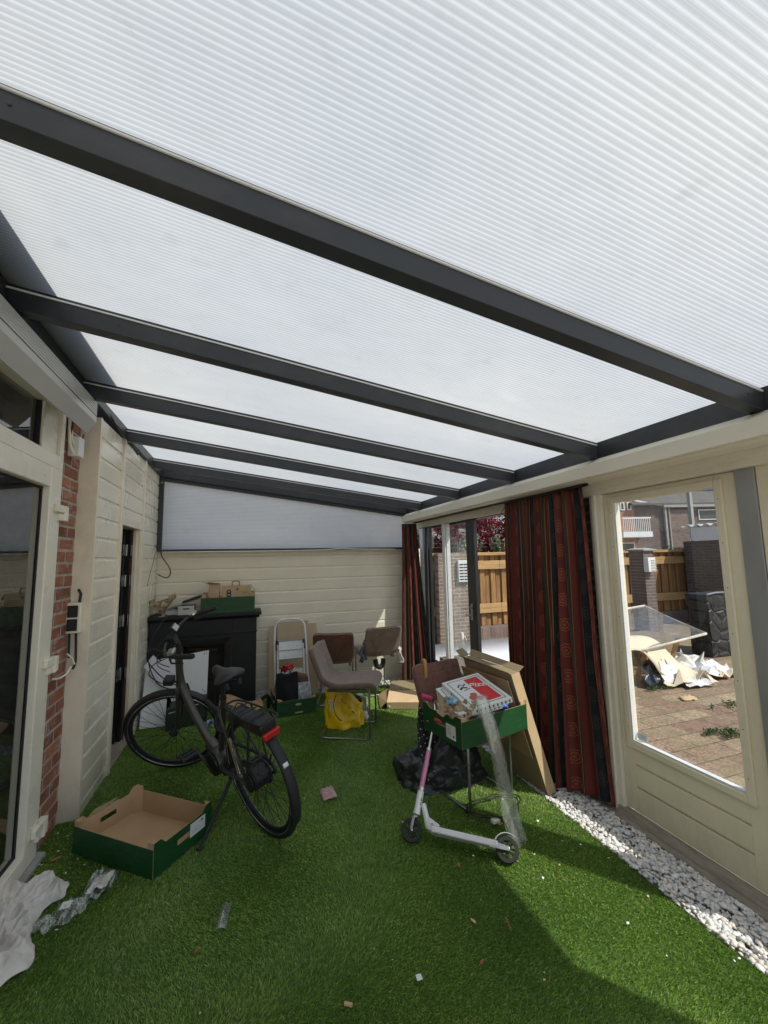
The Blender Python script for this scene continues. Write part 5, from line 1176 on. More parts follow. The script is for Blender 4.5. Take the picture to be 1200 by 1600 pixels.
# smile, wink and lettering that follow the front of the bag
def onbag(x, z, off=.006):
    best = None
    for i in range(60, 121):
        u = i / 120
        v = z / .33
        p = ybf(u, min(1, max(0, v)))
        d = abs(p.x - x)
        if best is None or d < best[0]: best = (d, p)
    p = best[1].copy(); return Vector((x, p.y - off, p.z))
def stroke(pts, r, nm, mat): 
    b = MB(); P_ = [onbag(x, z) for x, z in pts]; b.tube(P_, r, 6, flat=.35); b.build(nm, mat, yb)
stroke([(.87 + .10 * math.cos(math.radians(a)) * .75 + .01, .19 + .115 * math.sin(math.radians(a))) for a in range(125, 262, 9)], .0045, 'printed_smile', M_black)
stroke([(.88, .255), (.895, .225), (.93, .21)], .0036, 'printed_eye', M_black)
stroke([(.935, .20), (.95, .18), (.965, .175)], .0036, 'printed_eye', M_black)
stroke([(.975, .145), (.985, .15), (.995, .145), (.985, .138)], .007, 'printed_eye', M_black)
Mx = frameM((.795, 3.985, .18), (.05, -.12, 1), (-1, .12, .1)); Mx = frameM(onbag(.785, .18, .012), (.12, .02, -1), (1, -.15, .12))
text('lettering', 'JUMBO', .052, Mx, M_white, yb, .001, bold=.0015)
cloth('white_leaflet', [(1.10, 4.18, .22), (1.16, 4.14, .22), (1.165, 4.12, .06), (1.11, 4.16, .05)], simple('leaflet_print', (.55, .6, .68), .4, var=.5, vs=50), 'glossy white and blue leaflet beside the yellow bag', 'leaflet', 5, .003, 6, 8, .008)
blob('drink_can', (1.05, 4.12, .20), (.05, .035, .045), M_blk2, 'small black and white package on top of the yellow bag', 'package', .3, 2, 7)
blob('white_bottle', (1.135, 4.08, .05), (.03, .03, .045), M_white, 'small white bottle on the grass beside the yellow bag', 'bottle', .2, 2, 2)

# flat cardboard box on the grass
fx = thing('flat_cardboard_box', 'flat pale cardboard box lying on the grass by the corner pebbles', 'cardboard box', (1.65, 4.4, 0))
b = MB(); b.hexa([(1.43, 4.29, .008), (1.86, 4.12, .008), (2.0, 4.62, .008), (1.55, 4.76, .008), (1.42, 4.27, .085), (1.86, 4.11, .085), (2.0, 4.60, .085), (1.60, 4.70, .085)]); b.build('box_body', M_kraft2, fx, bevel=.003)
b = MB(); b.slab([(1.42, 4.27, .086), (1.36, 4.31, .02), (1.46, 4.70, .02), (1.56, 4.69, .086)], (0, 0, .004)); b.build('side_flap', M_kraft, fx, smooth=False)
b = MB(); b.lathe([(.014, 0), (.014, .0008), (0, .001)], Matrix.Translation((1.455, 4.272, .045)) @ Matrix.Rotation(PI / 2, 4, 'X'), 14); b.build('tape_dot', M_white, fx, smooth=False)
b = MB(); b.slab([(1.57, 4.62, .09), (1.98, 4.50, .09), (2.02, 4.72, .13), (1.66, 4.80, .13)], (0, 0, .004)); b.build('back_flap', M_kraft3, fx, smooth=False)
# ================================================================== RUBBISH IN THE CRATE ON THE CHAIR
def P2v(x, y, z): return P2(x, y, z)
# pizza boxes
def pizza(name, label, O, ex, ey, L, W, H, printed):
    t = thing(name, label, 'pizza box', tuple(O), 'pizza boxes in the crate'); O = Vector(O); ex = Vector(ex).normalized(); ey = Vector(ey); ey = (ey - ex * ey.dot(ex)).normalized(); ez = ex.cross(ey)
    def Q(x, y, z): return O + ex * x + ey * y + ez * z
    b = MB(); b.hexa([Q(0, 0, 0), Q(L, 0, 0), Q(L, W, 0), Q(0, W, 0), Q(0, 0, H), Q(L, 0, H), Q(L, W, H), Q(0, W, H)])
    b.hexa([Q(-.012, .02, H * .8), Q(-.0005, .02, H * .8), Q(-.0005, W * .4, H * .8), Q(-.012, W * .4, H * .8), Q(-.012, .02, H), Q(-.0005, .02, H), Q(-.0005, W * .4, H), Q(-.012, W * .4, H)])
    b.build('box_body', M_white, t, bevel=.002)
    g = simple('print_green', (.02, .22, .10), .5); r = simple('print_red', (.62, .025, .03), .5)
    def fr(b, x0, y0, x1, y1, w, z):
        for (a, c, d, e) in ((x0, y0, x1, y0 + w), (x0, y1 - w, x1, y1), (x0, y0 + w, x0 + w, y1 - w), (x1 - w, y0 + w, x1, y1 - w)): b.quad(Q(a, c, z), Q(d, c, z), Q(d, e, z), Q(a, e, z))
    b = MB(); fr(b, .025, .025, L - .025, W - .025, .006, H + .0006); b.build('green_border', g, t, smooth=False)
    b = MB()
    for k in range(9): b.quad(Q(-.0001 if 0 else .03 + k * .03, -.0006, H * .25), Q(.04 + k * .03, -.0006, H * .25), Q(.04 + k * .03, -.0006, H * .75), Q(.03 + k * .03, -.0006, H * .75))
    for k in range(8): b.quad(Q(-.0006, .04 + k * .03, H * .2), Q(-.0006, .05 + k * .03, H * .2), Q(-.0006, .05 + k * .03, H * .8), Q(-.0006, .04 + k * .03, H * .8))
    b.build('side_print', M_blk2, t, smooth=False)
    if printed:
        b = MB(); b.quad(Q(L * .50, .045, H + .0008), Q(L - .045, .045, H + .0008), Q(L - .045, W - .045, H + .0008), Q(L * .50, W - .045, H + .0008)); b.build('red_field', r, t, smooth=False)
        text('lettering', 'Pizza', .075, frameM(Q(L * .70, W * .62, H + .0016), ey * -.25 + ex, ey), M_white, t, .0004, .25, .001)
        b = MB()
        for (cx, cy, rr) in ((L * .30, W * .30, .030), (L * .40, W * .24, .026), (L * .36, W * .38, .024)):
            n = 20; b.add([Q(cx + rr * math.cos(2 * PI * i / n), cy + rr * math.sin(2 * PI * i / n), H + .001 + rr * .01) for i in range(n)], [tuple(range(n))])
        b.build('tomato_print', simple('tomato_print', (.50, .10, .07), .5, var=.3, vs=90), t, smooth=False)
        b = MB()
        b.tube([Q(L * .22, W * .70, H + .001), Q(L * .30, W * .78, H + .001), Q(L * .36, W * .70, H + .001), Q(L * .43, W * .76, H + .001)], .006, 4, flat=.1)
        b.tube([Q(L * .22, W * .62, H + .001), Q(L * .30, W * .67, H + .001), Q(L * .40, W * .62, H + .001)], .009, 4, flat=.1)
        b.tube([Q(L * .27, W * .56, H + .001), Q(L * .44, W * .585, H + .001)], .004, 4, flat=.1); b.build('black_script', M_blk2, t, smooth=False)
    return t
def dirn(a): return Vector((math.cos(math.radians(a)), math.sin(math.radians(a)), 0))
pa = -28
pizza('pizza_box', 'lower plain pizza box whose left corner sticks out from under the printed one', (1.255, 2.365, .600), (.25, -.02, .03), (-.06, .40, .035), .30, .38, .033, False)
pizza('pizza_box', 'upper white pizza box with green border and red printed field, topmost in the crate', (1.325, 2.325, .630), (.25, .0, .035), (-.035, .40, .05), .295, .40, .032, True)
blob('food_scraps', P2(.28, .22, .05), (.25, .15, .05), M_egg, 'crumpled brown packaging filling the crate on the chair', 'packaging', .3, 3)
e1 = eggcarton('egg_carton', 'crushed egg carton at the front left corner of the crate on the chair', P2(.055, .14, .185), (.75, -.55, -.05), (.3, .6, .6), .19, .12, .04, 'egg cartons in the crate')
e2 = eggcarton('egg_carton', 'torn egg carton standing upright behind the crate label corner', P2(.125, .045, .175), (.35, -.2, .8), (.6, .75, .1), .13, .09, .03, 'egg cartons in the crate')
cloth('brown_paper', [P2(.02, .20, .13), P2(.03, .12, .13), P2(.02, .10, .20), P2(.015, .22, .20)], M_kraft, 'crumpled brown paper bag in the left of the crate on the chair', 'paper bag', 3, .002, 12, 12, .015)
blob('blue_wrapper', P2(.07, .155, .23), (.04, .03, .022), M_lblue, 'light blue wrapper lying between the egg cartons in the crate', 'wrapper', .5, 3, 5)
blob('blue_bag', P2(.41, .08, .165), (.055, .05, .04), M_blue, 'bright blue plastic bag at the right of the crate on the chair', 'plastic bag', .35, 3, 9)
b = MB()
for k in range(4):
    z = .115 + .012 * k; b.slab([P2(.14 + .01 * k, .03, z), P2(.30, .02 + .01 * k, z + .02), P2(.31, .16, z + .02), (P2(.16, .17, z))], upv.normalized() * .006)
tag(b.build('newspaper_stack', M_paper, smooth=False), 'layers of folded newspaper at the front of the crate on the chair', 'newspapers')
b = MB(); b.slab([P2(.25, .03, .175), P2(.40, .06, .18), P2(.41, .17, .185), P2(.26, .15, .18)], (0, 0, .004)); tag(b.build('black_tray', M_black, smooth=False), 'small black tray under the blue bag in the crate', 'tray')
b = MB(); b.slab([P2(.22, .04, .186), P2(.36, .055, .188), P2(.33, .10, .19), P2(.2, .09, .188)], (0, 0, .003)); tag(b.build('plastic_saucer', M_white, smooth=False), 'white plastic saucer on the newspapers in the crate', 'saucer')

# ================================================================== UMBRELLA on the chair back
um = thing('umbrella', 'folded black polka dot umbrella hooked on the russet chair by its wooden cane handle', 'umbrella', (1.19, 2.78, .03))
pa_, pb_ = Vector((1.245, 2.905, .80)), Vector((1.215, 2.70, .03))
hk = catmull([Vector((1.295, 3.02, .60)), Vector((1.300, 3.025, .70)), Vector((1.300, 3.02, .775)), Vector((1.298, 3.00, .805)), Vector((1.295, 2.965, .812)), Vector((1.290, 2.94, .79)), Vector((1.288, 2.93, .735)), Vector((1.286, 2.928, .70))], 6)
b = MB(); b.tube(hk, .014, 10); b.build('cane_handle', M_wood, um)
s0, s1 = Vector((1.295, 3.02, .60)), Vector((1.225, 2.74, .04))
b = MB(); b.tube([s0, s1], .006, 8); b.build('shaft', M_steel, um)
def umf(u, v):
    a = 2 * PI * u; p = s0.lerp(s1, .10 + .84 * v); r = (.014 + .040 * math.sin(min(1, v * 1.25 + .05) * PI * .62)) * (1 + .30 * math.cos(a * 8)) + .006
    return p + Vector((math.cos(a), math.sin(a), 0)) * r
def mat_dots():
    m, nt = newmat('black_dotted_cloth'); v = nt.nodes.new('ShaderNodeTexVoronoi'); v.inputs['Scale'].default_value = 42; v.inputs['Randomness'].default_value = .25; nt.links.new(worldpos(nt), v.inputs['Vector'])
    f = math_(nt, 'LESS_THAN', v.outputs['Distance'], .22); c = mixc(nt, f, (.008, .008, .009), (.55, .55, .55)); finish(nt, c, .7); return m
b = MB(); b.grid(umf, 64, 16); b.build('folded_canopy', mat_dots(), um, angle=60)

# ================================================================== BIN LINER
def trash():
    c = Vector((1.37, 2.88, .0))
    def fn(u, v):
        a = 2 * PI * u; r = 1 - v; n_ = fbm((math.cos(a) * 1.3 + 3, math.sin(a) * 1.3, v * 1.6), 1, 2); n2 = abs(fbm((math.cos(a) * 2.2, math.sin(a) * 2.2 + 7, v * 2.6), 1, 2))
        R = (math.sin(min(1, v * 1.02) * PI * .5)); rad = (1 - v ** 2.3) ** .55 if v < 1 else 0
        k = 1 + .26 * n_ - .16 * n2
        return c + Vector((math.cos(a) * .34 * rad * k, math.sin(a) * .20 * rad * k, .005 + .30 * v * (1 + .45 * n_ - .30 * n2)))
    b = MB(); b.grid(fn, 96, 34); o = b.build('bin_bag', M_trash, angle=50); tag(o, 'crumpled black bin bag slumped on the grass under the russet chair', 'bin bag')
trash()

# ================================================================== KICK SCOOTER (tilted onto the chair)
F_ = Vector((-.434, .332, 0)).normalized(); n_s = Vector((.607, .795, 0)).normalized(); th = math.radians(42)
U_ = n_s * math.sin(th) + Vector((0, 0, 1)) * math.cos(th); Ls = F_.cross(U_)
R0 = Vector((1.300, 1.985, .0))
def S(a, b_, c): return R0 + F_ * a + Ls * b_ + U_ * c + Vector((0, 0, .022))
sc = thing('kick_scooter', 'white and pink kick scooter tipped against the crate-laden chair', 'scooter', (1.1, 2.15, 0))
def swheel(c, H, U, L, R):
    M = frameM(c, H, U)
    b = MB(); b.lathe([(R * .72, -.012), (R * .95, -.012), (R, -.006), (R, .006), (R * .95, .012), (R * .72, .012), (R * .72, -.012)], M, 32); w = b.build('wheel', M_rubber, sc)
    b = MB(); b.lathe([(.010, -.013), (.016, -.013), (.016, .013), (.010, .013)], M, 16)
    for k in range(9):
        a = 2 * PI * k / 9; b.tube([c + (H * math.cos(a) + U * math.sin(a)) * .014, c + (H * math.cos(a + .25) + U * math.sin(a + .25)) * R * .74], .0042, 6)
    b.lathe([(R * .66, -.011), (R * .735, -.011), (R * .735, .011), (R * .66, .011), (R * .66, -.011)], M, 32); b.build('spoked_hub', M_blk2, w)
    b = MB(); b.lathe([(.006, -.020), (.006, .020)], M, 10); b.build('axle', M_chrome, w)
swheel(S(0, 0, .056), F_, U_, Ls, .058); 
fw_c = S(.520, 0, .056); RSs = Matrix.Rotation(math.radians(16), 3, U_); swheel(fw_c, RSs @ F_, U_, Ls, .058)
b = MB()
b.hexa([S(.045, -.030, .052), S(.40, -.048, .058), S(.40, .048, .058), S(.045, .030, .052), S(.045, -.034, .082), S(.40, -.052, .088), S(.40, .052, .088), S(.045, .034, .082)])
dk = b.build('deck', M_wpaint, sc, bevel=.006)
b = MB(); b.quad(S(.07, -.024, .0835), S(.385, -.040, .0893), S(.385, .040, .0893), S(.07, .024, .0835)); b.build('grip_tape', simple('grey_grip', (.33, .36, .36), .7, var=.1, vs=60), dk, smooth=False)
b = MB()
for sg in (-1, 1): b.hexa([S(.09, .022 * sg, .048), S(-.015, .020 * sg, .048), S(-.015, .026 * sg, .048), S(.09, .030 * sg, .048), S(.09, .022 * sg, .080), S(-.012, .020 * sg, .068), S(-.012, .026 * sg, .068), S(.09, .030 * sg, .080)])
b.build('rear_fork', M_steel, sc, bevel=.002)
b = MB(); b.grid(lambda u, v: S(0, 0, .056) + F_ * (.070 * math.cos(math.radians(20 + 105 * v))) + U_ * (.070 * math.sin(math.radians(20 + 105 * v))) + Ls * (u - .5) * .034, 4, 12); b.build('brake_guard', M_wpaint, sc, solid=.002)
b = MB(); b.tube([S(.39, 0, .072), S(.425, 0, .085), S(.47, 0, .19)], [.020, .019, .015], 10); b.hexa([S(.36, -.035, .06), S(.42, -.03, .07), S(.42, .03, .07), S(.36, .035, .06), S(.36, -.035, .10), S(.43, -.025, .13), S(.43, .025, .13), S(.36, .035, .10)]); b.build('folding_joint', M_wpaint, sc, bevel=.003)
b = MB()
for sg in (-1, 1): b.lathe([(.007, 0), (.007, .004)], frameM(S(.40, .033 * sg, .095), F_, U_), 10)
b.build('bolt', M_steel, sc)
def C_(s, a=0, b_=0): # steering column
    return S(.502 - .05 * s / .6 + a, b_, .145 + s)
b = MB(); b.tube([C_(0), C_(.115)], .019, 14); b.tube([C_(-.012), C_(.0)], .022, 14); b.build('head_tube', M_wpaint, sc)
b = MB()
for sg in (-1, 1): b.tube([C_(-.02, 0, .004 * sg), S(.515, .019 * sg, .115), S(.520, .019 * sg, .056)], [.014, .011, .009], 8)
b.build('fork', M_steel, sc)
b = MB(); b.tube([C_(.115), C_(.335)], .0155, 14); b.build('pink_tube', M_pink, sc)
b = MB(); b.tube([C_(.335), C_(.56)], .0105, 12); b.tube([C_(.105), C_(.125)], .021, 12); b.tube([C_(.328), C_(.345)], .018, 12); b.tube([C_(.112, .0, .02), C_(.118, .0, .045)], .006, 8); b.build('chrome_tube', M_chrome, sc)
hx = (Ls * .80 + F_ * .35).normalized()
b = MB(); b.tube([C_(.56) - hx * .05, C_(.56) + hx * .02], .010, 10); hbs = b.build('handlebar', M_chrome, sc)
b = MB(); gp = C_(.575) ; b.tube([Vector((1.135, 2.665, .665)), Vector((1.140, 2.665, .665)), Vector((1.195, 2.645, .648)), Vector((1.205, 2.640, .645))], [.011, .017, .0155, .010], 12); b.build('grip', M_pinkg, sc)
b = MB(); b.tube([Vector((1.20, 2.643, .646)), Vector((1.235, 2.68, .60)), C_(.55)], .009, 8); b.build('bar', M_chrome, sc)
text('lettering', 'FUN', .020, frameM(C_(.06, 0, 0) + (Vector((0, -1, .25)).normalized()) * .020, U_, F_ * -1), M_red, sc, .0006)

# ================================================================== FILM TUBE, CABLE
tp, bt_ = Vector((1.345, 2.245, .765)), Vector((1.455, 2.09, .012))
def tubef(u, v):
    a = 2 * PI * u; c = bt_.lerp(tp, v); d = (tp - bt_).normalized(); sx = Vector((1, .25, 0)); sx = (sx - d * sx.dot(d)).normalized(); sy = d.cross(sx)
    w = .062 * (1 - .30 * v) * (1 + .05 * math.sin(v * 9)); t_ = .017 + .012 * v
    wr = 1 + .08 * fbm((math.cos(a) * 2, math.sin(a) * 2, v * 12), 1, 3)
    return c + sx * math.cos(a) * w * wr + sy * (math.sin(a) * t_ * wr + .012 * math.sin(v * 7))
b = MB(); b.grid(tubef, 28, 50); o = b.build('plastic_film_roll', M_film, angle=50); tag(o, 'clear crinkled plastic film roll standing on the grass and leaning on the crate', 'plastic film')
cp = []
for i in range(46):
    a = i / 46 * 2 * PI * 2.1; r = .17 + .018 * math.sin(i * .9); cp.append(Vector((1.50 + r * 1.05 * math.cos(a + .4) , 2.40 + r * .62 * math.sin(a + .4), .024 + .012 * (i % 5 == 0) + .0006 * i)))
cbl = thing('power_cable', 'thin black power cable coiled loosely on the grass beside the film roll', 'cable', (1.5, 2.4, 0))
b = MB(); b.tube(catmull(cp, 3), .0035, 6); b.build('cord', M_blk2, cbl)
b = MB(); b.box((1.405, 2.275, .018), (1.455, 2.305, .04)); b.build('plug', M_white, cbl, bevel=.005)
b = MB(); b.tube([(1.43, 2.27, .03), (1.44, 2.25, .028)], .004, 6); b.tube([(1.445, 2.272, .03), (1.455, 2.252, .028)], .004, 6); b.build('plug_pin', M_gold, cbl)

# ================================================================== BIG CARDBOARD leaning on the crate
bc_ = thing('large_cardboard_box', 'tall flat brown cardboard box leaning against the crate beside the curtain', 'cardboard box', (1.9, 2.7, 0))
A0, A1 = Vector((1.925, 2.425, .004)), Vector((1.865, 2.98, .004)); off = Vector((-.240, .0, .80)); tk = Vector((.070, .012, .012))
b = MB(); b.hexa([A0, A1, A1 + tk, A0 + tk, A0 + off, A1 + off + Vector((0, -.02, 0)), A1 + off + tk + Vector((0, -.02, 0)), A0 + off + tk]); b.build('box_body', M_kraft3, bc_, bevel=.002)
b = MB(); b.slab([A0 + Vector((-.001, -.0015, 0)), A0 + tk + Vector((.001, -.0015, 0)), A0 + off + tk + Vector((.001, -.0015, 0)), A0 + off + Vector((-.001, -.0015, 0))], (0, -.003, 0)); b.build('end_panel', M_kraft2, bc_, smooth=False)
b = MB()
q0, q1 = A0 + off, A1 + off
b.slab([q0, q1, q1 + Vector((-.03, .02, .02)), q0 + Vector((-.03, 0, .02))], (.004, 0, 0)); b.slab([q0 + tk, q1 + tk, q1 + tk + Vector((.04, .03, .035)), q0 + tk + Vector((.04, .0, .03))], (.004, 0, 0))
b.slab([q1, q1 + tk, q1 + tk + Vector((-.0, .10, .03)), q1 + Vector((0, .10, .03))], (0, 0, .004)); b.build('top_flap', M_kraft3, bc_, smooth=False)
b = MB(); b.slab([A0 + off * .30 + Vector((-.02, .02, 0)), A1 + off * .30 + Vector((-.02, 0, 0)), A1 + off * .92 + Vector((-.03, 0, 0)), A0 + off * .95 + Vector((-.03, .02, 0))], (.006, 0, .001)); tag(b.build('cardboard_sheet', M_kraft, smooth=False), 'smaller brown cardboard sheet resting against the tall flat box', 'cardboard')

# ================================================================== CURTAINS
def curtain(name, label, top, bot, ztop, zbot, folds, amp, ulen, seed, nrm):
    t = thing(name, label, 'curtain', (top[0][0], top[0][1], 0), 'red and navy striped curtains')
    tp = catmull([(x, y, 0) for x, y in top], 10); bp = catmull([(x, y, 0) for x, y in bot], 10)
    def at(P, s):
        f = s * (len(P) - 1); i = min(int(f), len(P) - 2); return P[i].lerp(P[i + 1], f - i)
    nrm = Vector(nrm)
    rs = random.Random(seed); ph = [rs.uniform(-.5, .5) for _ in range(60)]
    def fn(u, v):     # v 0 top .. 1 bottom
        vv = v; a, c = at(tp, u), at(bp, u); w = vv ** 1.3
        p = a.lerp(c, w)
        k = u * folds; i = int(k); loc = ph[i % 60] * (1 - (k - i)) + ph[(i + 1) % 60] * (k - i)
        gath = min(1, vv / .06)
        A = amp * (.35 + .65 * min(1, vv * 1.6)) * (1 + .35 * loc)
        s = math.sin(2 * PI * (k + .12 * loc)) + .32 * math.sin(2 * PI * (2 * k + loc) + 2 * vv)
        fine = .008 * (1 - gath) * math.sin(2 * PI * k * 2.5)
        tang = Vector((-nrm.y, nrm.x, 0))
        z = ztop(u) + (zbot(u) - ztop(u)) * vv
        q = p + nrm * (A * s + fine + .012 * fbm((u * 6, vv * 2.5, seed), 1, 2)) + tang * (.35 * A * math.sin(4 * PI * (k + .12 * loc)))
        q.z = z; return q
    b = MB(); b.grid(fn, int(folds * 22), 60, uvfn=lambda u, v: (u * ulen, v * 2.0)); b.build('cloth', M_curt, t, solid=.002, angle=80)
    b = MB(); b.grid(lambda u, v: fn(u, v * .045) + nrm * -.003 + Vector((0, 0, .004)), int(folds * 22), 3, uvfn=lambda u, v: (u, v)); b.build('heading_tape', simple('dark_heading', (.05, .012, .012), .8, var=.3, vs=30), t, solid=.002)
    return t
curtain('curtain', 'wide red and navy striped curtain gathered beside the garden door', [(2.13, 3.03), (2.13, 2.70), (2.13, 2.42), (2.14, 2.165)], [(2.09, 2.99), (2.08, 2.70), (2.10, 2.40), (2.20, 2.13)], lambda u: 2.060, lambda u: .03 + .02 * math.sin(u * 9), 10.5, .040, 2.9, 4, (-1, 0, 0))
curtain('curtain', 'narrow red and navy striped curtain bunched in the far corner', [(1.955, 5.10), (2.03, 5.10), (2.09, 5.09), (2.15, 5.08)], [(1.90, 5.09), (2.02, 5.06), (2.14, 5.03), (2.27, 4.98)], lambda u: 2.04, lambda u: .03, 3.2, .035, 1.05, 11, (0, -1, 0))
b = MB(); b.tube([(2.12, 2.1, 2.055), (2.13, 5.1, 2.055)], .011, 8); tag(b.build('curtain_rail', M_black), 'black curtain rail under the cream beam', 'curtain rail')
b = MB(); b.tube(catmull([(2.15, 3.05, 2.03), (2.12, 3.07, 1.97), (2.14, 3.05, 1.93), (2.10, 3.06, 1.88), (2.12, 3.04, 1.83)], 5), .003, 6); tag(b.build('cord', M_blk2), 'loose black cord hanging at the open edge of the wide curtain', 'cord')

# ================================================================== CLOTH AND CLEAR BAG ON THE GRASS (near left)
def rag():
    pts = [(-1.10, 2.64), (-.96, 2.70), (-.84, 2.66), (-.80, 2.55), (-.865, 2.46), (-.86, 2.36), (-.80, 2.26), (-.80, 2.16), (-.92, 2.08), (-1.06, 2.14), (-1.10, 2.35)]
    P_ = catmull([(x, y, 0) for x, y in pts], 8, True); c = Vector((-.965, 2.40, 0)); n = len(P_)
    def fn(u, v):
        f = u * n; i = int(f) % n; e = P_[i].lerp(P_[(i + 1) % n], f - int(f)); p = e.lerp(c, v)
        q = Vector((p.x, p.y, 0)); fold = abs(fbm((q.x * 5.5, q.y * 5.5, 3), 1, 3)); f2 = math.sin(q.x * 34 + 14 * q.y + 4 * fbm((q.x * 6, q.y * 6, 1), 1, 2))
        k = min(1, v * 5)
        wx_ = q.x + .05 * noise.noise(Vector((q.x * 6, q.y * 6, 31))); wy_ = q.y + .05 * noise.noise(Vector((q.x * 6, q.y * 6, 41)))
        rg = 1 - 2.2 * abs(noise.noise(Vector((wx_ * 9 + wy_ * 5, wy_ * 5, 3)))); rg2 = 1 - 2.6 * abs(noise.noise(Vector((wx_ * 22 - wy_ * 6, wy_ * 14, 9)))); rg3 = noise.noise(Vector((q.x * 60, q.y * 45, 19)))
        q.z = .014 + k * (.022 + .034 * max(0, rg) ** 1.5 + .017 * max(0, rg2) ** 1.3 + .004 * rg3) + .006 * math.sin(u * 60) * (1 - v)
        q.x += .018 * fbm((q.x * 9, q.y * 9, 8), 1, 3); q.y += .018 * fbm((q.x * 9, q.y * 9, 2), 1, 3)
        return q
    b = MB(); b.grid(fn, 200, 46); o = b.build('crumpled_cloth', M_white_cloth, solid=.002, angle=80); tag(o, 'crumpled off-white cloth on the grass by the terrace door', 'cloth')
rag()
def plasticbag():
    t = thing('clear_plastic_bag', 'transparent plastic bag with white paper inside on the grass by the off-white cloth', 'plastic bag', (-.72, 2.47, 0))
    def lobe(cx, cy, rx, ry, rot, h, seed):
        b = MB(); ca, sa = math.cos(rot), math.sin(rot)
        def fn(u, v):
            a = 2 * PI * u; R = v; k = 1 + .20 * fbm((math.cos(a) * 1.8 + seed, math.sin(a) * 1.8, 0), 1, 3); x = math.cos(a) * rx * R * k; y = math.sin(a) * ry * R * k
            z = .018 + h * (1 - R ** 2.2) * (.7 + 1.1 * fbm((x * 14 + seed, y * 14, 0), 1, 4)) + .012 * math.sin(a * 9) * R
            return Vector((cx + x * ca - y * sa, cy + x * sa + y * ca, max(.012, z)))
        b.grid(fn, 56, 16); b.build('film', M_bagfilm, t, angle=50)
    lobe(-.765, 2.405, .10, .062, .5, .05, 2); lobe(-.655, 2.54, .10, .052, 1.05, .06, 6)
    b = MB(); b.grid(lambda u, v: Vector((-.70 + .085 * u + .01 * v, 2.475 + .10 * v - .0 * u, .04 + .02 * fbm((u * 3, v * 3, 4), 1, 3) + .015 * u)), 10, 10); b.build('white_paper', M_white_cloth, t, solid=.003)
    b = MB(); b.slab([(-.775, 2.39, .052), (-.735, 2.385, .055), (-.732, 2.425, .056), (-.773, 2.43, .055)], (0, 0, .002)); b.build('barcode_label', M_white, t, smooth=False)
plasticbag()

# paper napkin, carton scrap and small litter, each lying on its own
cloth('paper_napkin', [(.505, 2.86, .022), (.60, 2.88, .022), (.585, 3.02, .024), (.50, 3.00, .022)], simple('napkin_print', (.46, .30, .29), .9, var=.35, vs=40), 'pink and grey printed paper napkin lying flat on the grass mid floor', 'napkin', 8, .002, 8, 8, .004)
b = MB(); b.slab([(-.93, 3.13, .02), (-.84, 3.17, .05), (-.78, 3.30, .06), (-.90, 3.28, .02)], (0, 0, .006)); sc1 = b.build('cardboard_scrap', M_kraft2, smooth=False); tag(sc1, 'pale cardboard scrap between the side wall and the empty crate', 'cardboard')
b = MB(); b.slab([(-.80, 3.15, .05), (-.755, 3.165, .075), (-.755, 3.24, .075), (-.80, 3.23, .06)], (0, 0, .006)); tag(b.build('grey_tape', M_box, smooth=False), 'grey strip of tape beside the pale cardboard scrap behind the empty crate', 'tape')
b = MB(); b.prism([(1.595 - 1, 0), (1.61 - 1, 0), (1.61 - 1, .004), (1.595 - 1, .004)], 'Y', 0, .001); b.v = []; b.f = []; b.mi = []
b.slab([(.633, 1.598, .020), (.655, 1.598, .020), (.656, 1.620, .021), (.634, 1.621, .021)], (0, 0, .002)); wt = b.build('white_tag', M_white, smooth=False, bevel=.001); tag(wt, 'small white square tag on the grass at the centre foreground', 'tag')
b = MB(); b.tube([(.357, 1.613, .022), (.382, 1.598, .022)], .006, 8); tag(b.build('cigarette_butt', M_kraft2), 'tan cigarette butt on the foreground grass left of the white tag', 'cigarette butt')
b = MB(); b.tube([(1.09, 1.66, .022), (1.103, 1.72, .022)], [.004, .003], 6); tag(b.build('dry_twig', M_leaf_dead), 'short dry twig on the sunlit grass behind the scooter wheel', 'twig')
def leaf(name, x, y, s, a, mat, label, cat='leaf'):
    ca, sa = math.cos(a), math.sin(a); pts = [(-1, 0), (-.4, .42), (.35, .38), (1, 0), (.4, -.35), (-.35, -.42)]
    b = MB(); b.add([(x + (p * ca - q * sa) * s, y + (p * sa + q * ca) * s, .023 + .25 * s * (abs(q)) + .004 * p) for p, q in pts], [(0, 1, 2, 3, 4, 5)]); tag(b.build(name, mat, solid=.0015, smooth=False), label, cat)
leaf('dry_leaf', -.165, 2.01, .013, .5, M_leaf_dead, 'brown dry leaf on the grass in front of the clear plastic shred')
leaf('dry_leaf', -.945, 2.83, .028, .2, M_leaf_dead, 'reddish brown leaf on the grass near the terrace door threshold')
leaf('dry_leaf', 1.06, 2.06, .014, 1.5, M_leaf_dead, 'orange-brown leaf just in front of the scooter deck')
leaf('dry_leaf', .90, 1.58, .012, .2, M_leaf_dead, 'small brown leaf on the grass below the lit patch edge')
leaf('dry_leaf', .96, 1.75, .014, 2.2, M_kraft2, 'pale tan leaf on the grass left of the sunlit patch')
b = MB(); b.grid(lambda u, v: Vector((-.11 + .05 * u + .02 * v, 2.07 + .13 * v, .02 + .035 * math.sin(u * 3) * (1 - abs(v - .5)))), 6, 12); tag(b.build('plastic_shred', M_bagfilm, solid=.001), 'clear plastic shred sticking up from the foreground grass', 'plastic shred')
rr = random.Random(5)
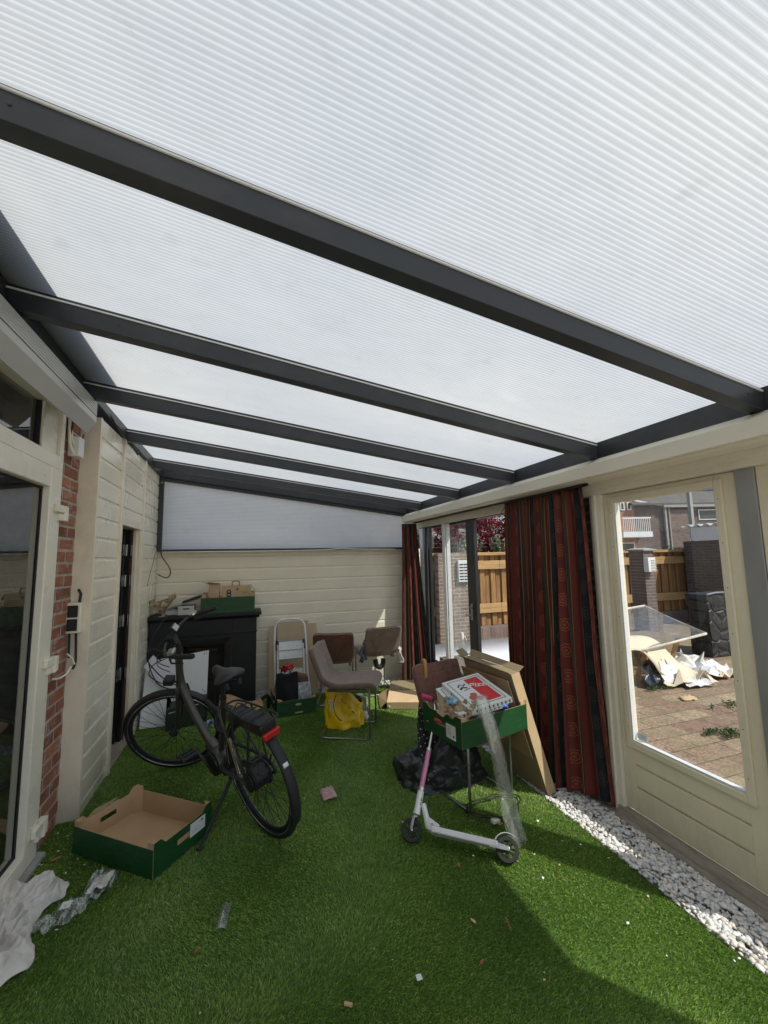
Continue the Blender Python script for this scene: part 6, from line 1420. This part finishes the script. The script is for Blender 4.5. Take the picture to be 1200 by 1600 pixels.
for i in range(95):
    x = rr.uniform(-1.0, 1.85); y = 1.05 + 3.9 * rr.random() ** 1.3
    if rr.random() < .25: x, y = rr.uniform(-1.03, -.75), rr.uniform(2.3, 3.2)
    if rr.random() < .20: x, y = rr.uniform(1.4, 1.86), rr.uniform(1.2, 3.0)
    s = rr.uniform(.0025, .0065)
    b = MB(); b.lathe([(0.0001, -s * .5), (s * .8, -s * .2), (s, .1 * s), (s * .6, s * .5), (0.0001, s * .6)], Matrix.Translation((x, y, .021)) @ Matrix.Rotation(rr.uniform(-.6, .6), 4, 'X') @ Matrix.Diagonal((rr.uniform(.7, 1.5), 1, .8, 1)), 7)
    tag(b.build('stray_pebble', M_whiteb if i % 4 else M_kraft2), 'tiny pale crumb of gravel scattered on the green grass', 'pebble', 'stray pebbles scattered over the grass')

# ================================================================== OUTSIDE
def leafcloud(name, centers, n, size, cols, mat, label=None, cat=None, parent=None, long=1.0, droop=0):
    V, F, C = [], [], []
    rs = np.random.default_rng(len(name) * 7 + n)
    for i in range(n):
        cx, cy, cz, rx, ry, rz = centers[rs.integers(len(centers))]
        d = rs.normal(size=3); d /= np.linalg.norm(d); r = rs.random() ** .45
        p = np.array([cx + d[0] * rx * r, cy + d[1] * ry * r, cz + d[2] * rz * r])
        a = rs.normal(size=3); a[2] -= droop; a /= np.linalg.norm(a); bb = np.cross(a, rs.normal(size=3)); bb /= np.linalg.norm(bb)
        s = size * rs.uniform(.6, 1.4); k = len(V) * 4
        V.append([p - a * s * long, p + bb * s * .45, p + a * s * long, p - bb * s * .45]); F.append([k, k + 1, k + 2, k + 3])
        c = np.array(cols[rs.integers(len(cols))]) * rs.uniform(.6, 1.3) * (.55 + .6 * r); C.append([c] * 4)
    V = np.array(V).reshape(-1, 3); base = np.array(parent['_o']) if parent else np.zeros(3)
    o = coltri(name, V - base, np.array(F), np.array(C).reshape(-1, 3), mat, None)
    if parent: o.parent = parent
    if label: tag(o, label, cat)
    return o
# fence
fn_ = thing('garden_fence', 'orange-brown vertical board fence with two horizontal rails across the garden', 'fence', (6.5, 7.15, 0))
x = 1.2; i = 0
b1 = MB(); b2 = MB()
rs = random.Random(3); XE = 11.2
while x < XE:
    w = .105 + rs.uniform(-.006, .006); j = rs.uniform(-.003, .003)
    (b1 if i % 2 == 0 else b2).box((x, 7.155 + j if i % 2 == 0 else 7.19 + j, .24), (x + w + (.03 if i % 2 else 0), 7.175 + j if i % 2 == 0 else 7.21 + j, 1.605)); x += w + (.012 if i % 2 == 0 else -.02) + .02; i += 1
b1.build('front_boards', M_fence, fn_, smooth=False, bevel=.002); b2.build('back_boards', M_fence, fn_, smooth=False)
for z in (.49, 1.335):
    x = 1.2
    while x < XE:
        b = MB(); b.box((x, 7.10, z), (min(x + 1.795, XE), 7.155, z + (.165 if z > 1 else .175))); b.build('rail', M_rail, fn_, bevel=.003); x += 1.8
b = MB(); b.box((1.2, 7.09, 1.605), (XE, 7.24, 1.665)); b.build('cap_board', M_rail, fn_, bevel=.004)
b = MB(); b.box((1.0, 7.12, -.05), (11.3, 7.30, .235)); tag(b.build('plinth_wall', M_brick_pl, smooth=False), 'low brown brick plinth under the board fence', 'low wall')
# pillar with letterbox
pl = thing('brick_pillar', 'dark brick gate pillar with a pale capstone in front of the fence', 'pillar', (7.8, 6.5, 0))
b = MB(); b.box((7.68, 6.30, -.02), (7.95, 6.64, 1.64)); b.build('brickwork', M_brick_gd, pl, smooth=False)
b = MB(); b.box((7.63, 6.25, 1.64), (8.0, 6.69, 1.67)); b.hexa([(7.64, 6.26, 1.67), (7.99, 6.26, 1.67), (7.99, 6.68, 1.67), (7.64, 6.68, 1.67), (7.74, 6.4, 1.70), (7.9, 6.4, 1.70), (7.9, 6.55, 1.70), (7.74, 6.55, 1.70)]); b.build('capstone', M_conc, pl, bevel=.006)
wl = thing('wall_letterbox', 'white louvred box fixed to the brick pillar', 'wall box', (7.78, 6.26, 1.2))
b = MB(); b.box((7.66, 6.19, 1.21), (7.86, 6.298, 1.50)); b.build('housing', M_white, wl, bevel=.008)
b = MB()
for k in range(5): b.box((7.74, 6.18, 1.235 + .05 * k), (7.87, 6.192, 1.258 + .05 * k))
b.build('louvre', M_box, wl, smooth=False)
# second louvred box near the sliding door, and a pier of brick behind the glass
b = MB(); b.box((3.36, 6.93, 0), (3.97, 7.085, 1.66)); pr2 = b.build('brick_pier', mat_brick('pale_pier_brick', (.22, .16, .13), (.28, .21, .17), (.35, .33, .3), 1, .5, 'XZ'), smooth=False); tag(pr2, 'brown brick pier in front of the fence seen through the sliding glass', 'pier')
wl2 = thing('vent_box', 'white louvred vent box on the brick pier behind the sliding glass', 'vent box', (3.85, 6.9, 1.1))
b = MB(); b.box((3.74, 6.86, 1.12), (3.97, 6.93, 1.52)); b.build('housing', M_white, wl2, bevel=.006)
b = MB()
for k in range(6):
    for j in range(2): b.box((3.76 + .10 * j, 6.852, 1.16 + .055 * k), (3.845 + .10 * j, 6.861, 1.18 + .055 * k))
b.build('louvre', M_anth, wl2, smooth=False)
# red maple, shrub
mp = thing('red_maple', 'dark red Japanese maple behind the fence', 'tree', (5.6, 8.4, 0))
b = MB(); b.tube(catmull([(5.6, 8.4, 0), (5.62, 8.4, 1.0), (5.5, 8.4, 1.7), (5.3, 8.3, 2.4)], 4), [.07] * 6 + [.05] * 4 + [.03] * 3, 8)
for dx, dy, dz in ((-.9, -.2, 2.5), (.8, .1, 2.7), (.1, .5, 2.9), (-.4, -.4, 2.3), (.5, -.4, 2.2)): b.tube(catmull([(5.6, 8.4, 1.2), (5.6 + dx * .5, 8.4 + dy * .5, 1.9), (5.6 + dx, 8.4 + dy, dz)], 4), .018, 6)
b.build('trunk', M_bark, mp)
cen = [(5.5 + rs.uniform(-1.25, 1.25), 8.4 + rs.uniform(-.6, .6), 2.35 + rs.uniform(-.5, .7), .48, .4, .15) for _ in range(44)]
cen += [(5.5 + rs.uniform(-1.5, 1.5), 8.5 + rs.uniform(-.4, .4), 2.0 + rs.uniform(-.25, .2), .5, .35, .16) for _ in range(18)]
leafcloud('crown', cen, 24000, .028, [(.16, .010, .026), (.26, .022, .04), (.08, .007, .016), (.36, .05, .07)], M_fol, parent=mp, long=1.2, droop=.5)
for (px_, lb, nn) in ((5.15, 'grey-green bushy shrub with upright tips just behind the fence', 900), (5.75, 'pale grey-green shrub rising over the fence to the right of its neighbour', 800), (4.45, 'small sparse grey-green plant over the fence by the black door stile', 350)):
    sh = thing('grey_green_shrub', lb, 'shrub', (px_, 7.5, 1.3)); cen = []
    b = MB()
    for k in range(12):
        a = rs.uniform(0, 6.28); tip = Vector((px_ + math.cos(a) * rs.uniform(.05, .30), 7.5 + math.sin(a) * .12, 1.68 + rs.uniform(.10, .36))); b.tube([(px_, 7.5, 1.2), tip], .004, 5)
        for q in range(4): p = Vector((px_, 7.5, 1.3)).lerp(tip, .55 + .15 * q); cen.append((p.x, p.y, p.z, .035, .035, .045))
    b.build('stem', M_bark, sh); leafcloud('leaves', cen, nn * 2, .022, [(.28, .33, .20), (.42, .46, .32), (.16, .21, .12)], M_fol, parent=sh, long=1.5)
for z in (1.78, 1.86):
    b = MB(); b.tube([(3.5, 7.6, z), (7.0, 7.6, z)], .005, 5); tag(b.build('fence_wire', M_blk2), 'thin horizontal wire above the fence at ' + ('the lower level' if z < 1.8 else 'the upper level'), 'wire')
b = MB(); b.box((4.4, 8.0, 1.2), (4.65, 8.1, 2.2)); tag(b.build('neighbour_post', M_conc, smooth=False), 'grey post behind the fence under the maple', 'post')
# white ribbed sheet lying outside the door
wr = thing('ribbed_sheet', 'bright white ribbed roofing sheet lying outside the sliding door', 'roofing sheet', (3.7, 5.6, 0))
def rib(u, v): return Vector((2.42 + 3.0 * u, 4.85 + 1.62 * v + .0 * u, .125 + .007 * math.sin(u * 75 * 2 * PI)))
b = MB(); b.grid(rib, 600, 1); b.build('sheet', simple('white_roof_sheet', (.80, .81, .82), .5, var=.04), wr, solid=.003)
b = MB(); b.box((2.42, 4.83, .07), (5.42, 4.85, .132)); b.build('dark_edge', M_anth, wr, smooth=False)
b = MB(); b.box((2.5, 4.9, -.01), (5.3, 5.0, .113)); b.box((2.5, 6.2, -.01), (5.3, 6.3, .113)); tag(b.build('support_beam', M_rail, smooth=False), 'timber bearers under the white ribbed sheet', 'timber')
sb_ = thing('spray_bottle', 'clear spray bottle with a white cap standing outside behind the sliding glass', 'spray bottle', (2.62, 4.78, 0))
b = MB(); b.lathe([(.05, .30), (.055, .33), (.055, .45), (.03, .52), (.018, .55)], Matrix.Translation((2.62, 4.78, 0)), 18); b.build('bottle_body', M_film, sb_)
b = MB(); b.lathe([(.022, .55), (.024, .60), (.016, .63), (.0, .632)], Matrix.Translation((2.62, 4.78, 0)), 14); b.tube([(2.62, 4.78, .60), (2.66, 4.77, .57), (2.67, 4.76, .53)], .006, 6); b.build('spray_cap', M_white, sb_)
b = MB(); b.box((2.40, 4.5, -.01), (2.78, 5.0, .298)); tag(b.build('low_bench', M_brick_pl, smooth=False), 'low brick ledge outside the sliding glass', 'ledge')

# net frame and heap of packaging seen through the garden door
nf = thing('mesh_frame', 'pale metal framed mesh screen lying aslant over the cardboard heap', 'mesh screen', (5.8, 4.7, 0))
A_, B_, D_ = Vector((6.16, 4.20, .45)), Vector((6.45, 5.35, .70)), Vector((4.55, 3.86, .42)); Cc = B_ + (D_ - A_)
b = MB(); b.tube([A_, B_, Cc, D_], .022, 8, closed=True); b.build('frame_tube', simple('pale_frame_paint', (.55, .52, .44), .5), nf)
b = MB(); b.quad(A_, B_, Cc, D_); b.build('mesh', M_net, nf, smooth=False)
b = MB()
for p, q in ((A_.lerp(D_, .35) + Vector((.0, .1, 0)), Vector((5.45, 4.25, 0))), (B_.lerp(A_, .3), Vector((6.2, 4.9, 0))), (D_.lerp(A_, .05), Vector((4.7, 4.1, 0))), (Cc.lerp(B_, .3), Vector((5.0, 4.95, 0)))):
    b.tube([p, q], .035, 4)
b.build('support_leg', M_rail, nf, smooth=False)
cbx = thing('moving_box', 'worn brown cardboard box beneath the mesh screen', 'cardboard box', (5.6, 4.7, 0))
b = MB(); b.box((5.35, 4.55, -.01), (6.0, 5.0, .38)); b.build('box_body', M_kraft, cbx, bevel=.004)
b = MB(); b.box((5.42, 4.546, .14), (5.48, 4.55, .24)); b.box((5.72, 4.546, .14), (5.80, 4.55, .22)); b.build('label', M_white, cbx, smooth=False)
b = MB(); b.box((4.95, 4.7, -.01), (5.3, 5.1, .42)); tag(b.build('grey_box', M_dark, bevel=.004), 'dark grey box left of the worn brown box under the mesh screen', 'box')
def sheet(name, pts, mat, label, seed, amp=.05, th_=.006):
    return cloth(name, pts, mat, label, 'cardboard', seed, th_, 18, 18, amp)
cth = lambda n, w, lb, sd: None
def crump(name, pts, mat, label, seed, amp=.04, nu=7, nv=6, kids=0):
    a, c, d, e = [Vector(p) for p in pts]; rq = random.Random(seed)
    G = {}
    def fn(u, v):
        k = (round(u * nu), round(v * nv))
        if k not in G: G[k] = Vector((rq.uniform(-1, 1) * amp * .6, rq.uniform(-1, 1) * amp * .6, abs(rq.gauss(0, 1)) * amp))
        return a.lerp(c, u).lerp(e.lerp(d, u), v) + G[k]
    b = MB(); b.grid(fn, nu, nv); tag(b.build(name, mat, solid=.006, smooth=False), label, 'cardboard')
TOP = [(4.477, 4.12, 0.548), (4.847, 4.08, 0.518), (5.066, 4.04, 0.452), (5.197, 4.0, 0.297), (5.316, 3.96, 0.151), (5.592, 3.92, 0.054)]
BOT = [(4.218, 3.88, 0.439), (4.507, 3.85, 0.449), (4.656, 3.82, 0.278), (4.745, 3.79, 0.128), (4.996, 3.76, 0.087), (5.255, 3.73, 0.06)]
M_cream_card = simple('cream_card', (.60, .52, .39), .8, var=.1, vs=6, bs=.2)
tp_ = catmull(TOP, 4); bp_ = catmull(BOT, 4); m_ = len(tp_) - 1
b = MB(); b.grid(lambda u, v: tp_[int(round(u * m_))].lerp(bp_[int(round(u * m_))], v) + Vector((0, 0, .02 * math.sin(v * 3 + u * 9))), m_, 5); tag(b.build('cardboard_strip', M_cream_card, solid=.008, angle=20), 'long curved cream cardboard strip folded over the heap', 'cardboard')
crump('cardboard_sheet', [(4.70, 3.70, .01), (5.50, 3.66, .01), (5.52, 3.95, .05), (4.9, 4.0, .12)], M_cream_card, 'buckled cream cardboard at the front left of the heap', 2, .05)
crump('cardboard_sheet', [(5.40, 3.76, .01), (6.05, 3.80, .01), (6.02, 4.05, .03), (5.45, 4.15, .08)], M_whiteb, 'whitish crumpled sheet at the right end of the heap', 5, .05, 9, 6)
crump('cardboard_sheet', [(5.20, 4.0, .05), (5.85, 4.0, .04), (6.0, 4.35, .08), (5.3, 4.4, .15)], M_paper, 'grey crumpled paper lying behind the whitish sheet', 9, .06)
crump('plastic_wrap', [(4.55, 3.78, .02), (4.95, 3.75, .02), (5.0, 3.98, .22), (4.6, 4.02, .26)], M_trash, 'dark crumpled plastic under the long cardboard strip', 12, .05)
crump('paper_sheet', [(4.72, 3.74, .03), (4.98, 3.72, .03), (5.0, 3.82, .20), (4.80, 3.85, .22)], M_whiteb, 'white torn paper propped against the dark plastic in the heap', 21, .03, 4, 5)
crump('cardboard_sheet', [(5.62, 3.70, .01), (6.12, 3.74, .01), (6.10, 3.92, .03), (5.7, 3.92, .04)], M_cream_card, 'flat torn beige sheet at the far right tip of the heap', 41, .035, 6, 4)
crump('cardboard_sheet', [(4.95, 3.60, .01), (5.35, 3.58, .01), (5.35, 3.75, .03), (5.0, 3.78, .03)], M_whiteb, 'white curled strip along the front edge of the heap', 43, .03, 7, 3)
crump('cardboard_flap', [(5.75, 4.25, .02), (6.15, 4.2, .02), (6.2, 4.4, .10), (5.8, 4.5, .12)], M_white, 'small white flap behind the right end of the heap', 31, .03, 4, 4)
cloth('small_card', [(4.52, 3.38, .0), (4.68, 3.34, .0), (4.72, 3.44, .02), (4.55, 3.46, .01)], M_kraft2, 'single small torn card lying on the paving before the heap', 'card', 3, .004, 6, 6, .01)
for j, (wx, wy, ww, n_l, lb) in enumerate(((4.02, 2.66, .16, 340, 'leafy green weed growing between the pavers nearest the door glass'), (4.62, 3.78, .16, 260, 'thin mossy weed on the paving before the long cardboard strip'), (5.06, 3.76, .10, 200, 'small weed with a yellow flower in front of the heap'), (4.75, 3.05, .2, 160, 'sparse weed in the paver joint midway to the heap'))):
    wd = thing('weed', lb, 'weed', (wx, wy, 0)); cen = [(wx + rs.uniform(-ww, ww), wy + rs.uniform(-ww * .5, ww * .5), .02, .05, .04, .02) for _ in range(9)]
    leafcloud('leaves', cen, n_l, .013, [(.07, .11, .03), (.11, .16, .05), (.05, .08, .025)], M_fol, parent=wd, long=1.3)
    if j == 2:
        b = MB(); b.tube([(wx + .05, wy, 0), (wx + .06, wy, .07)], .003, 5); b.lathe([(.0, .065), (.018, .07), (.0, .08)], Matrix.Translation((wx + .06, wy, 0)), 8); b.build('flower', M_yellow, wd)
# black covered stove
cv = thing('garden_stove', 'black domed outdoor stove under a fitted cover in the shade', 'garden stove', (6.75, 4.5, 0))
def cvf(u, v):
    a = 2 * PI * u; k = max(abs(math.cos(a)), abs(math.sin(a))) ** .75; r = 1 / k
    w = .50 * (1.0 if v < .80 else 1.06) * (1 if v < .93 else max(.02, (1 - v) / .07)); bulge = .02 * abs(math.sin(u * 18)) * math.sin(v * 9) ** 2
    return Vector((7.17 + math.cos(a) * r * (w + bulge) * .9, 4.68 + math.sin(a) * r * (w + bulge) * .34, .0 + .90 * min(1, v / .93) + (.05 * math.sin(max(0, (v - .8) / .2) * PI / 2))))
b = MB(); b.grid(cvf, 64, 40); b.build('cover', M_bin, cv, angle=50)
b = MB(); b.tube([(6.72, 4.50, .945), (6.9, 4.49, .965), (7.3, 4.49, .96), (7.6, 4.50, .95)], .014, 8); b.build('rim_pipe', M_steel, cv)
# shed with corrugated roof
M_brick_sy = mat_brick('shed_brick_side', (.085, .07, .062), (.115, .09, .08), (.13, .125, .12), 1, .5, 'YZ')
gs = thing('garden_shed', 'dark brick garden shed with a white corrugated roof edge and timber post', 'shed', (10.5, 6.2, 0))
b = MB(); b.box((9.9, 6.15, -.02), (14.0, 7.05, 1.85)); b.build('wall', M_brick_sy, gs, smooth=False)
b = MB(); b.box((9.83, 6.08, 1.86), (14.2, 6.148, 2.16)); b.box((9.83, 6.148, 1.86), (9.897, 6.80, 2.16)); b.build('fascia', M_whiteb, gs, smooth=False)
b = MB(); b.grid(lambda u, v: Vector((9.74 + 4.5 * u, 5.95 + 1.0 * v, 2.20 + .03 * math.sin(v * 5 * 2 * PI))), 1, 90); b.build('corrugated_roof', M_whiteb, gs, solid=.012)
b = MB(); b.box((9.82, 6.03, 0), (9.96, 6.14, 1.855)); b.build('timber_post', M_rail, gs, smooth=False)
b = MB(); b.box((9.98, 6.10, 0), (10.8, 6.149, 1.8)); b.build('doorway', M_black, gs, smooth=False)
b = MB(); b.box((10.93, 7.5, -.02), (11.02, 7.58, 3.15)); tag(b.build('timber_pole', M_conc, smooth=False), 'tall grey pole beside the corrugated shed', 'pole')

# far houses
def house(name, label, o, ax, W, D, H, wallmat, roofm, parts):
    """o near-left corner, ax along the facade; parts(P, t) adds the openings"""
    t = thing(name, label, 'house', o); o = Vector(o); ax = Vector(ax).normalized(); ay = Vector((-ax.y, ax.x, 0))
    def P(x, y, z): return o + ax * x + ay * y + Vector((0, 0, z))
    def bx(b, a, c):
        x0, y0, z0 = a; x1, y1, z1 = c; b.hexa([P(x0, y0, z0), P(x1, y0, z0), P(x1, y1, z0), P(x0, y1, z0), P(x0, y0, z1), P(x1, y0, z1), P(x1, y1, z1), P(x0, y1, z1)])
    b = MB(); bx(b, (0, 0, -.05), (W, D, H)); b.build('wall', wallmat, t, smooth=False)
    if roofm:
        b = MB(); r = 3.4 if D > 10 else 1.6
        b.hexa([P(-.3, -.3, H), P(W + .3, -.3, H), P(W + .3, D / 2, H + r), P(-.3, D / 2, H + r), P(-.3, -.3, H + .12), P(W + .3, -.3, H + .12), P(W + .3, D / 2, H + r + .12), P(-.3, D / 2, H + r + .12)])
        b.hexa([P(-.3, D + .3, H), P(W + .3, D + .3, H), P(W + .3, D / 2, H + r - .01), P(-.3, D / 2, H + r - .01), P(-.3, D + .3, H + .12), P(W + .3, D + .3, H + .12), P(W + .3, D / 2, H + r + .11), P(-.3, D / 2, H + r + .11)])
        b.build('roof', roofm, t, smooth=False)
    parts(P, bx, t); return t
def win(bx, t, x, z, w, h, d=-.02):
    b = MB(); bx(b, (x, d - .03, z), (x + w, d, z + h)); f = b.build('window', M_white, t, smooth=False)
    b = MB(); bx(b, (x + .06, d - .04, z + .06), (x + w - .06, d - .03, z + h - .06)); b.build('pane', M_winglass, f, smooth=False)
AX = Vector((.95, -.32, 0)); HB = Vector((23.99, 20.4, 0)); KS = 1.7
def Z_(z): return 1.6 + (z - 1.6) * KS
def hA(P, bx, t):
    for x in (-.36, -.10): win(bx, t, (x + .75) * KS, Z_(3.26), .16 * KS, .31 * KS)
    b = MB(); bx(b, (0, -1.3, Z_(2.18)), (1.08 * KS, 0, Z_(2.38))); b.build('balcony_slab', M_whiteb, t, smooth=False)
    b = MB()
    for k in range(15): bx(b, (.05 + .118 * k, -1.28, Z_(2.38)), (.075 + .118 * k, -1.25, Z_(2.88)))
    bx(b, (0, -1.3, Z_(2.86)), (1.06 * KS, -1.22, Z_(2.91))); b.build('balcony_railing', M_wpaint, t, smooth=False)
    win(bx, t, .35, Z_(1.4), .62 * KS, .6 * KS)
house('orange_brick_house', 'orange brick house with a white balcony beyond the fence', tuple(HB - AX.normalized() * .75 * KS), AX, .93 * KS, 6, 6.2, M_brick_o, None, hA)
def hB(P, bx, t):
    b = MB(); bx(b, (1.10 * KS, -.20, 0), (1.17 * KS, -.02, Z_(3.4))); b.build('downpipe', M_conc, t, smooth=False)
    b = MB(); bx(b, (1.26 * KS, -.18, 0), (1.30 * KS, -.03, Z_(3.3))); b.build('downpipe', M_conc, t, smooth=False)
    b = MB(); bx(b, (1.05 * KS, -.30, Z_(3.33)), (4.6 * KS, -.01, Z_(3.42))); b.build('gutter', M_conc, t, smooth=False)
    b = MB(); b.hexa([P(0, -.1, Z_(3.60)), P(1.12 * KS, -.1, Z_(3.38)), P(1.12 * KS, -.02, Z_(3.38)), P(0, -.02, Z_(3.60)), P(0, -.1, Z_(3.66)), P(1.12 * KS, -.1, Z_(3.44)), P(1.12 * KS, -.02, Z_(3.44)), P(0, -.02, Z_(3.66))]); b.build('verge_board', M_whiteb, t, smooth=False)
    b = MB(); bx(b, (1.32 * KS, -.10, Z_(1.78)), (2.02 * KS, -.012, Z_(3.24))); b.build('brick_panel', mat_brick('mottled_brick', (.15, .10, .09), (.24, .17, .15), (.2, .18, .17), 1, .4, 'XZ'), t, smooth=False)
    win(bx, t, 2.06 * KS, Z_(2.50), .17 * KS, .55 * KS); win(bx, t, 2.05 * KS, Z_(1.76), .26 * KS, .36 * KS); win(bx, t, 2.46 * KS, Z_(2.83), 1.2 * KS, .40 * KS)
    b = MB()
    H, r, D = Z_(3.42), 3.4, 12
    def R(xx, yy): return P(xx, yy, H + .16 + (yy + .3) / (D / 2 + .3) * r)
    for k, (x, y) in enumerate(((1.75, 1.6), (3.9, 1.6), (5.9, 1.6), (-.2, 2.4))): b = MB(); b.add([R(x, y), R(x + 1.9, y), R(x + 1.9, y + 2.6), R(x, y + 2.6)], [(0, 1, 2, 3)]); b.build('solar_panel', M_solar, t, smooth=False)
house('dark_brick_house', 'dark brick house with solar panels on its tiled roof beyond the fence', tuple(HB + AX.normalized() * .19 * KS), AX, 8.5, 12, Z_(3.42), M_brick_gd, M_tile, hB)
def hC(P, bx, t):
    b = MB(); bx(b, (0, -.1, 2.22), (3.2, -.01, 2.5)); b.build('white_fascia', M_white, t, smooth=False)
    win(bx, t, .3, 1.1, 1.2, .95); win(bx, t, 1.7, 1.1, 1.1, .95); win(bx, t, .4, 2.6, 2.4, .75)
house('pale_house', 'pale house with a white band and windows behind the sliding glass', (7.0, 15.4, 0), (1, -.05, 0), 3.4, 5, 3.7, simple('grey_render', (.42, .46, .47), .8, var=.1, vs=1), M_tile, hC)
b = MB(); b.box((5.2, 16.5, 0), (6.9, 20, 3.0)); tag(b.build('distant_garage', M_brick_gd, smooth=False), 'plain dark brick outbuilding left of the pale house', 'outbuilding')
cv2 = thing('cypress_shrub', 'slim dark conifer in front of the pale house', 'shrub', (7.6, 12.5, 0))
b = MB(); b.tube([(7.6, 12.5, 0), (7.6, 12.5, 1.6)], .05, 6); b.build('trunk', M_bark, cv2); leafcloud('crown', [(7.6, 12.5, 1.2 + .2 * k, .22 - .02 * k, .22 - .02 * k, .3) for k in range(7)], 1500, .045, [(.03, .06, .03), (.05, .09, .04)], M_fol, parent=cv2)
dhc = [(3.0 + .45 * k, 9.3, 1.55 + rs.uniform(-.1, .2), .4, .3, .55) for k in range(10)]  # added hedge with near-black leaves, blocks the bright sky behind the maple
dh = thing('sky_blocking_hedge', 'added dark-leaved hedge blocking the sky behind the red maple', 'hedge', (5, 9.3, 0)); b = MB()
for k in range(6): b.tube([(3.2 + .7 * k, 9.3, 0), (3.2 + .7 * k, 9.3, 1.4)], .03, 5)
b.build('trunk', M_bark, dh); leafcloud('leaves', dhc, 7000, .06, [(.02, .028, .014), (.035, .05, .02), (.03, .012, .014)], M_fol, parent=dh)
hedge_c = [(9.5 + .5 * k + rs.uniform(-.2, .2), 9.6 + rs.uniform(-.2, .2), 1.0 + rs.uniform(-.1, .35), .45, .4, .5) for k in range(10)]
hg = thing('garden_hedge', 'dark hedge growing behind the fence right of the pillar', 'hedge', (11.5, 9.6, 0)); b = MB()
for k in range(8): b.tube([(9.6 + .6 * k, 9.6, 0), (9.6 + .6 * k, 9.6, 1.0)], .03, 5)
b.build('trunk', M_bark, hg); leafcloud('leaves', hedge_c, 5000, .05, [(.03, .05, .02), (.05, .08, .03), (.02, .035, .015)], M_fol, parent=hg)

# ================================================================== LIGHT, SKY, CAMERA
w = bpy.data.worlds.new("World"); scn.world = w; w.use_nodes = True; nt = w.node_tree; nt.nodes.clear()
sky = nt.nodes.new('ShaderNodeTexSky'); sky.sky_type = 'NISHITA'; sky.sun_disc = False
sun_vec = Vector((.547, -.66, 1)).normalized()
el = math.asin(sun_vec.z); az = math.atan2(sun_vec.x, sun_vec.y)
sky.sun_elevation = el; sky.sun_rotation = az; sky.dust_density = 1.5
bg = nt.nodes.new('ShaderNodeBackground'); bg.inputs[1].default_value = .15
nt.links.new(sky.outputs[0], bg.inputs[0]); o = nt.nodes.new('ShaderNodeOutputWorld'); nt.links.new(bg.outputs[0], o.inputs[0])
sl_ = bpy.data.lights.new('sun', 'SUN'); sl_.energy = 5.0; sl_.angle = math.radians(.55); sl_.color = (1, .95, .87)
so_ = bpy.data.objects.new('sun', sl_); COL.objects.link(so_); so_.rotation_euler = sun_vec.to_track_quat('Z', 'Y').to_euler(); so_.location = (3, -3, 6)

PITCH, YAW, ROLL, F = 6.34837039, 18.50695207, -1.05012946, 638.832
p, y, r = (math.radians(v) for v in (PITCH, YAW, ROLL))
fwd = Vector((math.sin(y) * math.cos(p), math.cos(y) * math.cos(p), math.sin(p))); rt = Vector((math.cos(y), -math.sin(y), 0)); up = rt.cross(fwd)
r2 = rt * math.cos(r) + up * math.sin(r); u2 = -rt * math.sin(r) + up * math.cos(r)
cam = bpy.data.cameras.new('camera'); co = bpy.data.objects.new('camera', cam); COL.objects.link(co)
co.matrix_world = Matrix(((r2.x, u2.x, -fwd.x, 0), (r2.y, u2.y, -fwd.y, 0), (r2.z, u2.z, -fwd.z, 1.6), (0, 0, 0, 1)))
cam.sensor_fit = 'VERTICAL'; cam.sensor_height = 24; cam.lens = F / 1600 * 24; cam.clip_start = .02; cam.clip_end = 500
scn.camera = co
scn.view_settings.view_transform = 'Standard'; scn.view_settings.look = 'None'; scn.view_settings.exposure = 0; scn.view_settings.gamma = 1
scn.cycles.max_bounces = 10; scn.cycles.transparent_max_bounces = 16; scn.cycles.diffuse_bounces = 5; scn.cycles.use_denoising = True
scn.cycles.sample_clamp_indirect = 8
for o in COL.objects:
    if '_o' in o: del o['_o']
